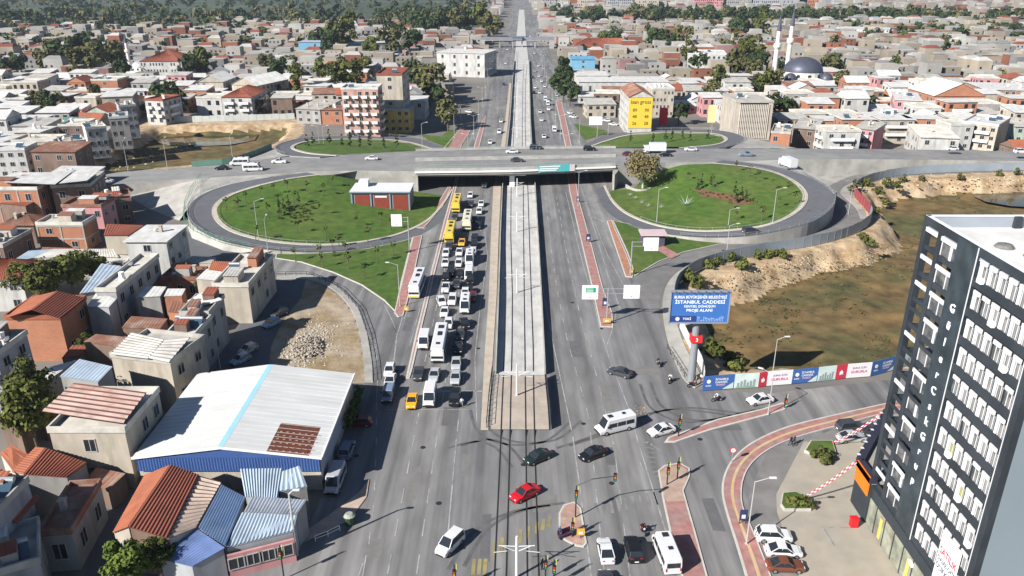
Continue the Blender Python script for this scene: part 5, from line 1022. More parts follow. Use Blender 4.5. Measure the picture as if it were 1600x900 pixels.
for x, y in cand:
    w, d = rng.uniform(8.5, 13), rng.uniform(8, 11.5)
    if SITE_BOX(x, y) or not free(x, y, min(w, d) * .46): continue
    if nh >= 255: break
    px, py = PX((x, y, 4)); right = x > 0
    if px < -40 or px > 1640: continue
    h = rng.choice((3.2, 5.8, 6.2, 6.2, 8.6, 8.8, 11)) if y < 330 else rng.choice((3.2, 5.8, 6.0, 8.4))
    wall = rng.choices(('cream', 'white', 'grey', 'pink', 'beige', 'brick', 'orange', 'brown', 'mint', 'yellow'), (22, 22, 14, 5, 16, 12, 6, 2 if right else 6, 2, 1))[0]
    rt, rc = rng.choices((('flat', 'pale'), ('slab', 'white'), ('shed', 'white'), ('hip', 'red'), ('gable', 'red'), ('shed', 'grey'), ('shed', 'rusty'), ('gable', 'white'), ('gable', 'orange')), (26, 22, 16, 4, 2, 16, 6, 7, 1))[0]
    rn = {'pale': 'dusty-roofed', 'white': 'white-roofed', 'red': 'red-roofed', 'grey': 'grey-roofed', 'rusty': 'rusty-roofed', 'orange': 'orange-roofed'}[rc]
    ph = f'{wall} {rn} houses beyond the overpass {"right" if right else "left"} of the avenue' if y > 225 else f'{wall} {rn} houses by the left edge before the overpass'
    house(x, y, w, d, h, rng.gauss(0, .06), wall, rt, rc, phrase=ph, group=ph, detail=1 if y < 300 else 0, clutter=rng.choice((0, 1, 2)) if y < 330 else 0, balc=1 if (h > 8 and rng.random() < .35 and y < 330) else 0, rng=rng)
    nh += 1
    if rng.random() < .5: FOOT.append((x, y - d * .6, 1, 1))
# everything farther off: one mass to the horizon
def fm(n, c): c = tuple(x * .86 for x in c); return M('far_' + n, c, .9, .35, .06, tuple(x * .55 for x in c), .03)
PAL = [fm('cream', (.44, .38, .29)), fm('white', (.50, .48, .44)), fm('grey', (.30, .29, .28)), fm('beige', (.40, .34, .27)), fm('brick', (.30, .12, .07)), fm('wroof', (.54, .52, .49)), fm('red', (.26, .08, .05)), fm('groof', (.32, .31, .29)), fm('proof', (.42, .39, .35)), fm('rust', (.20, .11, .08)), fm('lb', (.30, .36, .42)), fm('pink', (.42, .24, .23))]
rng = random.Random(33); mb = MB(); Y = 272.0; nfar = 0
GREEN = [(-1e4, -340, 880, 1e5), (-340, -40, 980, 1e5), (-120, -30, 820, 1e5), (60, 760, 980, 1120)]
while Y < 2300:
    step = 9.6 + Y * .0042; X = -.84 * Y - 30
    while X < .84 * Y + 30:
        x, y = X + rng.uniform(-2, 2), Y + rng.uniform(-2, 2); X += step * rng.uniform(.9, 1.25)
        if Y < 475 and not (Y > 270 and free(x, y, 4.6)): continue
        if abs(x - road_x(y)) < (34 if y < 700 else 30) or any(a < x < b and c < y < d for a, b, c, d in GREEN): continue
        if Y < 480 and any(inside(np.array([[x, y]]), p)[0] for p in BLOCK): continue
        if Y < 760 and taken(x, y, 4.5): continue
        if rng.random() < .06: continue
        w, d, h = step * rng.uniform(.68, 1.0), step * rng.uniform(.6, .92), rng.choice((3.2, 3.5, 5.5, 6, 6, 8.5, 9, 11.5))
        if rng.random() < .06: w *= 2.2; d *= 1.4; h = 6
        if Y > 1250: h *= 1.35
        wi = rng.choices((0, 1, 2, 3, 4, 11), (26, 28, 14, 18, 11, 3))[0]; ri = rng.choices((5, 6, 7, 8, 9, 10), (46, 4, 18, 26, 5, 1))[0]; nfar += 1
        if ri == 6 or rng.random() < .13:
            i = mb.add([(x - w / 2, y - d / 2, 0), (x + w / 2, y - d / 2, 0), (x + w / 2, y + d / 2, 0), (x - w / 2, y + d / 2, 0), (x - w / 2, y - d / 2, h), (x + w / 2, y - d / 2, h), (x + w / 2, y + d / 2, h), (x - w / 2, y + d / 2, h), (x - w * .3, y, h + 1.8), (x + w * .3, y, h + 1.8)])
            for f, m_ in (((0, 1, 5, 4), wi), ((1, 2, 6, 5), wi), ((3, 0, 4, 7), wi), ((4, 5, 9, 8), ri), ((6, 7, 8, 9), ri), ((5, 6, 9), ri), ((7, 4, 8), ri)): mb.f.append(tuple(i + k for k in f)); mb.m.append(m_)
        else: mb.box((x, y, 0), (w, d, h), wi, top=ri)
        if Y < 900:
            for k in range(max(1, int(w / 3.2))):
                for f in range(max(1, int(h / 3))):
                    if rng.random() < .6: q = x - w / 2 + 1.6 + k * 3.1; zz = f * 2.9 + 1; mb.face([(q - .6, y - d / 2 - .05, zz), (q + .6, y - d / 2 - .05, zz), (q + .6, y - d / 2 - .05, zz + 1.3), (q - .6, y - d / 2 - .05, zz + 1.3)], 12)
    Y += step * rng.uniform(.92, 1.1)
o = mb.build('distant_houses', PAL + [glass_dark], kind='stuff'); o['label'] = 'pale low houses massed to the horizon'; o['category'] = 'houses'
# far-off woods and garden trees that read as one mass
def mass(name, label, spots, mat, leaf, n):
    mb = MB(); rg = random.Random(len(spots))
    for x, y, s in spots:
        i0 = len(mb.v); crown(rg, 3.2, 3.4, 3.4, n, leaf, clumps=8, mb=mb)
        mb.v[i0:] = [(x + a * s, y + b * s, c * s) for a, b, c in mb.v[i0:]]
    o = mb.build(name, mat, kind='stuff'); o['label'] = label; o['category'] = 'trees'
rng = random.Random(8); sp = {'a': [], 'b': []}
for k in range(640):
    y = rng.uniform(900, 2300) if k % 3 else rng.uniform(880, 1010); x = rng.uniform(-.72 * y, -60); dens = (x < -150 or y > 1200)
    if dens and (int(y / 90) % 3 != 1 or rng.random() < .25): sp['a' if rng.random() < .6 else 'b'].append((x, y, rng.uniform(1.6, 3.4)))
for k in range(330): x = rng.uniform(55, 780); y = rng.uniform(985, 1110) + (x > 560) * rng.uniform(-120, 0); sp['a' if rng.random() < .75 else 'b'].append((x, y, rng.uniform(1.8, 3.3)))
for k in range(240): y = rng.uniform(820, 1200); x = rng.uniform(-150, -42) - (y - 820) * .12 * rng.random(); sp['a' if rng.random() < .6 else 'b'].append((x, y, rng.uniform(1.5, 2.8)))
for k in range(620):
    y = rng.uniform(330, 1000) if k % 2 else rng.uniform(900, 2100); x = rng.uniform(-.7, .7) * y
    if abs(x - road_x(y)) > 38 and not (y < 480 and not free(x, y, 2)): sp['a' if rng.random() < .5 else 'b'].append((x, y, rng.uniform(.6, 1.5) if y < 600 else rng.uniform(1, 2.2)))
for k in range(170): y = rng.uniform(640, 900); x = rng.uniform(-.68, -.3) * y; sp['a' if rng.random() < .5 else 'b'].append((x, y, rng.uniform(1.0, 2.1)))
for k in range(120): y = rng.uniform(690, 880); x = rng.uniform(330, 560); sp['a'].append((x, y, rng.uniform(1.2, 2.2)))
mass('distant_trees', 'dark green woods and garden trees far off', sp['a'], LEAF['dark'], 1.0, 70); mass('distant_trees', 'brownish autumn trees scattered far off among the houses', sp['b'], LEAF['olive'], 1.0, 70)
# tall blocks against the upper edge
for k, (xa, xb, yt, Yd, wall, lab) in enumerate(((848, 866, -6, 1290, 'grey', 'dark glass office tower right of the far avenue'), (870, 888, 4, 1290, 'white', 'white office block right of the dark glass tower'), (904, 930, -4, 1290, 'cream', 'cream residential tower beside the dark mall block'), (950, 990, -6, 1290, 'blue-grey', 'wide dark mall block at the upper edge'), (992, 1030, -4, 1290, 'cream', 'cream mall wing at the upper edge'), (1085, 1130, -6, 1290, 'pink', 'mauve commercial block at the upper edge'), (1138, 1176, -12, 1290, 'grey', 'grey-green glass tower at the upper edge'), (1178, 1262, -4, 1290, 'blue-grey', 'long dark blue block at the upper edge'), (1250, 1280, -4, 1290, 'brick', 'red-brown block right of the long dark blue block'))):
    a, b = GY(xa, yt, Yd), GY(xb, yt, Yd); h = max(16, a.z)
    house((a.x + b.x) / 2, Yd + 12, b.x - a.x, 24, h, 0, wall, 'flat', 'grey', floors=max(3, int(h / 4)), label=lab, name='tower_block', cat='building', detail=0, clutter=0)
# ------------------------------------------------------------------ mosques
lead = M('lead_dome', (.085, .09, .12), .45, .1, .5, metal=.3); mos = M('mosque_stone', (.66, .63, .58), .85, .08, .5)
def mosque(c, r, h, label, minarets, dome_m):
    t = thing('mosque', label, 'mosque', c); mb = MB(); mb.box((0, 0, 0), (r * 2.5, r * 2.5, h)); mb.box((0, -r * 1.6, 0), (r * 2.3, r * .9, h * .55)); mb.build('wall', mos, t)
    mb = MB(); mb.lathe([(r * 1.04, h), (r * 1.04, h + r * .32)], n=24); mb.build('drum', mos, t)
    for k in range(12): a = 6.283 * k / 12; mb = MB(); mb.box((math.cos(a) * r * 1.05, math.sin(a) * r * 1.05, h + .3), (.15 * r, .12, r * .2), rz=a + math.pi / 2); mb.build('window', glass_dark, t)
    mb = MB(); mb.lathe([(r * math.cos(k * math.pi / 20), h + r * .32 + r * .72 * math.sin(k * math.pi / 20)) for k in range(11)], n=28); d = mb.build('dome', dome_m, t, smooth=True)
    mb = MB(); mb.cyl((0, 0, h + r * 1.04), (0, 0, h + r * 1.25), .12, .05, 6); mb.build('finial', M('gilt', (.5, .36, .1), .4, metal=.8), d)
    for sx, sy in ((-1, -1), (1, -1), (1, 1), (-1, 1)): mb = MB(); mb.lathe([(r * .34 * math.cos(k * math.pi / 12), h + r * .34 * math.sin(k * math.pi / 12)) for k in range(7)], (sx * r * .92, sy * r * .92, 0), 12); mb.build('small_dome', dome_m, t, smooth=True)
    for (mx, my, mh, mr) in minarets:
        mb = MB(); mb.lathe([(mr * 1.5, 0), (mr * 1.5, mh * .12), (mr, mh * .16), (mr * .92, mh * .55), (mr * 1.5, mh * .58), (mr * 1.5, mh * .62), (mr * .85, mh * .63), (mr * .8, mh * .78)], (mx, my, 0), 12); mn = mb.build('minaret', mos, t)
        mb = MB(); mb.lathe([(mr * .95, mh * .78), (mr * .5, mh * .9), (.05, mh)], (mx, my, 0), 12); mb.build('spire', lead, mn)
    FOOT.append((c[0], c[1], r * 1.5, r * 1.6))
mc = G(1256, 146); mosque((mc.x, mc.y + 6, 0), 10.2, 7.5, 'white mosque with dark lead dome and two white minarets', [(-15.5, -1, 40, 1.3), (-3.5, 15, 42, 1.3)], lead)
mc = G(224, 121); mosque((mc.x, mc.y, 0), 5.5, 4.5, 'small mosque with silver dome and pale green minaret on the left', [(-7, 0, 26, 1.0)], M('silver_dome', (.5, .51, .52), .4, .1, metal=.4))
# ------------------------------------------------------------------ vehicles (local: forward +y, origin on the ground)
headl = flat('headlight', (.75, .76, .74), .15); taill = flat('tail_light', (.35, .02, .02), .3); chrome = flat('rim', (.45, .45, .46), .35, .7)
def wheel_mesh(r, w):
    mb = MB(); mb.cyl((-w / 2, 0, 0), (w / 2, 0, 0), r, n=14, m=0); mb.cyl((-w / 2 - .01, 0, 0), (w / 2 + .01, 0, 0), r * .62, n=10, m=1); return mb.mesh('wheel', [black_m, chrome])
def loft(mb, secs, m=0, cap=True):
    n = len(secs[0]); i = mb.add([p for s in secs for p in s])
    for a in range(len(secs) - 1):
        for k in range(n): mb.f.append((i + a * n + k, i + a * n + (k + 1) % n, i + (a + 1) * n + (k + 1) % n, i + (a + 1) * n + k)); mb.m.append(m)
    if cap:
        mb.f.append(tuple(i + k for k in reversed(range(n)))); mb.m.append(m); mb.f.append(tuple(i + (len(secs) - 1) * n + k for k in range(n))); mb.m.append(m)
VK = {}
def car_proto(key, L, Wd, belt, H, hood, cab0, cab1, roof0, roof1, nose, tail, wr=.33):
    """lower body loft + glasshouse; y runs from -L/2 (tail) to L/2 (nose)"""
    w = Wd / 2; body = MB(); S_ = []
    def sec(y, zb, zt, hw): return [(-hw * .92, y, zb), (hw * .92, y, zb), (hw, y, zb + (zt - zb) * .4), (hw * .97, y, zt - .1), (hw * .86, y, zt), (-hw * .86, y, zt), (-hw * .97, y, zt - .1), (-hw, y, zb + (zt - zb) * .4)]
    for y, zb, zt, f in ((-L / 2, .38, tail * .82, .84), (-L / 2 + .18, .24, tail, .96), (cab0, .2, belt, 1), (cab1, .2, belt, 1), (L / 2 - .5, .2, hood, .97), (L / 2 - .14, .24, nose, .9), (L / 2, .36, nose * .8, .78)): S_.append(sec(y, zb, zt, w * f))
    loft(body, S_)
    rw, bw = w * .74, w * .93                             # roof panel and pillars
    T = [(-rw, roof0, H - .03), (rw, roof0, H - .03), (rw, roof1, H - .03), (-rw, roof1, H - .03)]; B = [(-bw, cab0, belt - .02), (bw, cab0, belt - .02), (bw, cab1, belt - .02), (-bw, cab1, belt - .02)]
    mid = (roof0 + roof1) / 2; body.face([T[0], T[1], (rw * 1.0, mid, H), (-rw, mid, H)]); body.face([(-rw, mid, H), (rw, mid, H), T[2], T[3]])
    for k in range(4): body.bar(B[k], T[k], .09, .09)
    for s in (-1, 1): body.bar((s * (bw + rw) / 2 * 1.005, (cab0 + cab1) / 2 - .1, belt), (s * rw, mid, H - .04), .07, .07); body.bar((s * rw, roof0, H - .04), (s * rw, roof1, H - .04), .08, .06)
    glass = {}
    g = MB(); g.face([B[3], B[2], T[2], T[3]]); glass['windscreen'] = g.mesh('windscreen', glass_dark)
    g = MB(); g.face([B[1], B[0], T[0], T[1]]); glass['rear_window'] = g.mesh('rear_window', glass_dark)
    for s, nm in ((0, 'side_window'), (1, 'side_window')):
        g = MB(); g.face([B[0], B[3], T[3], T[0]] if s == 0 else [B[2], B[1], T[1], T[2]]); glass[nm + str(s)] = g.mesh(nm, glass_dark)
    hl = MB().box((0, 0, 0), (.34, .12, .16)).mesh('headlight', headl); tl = MB().box((0, 0, 0), (.3, .1, .2)).mesh('tail_light', taill)
    mir = MB().box((0, 0, 0), (.2, .14, .15)).mesh('mirror', black_m); bm = MB().box((0, L / 2 - .03, .26), (Wd * .62, .1, .22)).mesh('grille', black_m)
    pl = MB().box((0, -L / 2 - .02, .5), (.5, .04, .12)).mesh('number_plate', white_m)
    VK[key] = dict(body=body.mesh('body', white_m), glass=glass, wheel=wheel_mesh(wr, .22), wx=w * .88, wy=(-L / 2 + L * .19, L / 2 - L * .19), wr=wr, hl=hl, tl=tl, hlp=(w * .58, L / 2 - .16, nose * .8), tlp=(w * .6, -L / 2 + .07, tail * .74), mir=mir, mp=(w * 1.03, cab1 - .35, belt + .02), grille=bm, plate=pl, L=L, H=H)
car_proto('sedan', 4.5, 1.8, .92, 1.45, .84, -1.75, 1.05, -.85, .25, .72, .92)
car_proto('hatch', 4.0, 1.75, .95, 1.5, .9, -1.85, .95, -1.45, .15, .76, .98)
car_proto('suv', 4.5, 1.86, 1.08, 1.72, 1.05, -2.1, 1.0, -1.75, .25, .9, 1.12, .37)
car_proto('mpv', 4.3, 1.82, 1.08, 1.82, 1.02, -2.08, 1.2, -1.95, .35, .82, 1.1)
car_proto('pickup', 5.2, 1.85, 1.05, 1.78, 1.02, -.55, 1.15, -.3, .4, .9, 1.0, .38)
COLS = {'white': paint('car_white', (.63, .63, .63)), 'black': paint('car_black', (.012, .012, .014)), 'dark grey': paint('car_dark', (.05, .052, .058)), 'silver': paint('car_silver', (.40, .41, .42)), 'red': paint('car_red', (.50, .012, .02)), 'blue-grey': paint('car_bluegrey', (.17, .22, .30)), 'dark red': paint('car_darkred', (.13, .015, .02)), 'taxi yellow': paint('car_taxi', (.72, .36, .02)), 'bronze': paint('car_bronze', (.16, .055, .03)), 'light blue': paint('car_lightblue', (.28, .40, .52)), 'green-black': paint('car_greenblack', (.012, .026, .024))}
def sc9(o): o.scale = (.9, .9, .92); return o
def car(kind, col, p, rz, label=None, phrase=None, group=None, full=True):
    k = VK[kind]; t = sc9(thing({'sedan': 'parked_car' if 0 else 'car', 'hatch': 'car', 'suv': 'car', 'mpv': 'car', 'pickup': 'pickup'}[kind], label or '', 'pickup' if kind == 'pickup' else 'car', p, rz, group))
    if not label: later(t, phrase, 'car', group, 'y' if phrase and 'queue' in phrase else 'x')
    child('body', k['body'], t, mat=COLS[col])
    for nm, me in k['glass'].items(): child(nm.rstrip('01'), me, t)
    for sx in (-1, 1):
        for wy in k['wy']: child('wheel', k['wheel'], t, (sx * k['wx'], wy, k['wr']))
        if full:
            a, b, c = k['hlp']; child('headlight', k['hl'], t, (sx * a, b, c)); a, b, c = k['tlp']; child('tail_light', k['tl'], t, (sx * a, b, c)); a, b, c = k['mp']; child('mirror', k['mir'], t, (sx * a, b, c))
    if full: child('grille', k['grille'], t); child('number_plate', k['plate'], t)
    return t
def box_proto(key, L, Wd, H, belt, nose, wheels, band, hatches, wr=.42, slant=.5, noseh=None, cabglass=1.0):
    """vans, minibuses and buses: rounded shell, window bands set into it"""
    w = Wd / 2; body = MB(); S_ = []
    def sec(y, zt, f, zb=.32): hw = w * f; return [(-hw * .96, y, zb), (hw * .96, y, zb), (hw, y, zb + .3), (hw, y, zt * .62), (hw * .95, y, zt - .16), (hw * .8, y, zt), (-hw * .8, y, zt), (-hw * .95, y, zt - .16), (-hw, y, zt * .62), (-hw, y, zb + .3)]
    for y, zt, f, zb in ((-L / 2, H * .96, .95, .4), (-L / 2 + .15, H, 1, .32), (L / 2 - nose - slant, H, 1, .32), (L / 2 - nose, (noseh or H * .97), .99, .32), (L / 2 - .08, (noseh or H * .97) * (.92 if noseh else 1), .95, .34), (L / 2, (noseh or H * .9) * .8, .9, .42)): S_.append(sec(y, zt, f, zb))
    loft(body, S_); parts = {}
    z0, z1 = band; ys, ye = -L / 2 + .35, L / 2 - nose - slant * .9
    n = max(2, int((ye - ys) / 1.35))
    for s in (-1, 1):
        for k in range(n):
            g = MB(); a = ys + (ye - ys) * k / n + .05; b = ys + (ye - ys) * (k + 1) / n - .05; x = s * (w + .012)
            g.face([(x, a, z0), (x, b, z0), (x * .985, b, z1), (x * .985, a, z1)] if s > 0 else [(x, b, z0), (x, a, z0), (x * .985, a, z1), (x * .985, b, z1)]); parts[f'side_window{s}{k}'] = g.mesh('side_window', glass_dark)
    g = MB()
    if noseh: ya, yb = L / 2 - nose - slant, L / 2 - nose; g.face([(-w * .84, yb + .02, noseh + .02), (w * .84, yb + .02, noseh + .02), (w * .76, ya + .12, H - .12), (-w * .76, ya + .12, H - .12)])
    else: g.face([(-w * .88, L / 2 + .02, H * .36), (w * .88, L / 2 + .02, H * .36), (w * .86, L / 2 - .045, H * .86), (-w * .86, L / 2 - .045, H * .86)])
    parts['windscreen'] = g.mesh('windscreen', glass_dark)
    g = MB(); g.face([(w * .8, -L / 2 - .012, z0), (-w * .8, -L / 2 - .012, z0), (-w * .78, -L / 2 + .0, z1), (w * .78, -L / 2 + .0, z1)]); parts['rear_window'] = g.mesh('rear_window', glass_dark)
    for i, (hy, hl_, hw_) in enumerate(hatches): parts[f'roof_hatch{i}'] = MB().box((0, hy, H - .02), (hw_, hl_, .14)).mesh('roof_hatch', dark_metal)
    hl = MB().box((0, 0, 0), (.34, .1, .2)).mesh('headlight', headl); tl = MB().box((0, 0, 0), (.18, .08, .4)).mesh('tail_light', taill); mir = MB().box((0, 0, 0), (.12, .16, .36)).mesh('mirror', black_m)
    VK[key] = dict(body=body.mesh('body', white_m), parts=parts, wheel=wheel_mesh(wr, .26), wx=w * .9, wy=wheels, wr=wr, hl=hl, tl=tl, mir=mir, L=L, W=Wd, H=H, noseh=noseh, bumper=MB().box((0, L / 2 - .06, .35), (Wd * .9, .18, .35)).mesh('bumper', black_m))
box_proto('van', 5.4, 2.0, 2.35, 1.1, .75, (-1.6, 1.75), (1.2, 1.85), (), .36, .75, 1.15)
box_proto('minibus', 6.4, 2.08, 2.65, 1.1, .75, (-1.9, 2.1), (1.25, 1.95), ((-1.4, .5, .5), (1.0, .7, .7)), .37, .75, 1.2)
box_proto('small van', 4.4, 1.8, 1.85, 1.0, .85, (-1.3, 1.35), (1.05, 1.55), (), .33, .75, 1.0)
box_proto('bus', 11.8, 2.5, 3.05, 1.2, .0, (-3.2, 3.6), (1.25, 2.35), ((-3.6, 1.3, 1.0), (-.6, 1.6, .8), (3.6, .7, .7)), .5, .1)
box_proto('truck cab', 6.0, 2.3, 2.2, 1.2, .0, (-1.8, 2.0), (1.3, 1.9), (), .45, .1)
def van(kind, col, p, rz, label=None, phrase=None, group=None, stripe=None, bumper=None, nm=None):
    k = VK[kind]; c = {'bus': 'bus', 'minibus': 'minibus', 'van': 'van', 'small van': 'van', 'truck cab': 'truck'}[kind]; t = sc9(thing(c, label or '', c, p, rz, group))
    if not label: later(t, phrase, c, group, 'y' if phrase and 'queue' in phrase else 'x')
    child('body', k['body'], t, mat=COLS[col])
    for n_, me in k['parts'].items(): child(me.name.split('.')[0], me, t)
    for sx in (-1, 1):
        for wy in k['wy']: child('wheel', k['wheel'], t, (sx * k['wx'], wy, k['wr']))
        child('headlight', k['hl'], t, (sx * k['W'] * .36, k['L'] / 2 - .02, .62)); child('tail_light', k['tl'], t, (sx * k['W'] * .42, -k['L'] / 2 - .01, .8)); child('mirror', k['mir'], t, (sx * (k['W'] / 2 + .12), k['L'] / 2 - (1.3 if k['noseh'] else .15), 1.35))
    b = child('bumper', k['bumper'], t)
    if bumper: b.material_slots[0].link = 'OBJECT'; b.material_slots[0].material = bumper
    return t
COLS['bus yellow'] = paint('bus_yellow', (.68, .50, .06)); COLS['cream'] = paint('bus_cream', (.66, .62, .47))
PI = math.pi
def zroad(p, z=.05): return Vector((p.x, p.y, z))
def at(x, y, z=.05): return G(x, y, z)
def face(dx, dy): return math.atan2(-dx, dy)             # heading of a vehicle that drives towards (dx, dy)
# queue on the left carriageway, driving towards the camera
D = PI; Qg = 'vehicles queueing on the left carriageway'
van('bus', 'bus yellow', at(714, 325), D, 'yellow city bus nearest the bridge in the queue', group=Qg); van('bus', 'bus yellow', at(704, 371), D, 'second yellow city bus in the queue, behind the dark car', group=Qg)
van('bus', 'cream', Vector((-11.3, 190, .05)), D, 'long cream bus beside the two yellow buses', group=Qg); van('bus', 'white', Vector((-12.3, 119.5, .05)), D, 'white bus near the front of the queue', group=Qg)
van('bus', 'white', Vector((-19.2, 147, .05)), D - .03, 'white bus with yellow bumper alone on the left service road', bumper=COLS['bus yellow'])
QC = [('hatch', 'white', 735, 308), ('sedan', 'white', 752, 321), ('hatch', 'white', 749, 333), ('sedan', 'black', 741, 346), ('hatch', 'black', 747, 356), ('sedan', 'black', 742, 374), ('suv', 'black', 741, 386), ('hatch', 'dark grey', 711, 343), ('sedan', 'taxi yellow', 722, 382), ('suv', 'dark grey', 702, 389), ('hatch', 'white', 697, 399), ('sedan', 'white', 718, 397), ('hatch', 'white', 739, 397), ('sedan', 'white', 696, 414), ('hatch', 'white', 717, 415), ('sedan', 'black', 697, 436), ('suv', 'black', 705, 429), ('sedan', 'dark grey', 714, 447), ('hatch', 'black', 719, 433), ('sedan', 'black', 733, 458), ('hatch', 'white', 690, 475, .25), ('suv', 'white', 707, 473), ('sedan', 'white', 695, 491), ('hatch', 'dark red', 738, 468), ('hatch', 'white', 727, 462), ('hatch', 'white', 701, 510), ('sedan', 'black', 726, 509, .2), ('sedan', 'dark grey', 719, 527), ('sedan', 'black', 716, 547), ('sedan', 'silver', 713, 572), ('sedan', 'silver', 712, 594), ('sedan', 'dark grey', 654, 588), ('sedan', 'silver', 679, 590), ('sedan', 'taxi yellow', 644, 631), ('suv', 'black', 711, 627), ('sedan', 'dark grey', 757, 292), ('hatch', 'dark grey', 735, 322), ('suv', 'black', 735, 442)]
for q in QC: car(q[0], q[1], at(q[2], q[3]), D + (q[4] if len(q) > 4 else R.uniform(-.04, .04)), phrase=f'{q[1]} {"SUVs" if q[0] == "suv" else "hatchbacks" if q[0] == "hatch" else "sedans"} queueing left of the tram', group=Qg)
for kd, x, y in (('minibus', 734, 410), ('van', 733, 434), ('minibus', 727, 483), ('van', 663, 539), ('van', 672, 626)): van(kd, 'white', at(x, y), D, phrase=f'white {"minibuses" if kd == "minibus" else "vans"} queueing left of the tram', group=Qg)
car('pickup', 'white', at(697, 453), D, 'white pickup in the middle of the queue', group=Qg)
car('hatch', 'white', at(609, 583), D, 'white hatchback at the back of three on the left service road'); car('sedan', 'white', at(610, 599), D, 'white sedan between hatchback and blue-grey van on service road'); van('small van', 'blue-grey', at(607, 622), D, 'blue-grey van in the building shadow on the left service road')
# crossing and right carriageway
car('sedan', 'dark grey', at(968, 586), face(-1, .62), 'dark grey sedan turning on the right carriageway below the gantry'); van('minibus', 'white', at(961, 672), face(-1, -.42), 'white minibus turning across the right carriageway')
car('sedan', 'white', at(1033, 677), face(-1, -.42), 'white sedan behind the turning minibus by the pink island'); car('sedan', 'white', at(1187, 629), face(-1, -.28), 'white sedan in front of the printed hoarding')
car('sedan', 'green-black', at(840, 719), face(-1, -.72), 'dark green-black car crossing the tram rails'); car('sedan', 'black', at(926, 714), face(-1, -.62), 'black car turning right of the tram rails'); car('sedan', 'red', at(820, 776), face(-1, -.78), 'bright red car crossing the tram rails')
car('mpv', 'white', at(703, 856), face(-.62, -1), 'white people carrier alone on the lower left carriageway'); car('sedan', 'white', at(946, 866), .04, 'white sedan waiting at the lower right stop line'); car('suv', 'black', at(989, 864), .05, 'black SUV waiting between white sedan and white minibus')
van('minibus', 'white', at(1040, 872), .09, 'white minibus waiting beside the lower pink island'); car('sedan', 'dark grey', at(948, 918), .04, 'dark car cut by the lower edge behind the white sedan')
car('suv', 'white', at(1208, 843), face(1, -.06), 'white SUV parked uppermost of three by the curved pavement'); car('sedan', 'white', at(1223, 866), face(1, -.06), 'white sedan parked between white SUV and bronze car'); car('sedan', 'bronze', at(1226, 889), face(1, -.04), 'bronze-brown car parked at the bottom by the curved pavement')
car('suv', 'dark grey', at(1328, 672), face(1, .15), 'dark grey car parked behind the plaza planter, upper one'); car('sedan', 'silver', at(1330, 688), face(1, .1), 'silver car parked behind the plaza planter, lower one'); car('sedan', 'dark grey', at(1362, 676), face(1, .12), 'dark car parked against the tower podium')
car('suv', 'blue-grey', Vector((-22.1, 88.6, .05)), -.05, 'blue-grey SUV parked in the shade beside the warehouse'); van('van', 'silver', Vector((-22.2, 81.6, .05)), PI - .04, 'grey van parked at the near corner of the warehouse'); car('hatch', 'dark red', at(562, 664), PI / 2, 'dark red car parked in the shade by the hedge')
for k, (x, y, c) in enumerate(((424, 509, 'light blue'), (388, 550, 'silver'), (376, 566, 'light blue'), (437, 493, 'dark grey'))): car('hatch', c, at(x, y, .03), face(-.6, -1), phrase='cars parked in the dark street behind the warehouse', group='cars parked in the dark street')
# overpass and loops
def deck(x, y): return G(x, y, 6.05 if 540 < x < 1240 else (5.3 if x > 1240 else 4.6 + max(0, x - 300) * .006) + .03)
for kd, c, x, y, d, lab in (('sedan', 'black', 347, 265, -1, 'black car leaving on the left arm of the overpass'), ('sedan', 'white', 581, 249.5, -1, 'white car on the overpass above the station house'), ('sedan', 'white', 800, 239, -1, 'white car on the bridge above the tram track'), ('suv', 'black', 837, 233, 1, 'dark SUV on the far lane of the bridge'), ('sedan', 'dark grey', 808, 252.5, 1, 'dark car on the near lane of the bridge'), ('suv', 'black', 921, 235, 1, 'black car on the right half of the bridge'), ('sedan', 'dark red', 982, 243, 1, 'dark red car at the right end of the bridge'), ('sedan', 'black', 1040, 244, 1, 'black car just right of the autumn tree top'), ('sedan', 'white', 1079, 235.5, -1, 'white car on the overpass above the right lawn'), ('sedan', 'white', 1487, 234.5, -1, 'white car on the right arm of the overpass'), ('suv', 'white', 1594, 239, 1, 'white car at the right edge on the overpass'), ('sedan', 'silver', 167, 285, 1, 'grey car at the left end of the overpass')):
    car(kd, c, deck(x, y), face(d, .0), lab, full=False)
car('pickup', 'white', deck(437, 255), face(-1, .1), 'white pickup where the far left loop joins the overpass'); car('pickup', 'blue-grey', deck(1166, 243.5), face(1, 0), 'blue-grey pickup where the right loop joins the overpass')
van('minibus', 'white', deck(375, 258), face(-1, -.12), 'white minibus farther from the camera on the overpass left arm'); van('minibus', 'white', deck(396, 267), face(1, .1), 'white minibus nearer the camera on the overpass left arm')
car('suv', 'dark grey', G(1172, 364, 2.1), face(1, .25), 'dark grey car climbing the near right loop ramp'); 
tk = thing('truck', 'white box truck on the overpass behind the autumn tree', 'truck', deck(1021, 239), face(-1, 0))
mb = MB(); mb.box((0, -1.2, .9), (2.3, 5.2, 2.4)); mb.build('cargo_box', COLS['white'], tk); mb = MB(); mb.box((0, 2.35, .5), (2.1, 1.7, 1.9)); cb = mb.build('cab', COLS['white'], tk); mb = MB(); mb.box((0, 3.16, 1.35), (1.8, .1, .8)); mb.build('windscreen', glass_dark, cb)
for sx in (-1, 1):
    for wy in (-2.6, 2.1): child('wheel', VK['bus']['wheel'], tk, (sx * 1.0, wy, .5))
tk2 = copy_tree(tk); tk2.location = G(1229, 262, 5.7); tk2.rotation_euler = (0, 0, face(-.2, 1)); tk2['label'] = 'white box truck on top of the right loop ramp'
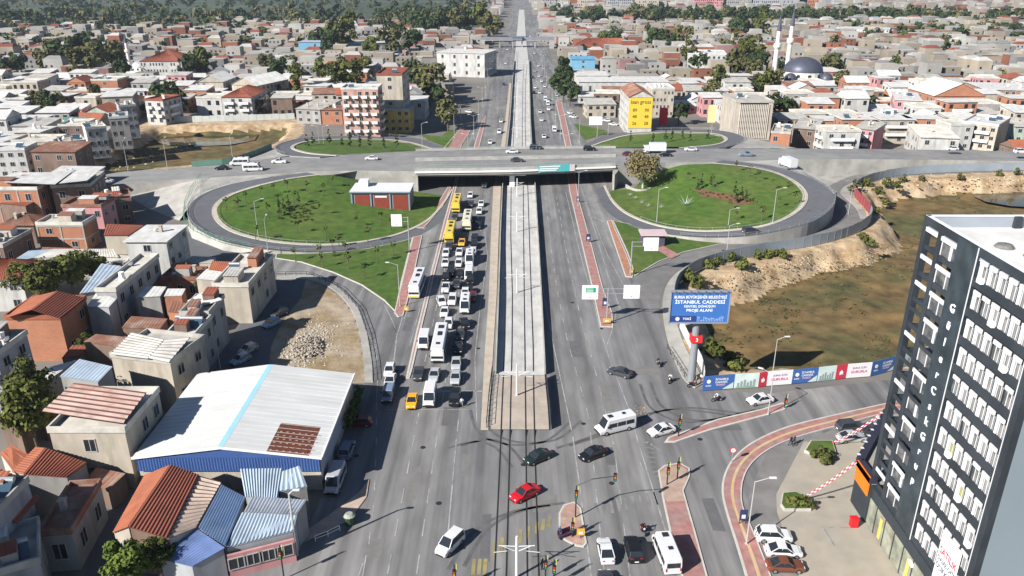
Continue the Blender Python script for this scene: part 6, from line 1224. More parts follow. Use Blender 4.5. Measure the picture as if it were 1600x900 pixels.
# traffic beyond the bridge
for k, (kd, c, x, y, d) in enumerate((('sedan', 'white', 783, 191, D), ('suv', 'white', 780, 208, D), ('sedan', 'white', 766, 224, D), ('sedan', 'dark grey', 787, 133, D), ('sedan', 'white', 844, 176, 0), ('hatch', 'white', 846, 189, 0), ('sedan', 'white', 850, 215, 0), ('suv', 'white', 857, 172, 0), ('sedan', 'white', 733, 176, .9), ('sedan', 'silver', 836, 112, 0), ('sedan', 'white', 842, 120, 0), ('hatch', 'white', 846, 128, 0), ('hatch', 'white', 836, 138, 0), ('sedan', 'white', 843, 146, 0), ('sedan', 'black', 834, 146, 0), ('sedan', 'white', 851, 136, 0), ('hatch', 'dark grey', 832, 122, 0), ('sedan', 'white', 841, 104, 0), ('hatch', 'white', 790, 100, D), ('sedan', 'silver', 782, 112, D), ('sedan', 'white', 793, 78, D), ('sedan', 'white', 799, 60, D), ('hatch', 'dark grey', 796, 68, D), ('sedan', 'white', 835, 84, 0), ('sedan', 'white', 830, 70, 0), ('hatch', 'white', 828, 58, 0), ('sedan', 'silver', 833, 62, 0), ('hatch', 'white', 862, 128, 0), ('sedan', 'white', 866, 140, 0), ('suv', 'white', 868, 118, 0), ('sedan', 'silver', 870, 150, 0), ('hatch', 'white', 890, 178, .3), ('sedan', 'white', 930, 192, 1.2), ('sedan', 'blue-grey', 940, 186, 1.3), ('hatch', 'white', 948, 190, 1.2), ('sedan', 'white', 958, 196, 1.1), ('sedan', 'white', 896, 184, .9))):
    car(kd, c, at(x, y), d, phrase=f'small {c} cars on the avenue beyond the bridge', group='cars on the avenue beyond the bridge', full=False)
for x, y in ((852, 157), (856, 164), (866, 205)): van('van', 'white', at(x, y), 0, phrase='white vans on the avenue beyond the bridge', group='vans beyond the bridge')
# ------------------------------------------------------------------ the dark apartment tower on the right
TX = 41.8; tw = thing('apartment_tower', 'tall dark grey apartment tower with white panels and vertical lettering', 'building', (TX, 65, 0)); to_ = Vector((TX, 65, 0))
tdark = M('tower_cladding', (.038, .046, .055), .55, .12, .3, (.026, .032, .039), .2); tdark2 = M('tower_strip', (.042, .056, .066), .35, .3, .6, (.027, .037, .045), .35); tblack = flat('tower_black', (.010, .010, .012), .5); twhite = M('tower_white', (.66, .66, .67), .5, .04, 1)
tglass = M('tower_glass', (.055, .06, .065), .06, .4, .8, (.17, .17, .165), .6, spec=.6)  # second tone paints grey reflections into the panes
Y0, YP0, YP1, YB, YC, YE = 55.6, 65.6, 69.0, 72.2, 74.9, 75.6; XB = 84.0; ZT = 37.2; PITCHF = 2.87; ZS = [36.5 - PITCHF * k for k in range(12)]
mb = MB(); mb.box(((TX + XB) / 2 + .6, (Y0 + YB) / 2, 0), (XB - TX - 1.2, YB - Y0 - .02, 35.7)); mb.build('core', tblack, tw, off=to_)
mb = MB(); mb.face([(TX + .5, Y0 - .01, -.1), (XB, Y0 - .01, -.1), (XB, Y0 - .01, 36.4), (TX + .5, Y0 - .01, 36.4)]); mb.build('side_wall', M('side_render', (.20, .24, .265), .8, .06, .2, (.18, .215, .24), .1), tw, off=to_)
mb = MB(); mb.face([(TX, Y0, 36.0), (XB, Y0, 36.0), (XB, YE, 36.0), (TX, YE, 36.0)]); mb.face([(TX, YE, 35.9), (XB, YE, 35.9), (XB, YB, 35.9), (TX, YB, 35.9)]); rf = mb.build('roof', M('tower_roof', (.66, .65, .63), .8, .08, .5, (.56, .545, .52), .2), tw, off=to_)
for a, b in (((TX + .2, Y0), (TX + .2, YE)), ((TX, YE - .15), (58.5, YE - .15)), ((58.5, YE - .15), (59.5, YE - 1.4)), ((59.5, YE - 1.4), (XB, YE - 1.4)), ((TX, Y0 + .15), (XB, Y0 + .15))):
    mb = MB(); wall_line(mb, [Vector((*a, 36.0)), Vector((*b, 36.0))], 1.15, .3); mb.build('parapet', M('parapet_grey', (.30, .33, .37), .7, .08, .5), tw, off=to_)
    mb = MB(); wall_line(mb, [Vector((*a, 37.15)), Vector((*b, 37.15))], .1, .42); mb.build('coping', twhite, tw, off=to_)
for x, y, r, h in ((47.5, 66.3, .9, .5), (52.0, 60.5, .8, .4), (46.2, 69.2, .7, .3)): mb = MB(); mb.lathe([(r * 1.3, 36.02), (r, 36.0 + h), (.1, 36 + h + .1)], (x, y, 0), 10); mb.build('roof_vent', M('roof_junk', (.16, .15, .14), .9, .3, 2), tw, off=to_)
def col(y0, y1, z0=0, z1=ZT, x0=TX - .15, x1=TX + .5, mat=tdark, nm='column'):
    mb = MB(); mb.box(((x0 + x1) / 2, (y0 + y1) / 2, z0), (x1 - x0, y1 - y0, z1 - z0)); return mb.build(nm, mat, tw, off=to_)
col(YC, YE); col(71.9, 72.6); col(Y0 - .02, Y0 + .75); col(50.0, 50.7) if 0 else None
col(YC, YE, x0=50.5, x1=51.2)
sp_ = col(YP0, YP1, 4.4, ZT - .05, TX - .22, TX + .4, tdark2, 'sign_strip'); col(YP0 - .06, YP0, 4.4, ZT, TX - .28, TX - .2, twhite, 'edge_trim'); col(Y0 + .74, Y0 + .8, 5, ZT, TX - .2, TX - .12, twhite, 'edge_trim')
col(Y0, YE, ZT - .75, ZT, TX - .16, TX + .5, tdark, 'top_beam')
ACM = MB().box((0, -.5, 0), (1, 1, 1)).mesh('air_conditioner', white_m); YCM = MB().box((0, -.5, 0), (.1, 1, 1)).mesh('curtain_panel', M('yellow_curtain', (.30, .30, .12), .8, .15))
rng = random.Random(4)
gpane = MB().face([(0, 0, 0), (0, -1, 0), (0, -1, 1), (0, 0, 1)]); gp_ = MB(); gp_.face([(0, 0, 0), (0, -1, 0), (0, -1, 1), (0, 0, 1)]); GPM = gp_.mesh('window_pane', tglass); PNL = MB().box((0, -.5, 0), (.14, 1, 1)).mesh('white_panel', twhite); DRK = MB().box((0, -.5, 0), (.12, 1, 1)).mesh('dark_panel', tdark); CRT = MB().box((0, -.5, 0), (.1, 1, 1)).mesh('curtain_panel', M('tower_curtain', (.24, .235, .225), .8, .3, .8)); SLB = MB().box((0, -.5, 0), (1, 1, 1)).mesh('balcony_slab', tdark)
def put(nm, me, x, y, z, sy, sz, sx=1): return child(nm, me, tw, Vector((x, y, z)) - to_, (0, 0, 0), (sx, sy, sz))
BW = (YP0 - .2 - (Y0 + .85)) / 6.4
for k, z in enumerate(ZS):
    lo = z - PITCHF
    # corner balcony bay, open to the sky behind
    put('white_panel' if k not in (3, 5, 7, 9) else 'dark_panel', PNL if k not in (3, 5, 7, 9) else DRK, TX - .08, YC, z - .7, YC - 72.6, .42)
    put('balcony_slab', SLB, TX + 5, YE - .1, lo + .05, YE - 72.3, .22, 9.4); put('dark_panel', DRK, TX + .1, YC, lo + .27, YC - 72.6, .5)
    # window bay beside the strip
    put('white_panel' if k not in (4, 6, 8) else 'dark_panel', PNL if k not in (4, 6, 8) else DRK, TX - .08, 71.9, z - .7, 71.9 - YP1, .42); put('window_pane', GPM, TX + .02, 71.9, lo + .75, 71.9 - YP1, PITCHF - 1.4); put('white_panel', PNL, TX + .0, 71.8, lo + .7, .08, PITCHF - 1.45, .6); put('white_panel', PNL, TX + .0, 70.2 - .25 * (k % 2), lo + .7, .35 if k % 3 == 0 else .07, PITCHF - 1.45, .6)
    put('dark_panel', DRK, TX + .0, 71.9, lo + .1, 71.9 - YP1, .62)
    # six window bays to the near corner
    put('dark_panel', DRK, TX - .12, YP0 - .15, lo - .02, YP0 - .15 - (Y0 + .8), .86)  # dark band: balcony railing plus slab shadow painted into one panel
    for j in range(6):
        y = YP0 - .55 - j * BW * 1.03; hid = (k + j * 2) % 5
        if k == 11 and j > 3: continue
        put('white_panel', PNL, TX - .1, y, z - .6, BW * .72, .38); put('window_pane', GPM, TX - .0, y + .06, lo + .66, BW * .96, PITCHF - 1.3)
        if (j * 3 + k) % 7 != 4: put('white_panel', PNL, TX - .07, y, lo + .86, BW * (.17 if j % 3 else .24), PITCHF - 1.5)
        put('curtain_panel', CRT, TX - .02, y - BW * .42, lo + .86, BW * rng.uniform(.06, .24), (PITCHF - 1.32) * rng.uniform(.6, 1), .5)
        put('mullion', PNL, TX - .05, y - BW * .3, lo + .86, .035, PITCHF - 1.5, .5); put('mullion', PNL, TX - .05, y - BW * .84, lo + .86, .05, PITCHF - 1.5, .5)
        put('mullion', PNL, TX - .05, y - BW * .66, lo + .86, .04, PITCHF - 1.52, .5)
        put('dark_panel', DRK, TX - .06, y - BW * .9, lo + .1, BW * .1, PITCHF)
        if (k * 5 + j * 3) % 11 == 0: put('air_conditioner', ACM, TX - .3, y - BW * .35, lo + .72, .7, .5, .35)
        if (k, j) in ((6, 1), (7, 3)): put('curtain_panel', YCM, TX - .04, y - BW * .38, lo + .86, BW * .4, PITCHF - 1.6, .5)
mb = MB(); mb.box((TX + .15, (Y0 + YE) / 2, 3.6), (.9, YE - Y0 - .1, 1.4)); mb.build('fascia', tdark, tw, off=to_)
shopg = M('shop_glass', (.33, .34, .26), .12, .25, .6, (.18, .18, .14), .4)
for k in range(9):
    y = YE - .9 - k * 2.15; mb = MB(); mb.box((TX - .25, y - 1, .25), (.1, 1.9, 3.3)); s_ = mb.build('shop_window', shopg, tw, off=to_)
    mb = MB(); mb.box((TX - .28, y - .02, 0), (.14, .12, 3.6)); mb.build('mullion', tdark, tw, off=to_)
    if k % 3 == 1: mb = MB(); mb.box((TX - .32, y - 1.3, .4), (.04, .5, 2.6)); mb.build('window_sticker', M('sticker', (.75, .55, .12), .6), tw, off=to_)
let_m = flat('letter_white', (.82, .83, .83), .5)
for k, ch in enumerate('GülerCskGrup'): lettering(ch, 1.2, tw, Vector((TX - .25, 67.4, 30.5 - k * 1.765)) - to_, (PI / 2, 0, -PI / 2), let_m, .03, name='letter')
bn = thing('sale_banner', 'white SATILIK sale banner hanging on the dark tower facade', 'banner', (TX - .3, 59, 6))
mb = MB(); mb.box((0, 0, -2.6), (.05, 3.3, 6.9)); mb.build('cloth', M('banner_white', (.80, .80, .80), .6, .04, 1), bn)
redm = flat('banner_red', (.55, .02, .06)); dkm = flat('banner_ink', (.06, .07, .10))
for txt, sz, z_, m_ in (('SATILIK', .82, 2.2, redm), ('DAİRE-OFİS', .52, 1.25, dkm), ('DÜKKAN', .62, .4, dkm)):
    me_ = text_mesh(txt, sz, 'CENTER', .005); wid = max(v.co.x for v in me_.vertices) - min(v.co.x for v in me_.vertices); q = lettering(txt, sz, bn, (-.04, 0, z_), (PI / 2, 0, -PI / 2), m_, .005, sx=3.0 / wid); q.scale.y = 1.35
pod = [(TX - .5, 74.4), (TX - .5, 78.4), (49.6, 89.9), (62, 89.9), (62, 74.4)]
mb = MB(); mb.prism(pod, -.1, 5.4, 0, 1); mb.build('podium', [tdark, M('podium_roof', (.30, .28, .25), .9, .15, .5)], tw, off=to_)
mb = MB(); wall_line(mb, [Vector((41.5, 74.5, 5.4)), Vector((41.5, 78.4, 5.4)), Vector((49.8, 89.7, 5.4))], .75, .9); mb.build('podium_rim', M('portal_dark', (.03, .03, .05), .6, .1), tw, off=to_)
for k in range(8): q = Vector((41.35, 78.8, 6.16)).lerp(Vector((49.2, 89.7, 6.16)), .05 + k * .125); mb = MB(); mb.box(q, (.35, .35, .03)); mb.build('rim_mark', twhite, tw, off=to_)
mb = MB(); mb.box((TX - .68, 76.35, 3.65), (.14, 3.5, 2.55)); mb.build('orange_panel', M('orange_sign', (.72, .17, .012), .6, .04), tw, off=to_)
def tape(p0, p1, sag, label):
    p0, p1 = Vector(p0), Vector(p1); t = thing('barrier_tape', label, 'tape', p0); n = int((p1 - p0).length / .35); rm_ = flat('tape_red', (.55, .06, .08)); P = [p0.lerp(p1, k / n) - Vector((0, 0, sag * 4 * (k / n) * (1 - k / n))) for k in range(n + 1)]
    for off_ in (0, .35):
        mb = MB()
        for k in range(n): mb.bar(P[k] + Vector((off_, 0, 0)), P[k + 1] + Vector((off_, 0, 0)), .04, .12, k % 2)
        mb.build('tape_strip', [rm_, twhite], t, off=p0)
tape(G(1256, 776, .8), (41.0, 78.2, 6.1), .3, 'red and white tape from the small planter to the tower'); tape(G(1300, 692, .8), (48.4, 88.6, 6.2), .3, 'red and white tape above the parked cars by the tower')
bx = thing('red_box', 'small red stand by the tower entrance', 'box', G(1333, 822, .1)); mb = MB(); mb.box((0, 0, 0), (.8, .7, 1.1)); mb.box((0, 0, 1.1), (.9, .8, .12)); mb.build('cabinet', flat('stand_red', (.55, .015, .02)), bx)
pg = MB(); pg.bar(G(1285, 824, .14), G(1338, 824, .14), .12, .05); pg.bar(G(1285, 824, .14), G(1303, 852, .14), .12, .05); tag(pg.build('parking_line', white_line), 'thin white line marking a bay on the plaza', 'marking')

# ------------------------------------------------------------------ billboard, gantries, hoarding
bb = thing('billboard', 'tall blue project billboard on a thick grey pole', 'billboard', (28.3, 108.6, 0)); bp_ = Vector(bb.location); ang = -.02
mb = MB(); mb.cyl((0, 0, -.2), (0, 0, 10.6), .62, .55, 14); mb.build('pole', M('pole_grey', (.22, .235, .25), .6, .08, .5), bb)
c = GY(1092, 478, 108.0) - bp_; bwid = (GY(1138, 478, 108).x - GY(1046, 478, 108).x); bht = 5.1
mb = MB(); mb.box((c.x, -.9, c.z - bht / 2), (bwid, .5, bht)); bd = mb.build('board', M('board_blue', (.045, .145, .42), .5, .05, .5), bb)
mb = MB()
for s in (-1, 1): mb.box((c.x, -.95, c.z + s * bht / 2 - .08), (bwid + .2, .66, .16)); mb.box((c.x + s * bwid / 2, -.95, c.z - bht / 2), (.16, .66, bht))
child('frame', mb.mesh('frame', steel), bd)
for s in range(8): mb = MB(); mb.bar((c.x - bwid / 2 + .6 + s * bwid / 8, -1.1, c.z + bht / 2 + .05), (c.x - bwid / 2 + .6 + s * bwid / 8, -1.9, c.z + bht / 2 + .3), .07); mb.build('floodlight_arm', dark_metal, bb)
tr = (PI / 2, 0, 0); y_ = -1.17
for txt, sz, dz, w_ in (('BURSA BÜYÜKŞEHİR BELEDİYESİ', .62, 1.65, 1), ('İSTANBUL CADDESİ', .74, .85, 1.1), ('KENTSEL DÖNÜŞÜM', .5, .15, 1), ('PROJE ALANI', .62, -.5, 1.1)):
    me_ = text_mesh(txt, sz, 'CENTER', .01); wid = max(v.co.x for v in me_.vertices) - min(v.co.x for v in me_.vertices); lettering(txt, sz, bb, (c.x, y_, c.z + dz), tr, let_m, .01, sx=min(w_, bwid * .88 / wid))
mb = MB(); mb.box((c.x - bwid * .26, y_ + .0, c.z - bht / 2 + .2), (bwid * .44, .03, .95)); mb.build('logo_strip', flat('strip_navy', (.02, .05, .20)), bb)
for dx, txt in ((-.36, None), (-.2, 'TOKİ')):
    if txt: lettering(txt, .5, bb, (c.x + dx * bwid, y_ - .03, c.z - bht / 2 + .66), tr, let_m, .01)
    else: mb = MB(); mb.cyl((c.x + dx * bwid, y_ - .01, c.z - bht / 2 + .66), (c.x + dx * bwid, y_ - .04, c.z - bht / 2 + .66), .32, n=16); mb.build('logo', flat('logo_pale', (.7, .62, .66)), bb)
mb = MB(); rng = random.Random(2); x = c.x - .2
for k in range(17): h = rng.uniform(.25, .95); mb.box((x, y_, c.z - bht / 2 + .2), (.04, .03, h)); mb.box((x + .11, y_, c.z - bht / 2 + .2 + h * .7), (.2, .03, .04)); x += .24
mb.build('skyline_drawing', flat('drawing_pale', (.42, .58, .78)), bb)
mb = MB(); mb.box((.1, 0, 7.0), (1.7, 1.5, 1.1)); mb.build('pole_collar', flat('collar_red', (.55, .03, .03)), bb)
lettering('3', .8, bb, (.1, -.8, 7.55), tr, let_m, .01, name='collar_sign')
def gantry(base, h, boards, label, arm_y=0):
    t = thing('sign_gantry', label, 'sign', base); mb = MB(); mb.cyl((0, 0, 0), (0, 0, h), .16, .12, 8); mb.build('post', steel, t)
    lo = min(min(b[0] - b[2] / 2 for b in boards), 0); hi = max(max(b[0] + b[2] / 2 for b in boards), 0)
    for z in (h - .15, h - 1.1): mb = MB(); mb.bar((lo, 0, z), (hi, 0, z), .12); mb.build('arm', steel, t)
    for (x, z, w, hh, grn) in boards:
        mb = MB(); mb.box((x, -.15, z - hh / 2), (w, .1, hh)); b = mb.build('sign_board', M('sign_white', (.80, .81, .82), .5, .03), t)
        if grn:
            mb = MB(); mb.box((x + .1, -.22, z + .0), (w * .62, .03, hh * .34)); g_ = mb.build('green_panel', flat('sign_green', (.01, .30, .14)), b)
            for q in range(3): mb = MB(); mb.box((x - .05, -.25, z + .12 + q * hh * .1), (w * .42, .02, .07)); mb.build('sign_text', let_m, g_)
        mb = MB(); mb.box((x, -.22, z - hh * .36), (.3, .03, .14)); mb.build('sign_symbol', flat('sign_ink', (.12, .13, .16)), b)
    return t
gantry(G(948, 505, .1), 7.0, ((-3.3, 6.2, 2.9, 2.7, True), (4.2, 6.3, 2.9, 2.6, False)), 'road sign gantry with green and white boards on the right strip')
gantry(G(985, 430, .15), 7.6, ((4.0, 7.0, 2.9, 2.9, False),), 'post with one white sign board on the right lawn corner')
gantry(G(640, 392, .15), 8.2, ((-2.6, 7.4, 2.4, 2.8, False),), 'post with one white sign board by the left red strip')
gantry(G(720, 190), 6.5, ((-3.0, 6.0, 3.4, 3.2, False),), 'small white sign board left of the far avenue'); gantry(G(933, 214), 7, ((-.8, 6.3, 5.0, 3.2, False),), 'wide white sign board beside the far right loop')
def poster(name, label, px, wm_, h, mat, z=0, txt=None):
    p = G(*px); t = thing(name, label, 'sign', p); mb = MB(); mb.cyl((0, 0, 0), (0, 0, h), .08, n=6); mb.build('post', steel, t); mb = MB(); mb.box((0, -.1, h - z), (wm_, .12, z)); mb.build('panel', mat, t)
    if txt: lettering(txt, .9, t, (0, -.2, h - z / 2), tr, let_m, .02)
poster('advert_sign', 'upright red advertising panel by the far right loop', (1035, 203), 3.4, 9, flat('advert_red', (.60, .03, .05)), z=7); poster('advert_sign', 'upright pale yellow advertising panel by the far right loop', (1110, 203), 3.2, 10, flat('advert_pale', (.66, .60, .28)), z=7)
# printed hoarding round the pit: every sheet its own panel
HP = [((1097, 612), (1146, 608), 'blue'), ((1146, 608), (1184, 606), 'white'), ((1184, 606), (1197, 604), 'red'), ((1197, 604), (1236, 601), 'text'), ((1236, 601), (1276, 597), 'blue'), ((1276, 597), (1304, 594), 'white'), ((1304, 594), (1321, 592), 'red'), ((1321, 592), (1359, 589), 'text'), ((1359, 589), (1400, 578), 'blue'), ((1400, 578), (1440, 565), 'white'), ((1440, 565), (1500, 553), 'text')]
ho = thing('hoarding', 'printed site hoarding of blue, white and red sheets along the pit', 'hoarding', G(1097, 612)); hof = Vector(ho.location)
hm = {'blue': M('print_blue', (.05, .13, .36), .6, .08, 1), 'white': M('print_pale', (.56, .66, .64), .6, .12, .8), 'red': M('print_red', (.55, .04, .07), .6, .05), 'text': M('print_white', (.74, .72, .73), .6, .05)}; HH = 2.5
for (a, b, kd) in HP:
    A_, B_ = G(*a), G(*b); u = (B_ - A_).normalized(); L_ = (B_ - A_).length; rz = math.atan2(u.y, u.x); nrm = Vector((u.y, -u.x, 0)); mb = MB(); wall_line(mb, [A_ + Vector((0, 0, .15)), B_ + Vector((0, 0, .15))], HH, .08); s_ = mb.build('sheet', hm[kd], ho, off=hof)
    def on(f, z, d=.06): return A_ + u * (L_ * f) + Vector((0, 0, z)) + nrm * d - hof
    def pr(txt, f, z, sz, m_): me_ = text_mesh(txt, sz, 'CENTER', .004); lettering(txt, sz, ho, on(f, z), (PI / 2, 0, rz), m_, .004, name='print')
    if kd == 'blue':
        pr('İSTANBUL', .6, 1.95, .46, let_m); pr('CADDESİ', .58, 1.45, .46, let_m); pr('PROJESİ', .56, .98, .4, flat('print_pink', (.75, .45, .6))); mb = MB(); mb.cyl(on(.18, 1.7), on(.18, 1.7, .09), .33, n=12); mb.build('emblem', let_m, ho); pr('BURSA', .18, .95, .3, let_m)
        mb = MB(); mb.face([on(.62, .2), on(.97, .2), on(.97, 1.3)]); mb.build('print_corner', hm['white'], ho)
    elif kd == 'red': mb = MB(); mb.face([on(.3, .9), on(.7, .9), on(.5, 1.8)]); mb.cyl(on(.5, 1.25), on(.5, 1.25, .1), .3, n=12); mb.build('emblem', let_m, ho)
    elif kd == 'text': pr('BURSA İÇİN', .5, 1.85, .42, flat('print_mauve', (.35, .12, .4))); pr('GURURLA', .5, 1.15, .62, flat('print_rose', (.6, .05, .18)))
    else:
        mb = MB()
        for q in range(6): mb.face([on(.12 + q * .13, .5), on(.21 + q * .13, .5), on(.21 + q * .13, 1.1 + .25 * (q % 3)), on(.12 + q * .13, 1.1 + .25 * (q % 3))])
        mb.build('print_houses', flat('print_grey', (.28, .30, .32)), ho); mb = MB(); mb.face([on(.05, .22), on(.95, .22), on(.8, .5), on(.1, .45)]); mb.build('print_lawn', flat('print_green', (.20, .36, .24)), ho)
# grey sheet fences: each sheet a part
def sheet_fence(label, px, h, step, mat, redspan=None):
    P = resample(pxline(spline(px, 4), .1), step); t = thing('site_fence', label, 'fence', P[0]); rdm = flat('sheet_red', (.32, .05, .055), .6)
    for k, (a, b) in enumerate(zip(P, P[1:])):
        mb = MB(); wall_line(mb, [a, b], h * R.uniform(.97, 1.03), .06); x = PX((a + b) / 2); mb.build('sheet', rdm if redspan and redspan[0] < x[0] < redspan[1] and redspan[2] < x[1] < redspan[3] else mat, t, off=P[0])
        mb = MB(); mb.box((a.x, a.y, 0), (.1, .1, h)); mb.build('post', steel, t, off=P[0])
fgrey = M('sheet_grey', (.30, .345, .39), .5, .12, .4, (.24, .275, .31), .2)
sheet_fence('grey sheet fence curving along the slip road round the pit', [(1060, 508), (1052, 480), (1056, 452), (1068, 437), (1095, 420), (1140, 407), (1200, 395), (1270, 384), (1320, 371), (1350, 356), (1361, 342), (1352, 326), (1338, 311), (1334, 301), (1345, 290), (1380, 279), (1430, 272), (1520, 268), (1620, 266)], 2.6, 2.6, fgrey, (1320, 1358, 296, 345))
sheet_fence('pale sheet fence behind the pond', [(232, 192), (300, 191), (380, 189), (468, 186)], 2.6, 3.2, M('sheet_pale', (.52, .55, .53), .6, .12, .4)); sheet_fence('white sheet fence along the lower corner of the pit', [(1062, 512), (1078, 545), (1096, 578), (1100, 606)], 2.2, 2.6, M('sheet_white', (.62, .60, .58), .6, .12))
# railings along loops
green_m = M('green_rail', (.10, .24, .16), .5, .1)
def rail_from(L, O, a, b, h, step, mat, label, rails=(.5, 1), lift=0.0, nm='guard_rail', cat='railing'):
    fence(nm, label, [p + Vector((0, 0, lift)) for p in pxline(O[a:b])], h, step, mat, rails=rails, cat=cat)
rail_from(0, LOOPS[0][2], 18, 62, 1.0, 3.0, steel, 'steel guard rail on the outer edge of the near left loop', (.55, .9)); rail_from(1, LOOPS[1][2], 18, 58, 1.0, 3.0, steel, 'steel guard rail on the outer edge of the near right loop', (.55, .9))
rail_from(2, LOOPS[2][2], 4, 36, 1.0, 4.0, steel, 'steel guard rail round the far left loop', (.55, .9)); rail_from(3, LOOPS[3][2], 4, 36, 1.0, 4.0, steel, 'steel guard rail round the far right loop', (.55, .9))
rail_from(0, LOOPS[0][1], 25, 68, .7, 3.0, steel, 'inner steel railing of the near left loop', (.9,), .1); rail_from(1, LOOPS[1][1], 12, 56, .7, 3.0, steel, 'inner steel railing of the near right loop', (.9,), .1)
fence('green_fence', 'green fence running down the concrete slope left of the loop', pxline([(314, 279, 4.7), (300, 300, 3.6), (290, 320, 2.9), (287, 345, 2.4), (300, 360, 2.2), (340, 378, 1.9), (400, 391, 1.1)]), 1.6, 2.0, green_m, rails=(.1, .55, 1), cat='fence')
fence('green_fence', 'green fence behind the overpass towards the pond', pxline([(300, 261, 4.6), (360, 256.5, 5), (400, 243, 4.9), (430, 230, 4.7)]), 1.8, 3.0, green_m, M('green_sheet', (.12, .22, .17), .6, .1), rails=(1,))
fence('slip_rail', 'dark railing along the left slip road footway', pxline([(430, 431, .12), (485, 430, .12), (530, 451, .12), (560, 483, .12), (574, 523, .12), (582, 570, .12), (583, 596, .12)]), .9, 2.2, dark_metal, rails=(.5, 1), cat='railing')
fence('slip_rail', 'dark railing behind the right slip road pavement', pxline([(1042, 545, .1), (1055, 565, .1), (1030, 490, .1)][:2] + [(1070, 590, .1)]), .9, 2.0, dark_metal, rails=(.5, 1), cat='railing')
fence('corner_rail', 'low white railing at the lower left street corner', pxline([(493, 846, .1), (520, 836, .1), (545, 822, .1)]), .8, 1.5, white_m, rails=(.5, 1), cat='railing')

# ------------------------------------------------------------------ street lamps, signals, masts
lampm = flat('lamp_grey', (.50, .51, .50), .45, .3)
def lamp(p, h, rz, label=None, phrase=None, double=False, arm=1.6, group='street lamps', r=.09):
    t = thing('street_lamp', label or '', 'lamp', p, rz, group if not label else None)
    if not label: later(t, phrase, 'lamp', group)
    mb = MB(); mb.cyl((0, 0, 0), (0, 0, h), r, r * .55, 7); mb.box((0, 0, 0), (.3, .3, .12)); mb.build('post', lampm, t)
    for s in ((1, -1) if double else (1,)):
        mb = MB(); mb.cyl((0, 0, h - .1), (s * arm, 0, h + .45), r * .5, r * .4, 6); mb.build('arm', lampm, t); mb = MB(); mb.box((s * (arm + .3), 0, h + .4), (.75, .28, .12)); mb.build('lamp_head', flat('lamp_head', (.62, .63, .63), .4), t)
lamp(G(464, 868, .1), 8.3, 0, 'tall grey lamp post standing before the ridged corner shop', arm=.5, r=.2)
for (x, y) in ((405, 372), (638, 398), (1130, 342)): pass
lamp(onlawn(404, 372, LLT), 9, .3, phrase='slim lamp posts on the two near lawns'); lamp(G(605, 460, .2), 7, PI * .5, phrase='slim lamp posts on the two near lawns') if 0 else None
lamp(onlawn(1026, 346, RLT), 8.5, 0, phrase='slim lamp posts on the two near lawns'); lamp(onlawn(1207, 349, RLT), 8.5, 0, phrase='slim lamp posts on the two near lawns'); lamp(onlawn(1138, 352, RLT), 4.0, 0, phrase='slim lamp posts on the two near lawns')
lamp(G(903, 322, .15), 9.5, 0, 'double-armed street lamp before the bridge on the red strip', double=True); lamp(G(625, 478, .17), 8.5, PI, 'slim lamp at the tip of the left lawn corner')
for x, y in ((262, 265), (200, 266), (365, 258)): lamp(G(x, y, 4.2), 9, PI / 2, phrase='lamps behind the left arm of the overpass')
for x, y in ((500, 238), (507, 238), (660, 232), (710, 215), (905, 222), (950, 212), (1170, 215), (1110, 224), (1008, 208)): lamp(G(x, y, .5), 9, R.choice((0, PI)), phrase='lamps round the two far loops')
for k in range(9): lamp(Vector((road_x(260 + k * 38) + 16.6, 262 + k * 38, 0)), 9, 0, phrase='double street lamps along the far avenue, right side', double=True, group='lamps along the far avenue'); lamp(Vector((road_x(260 + k * 38) - 16.6, 262 + k * 38, 0)), 9, 0, phrase='double street lamps along the far avenue, left side', double=True, group='lamps along the far avenue')
lamp(G(1200, 647, .15), 6.5, PI * .8, 'lamp post on the pink strip before the hoarding'); lamp(G(1206, 592), 7, 0, 'lamp post standing behind the printed hoarding', arm=1.2); lamp(G(1093, 490), 5, PI, 'lamp behind the billboard pole', arm=1.0) if 0 else None
lamp(G(1166, 850, .15), 8.5, 0, 'thin street lamp beside the small blue sign on the curved pavement'); lamp(G(387, 500), 7, PI, 'lamp in the dark street behind the houses'); lamp(G(345, 580), 6, PI, 'lamp at the shaded corner above the warehouse roof')
lamp(G(28, 274), 9, 0, 'lamp post at the left edge beyond the white canopies', arm=1.0); lamp(G(1325, 336), 7, 0, 'lamp beside the walkway outside the right loop'); lamp(G(1135, 398), 7, 0, 'lamp on the lower slip road beside the grey fence'); lamp(G(420, 402), 9, PI / 2, 'lamp at the corner below the near left loop')
sigm = flat('signal_black', (.012, .013, .015), .5); sigy = flat('signal_edge', (.60, .62, .10), .5)
def signal(p, h, label, heads=1, arm=None):
    t = thing('traffic_light', label, 'traffic light', p); mb = MB(); mb.cyl((0, 0, 0), (0, 0, h), .09, .07, 7)
    if arm: mb.cyl((0, 0, h - .05), (arm * .4, 0, h + .9), .07, .06, 6); mb.cyl((arm * .4, 0, h + .9), (arm, 0, h + 1.3), .06, .05, 6)
    mb.build('post', dark_metal, t)
    for k in range(heads):
        for (x, z) in [(0, h - 1.6 - k * .9)] + ([(arm, h + .75)] if arm and k == 0 else []):
            mb = MB(); mb.box((x, -.12, z), (.34, .3, 1.0)); hd = mb.build('signal_head', sigm, t)
            for q, c_ in enumerate(((.5, .03, .02), (.45, .28, .02), (.02, .25, .10))): mb = MB(); mb.cyl((x, -.28, z + .82 - q * .3), (x, -.33, z + .82 - q * .3), .11, n=10); mb.build('lens', flat(f'lens{q}', c_, .3), hd)
    mb = MB(); mb.box((.22, 0, h - .9), (.06, .06, 1.0)); mb.build('visor', sigy, t)
signal(G(899, 808, .15), 4.5, 'traffic light with long curved arm on the small island', 1, 4.4); signal(G(894, 838, .15), 2.6, 'short traffic light at the bottom of the small island')
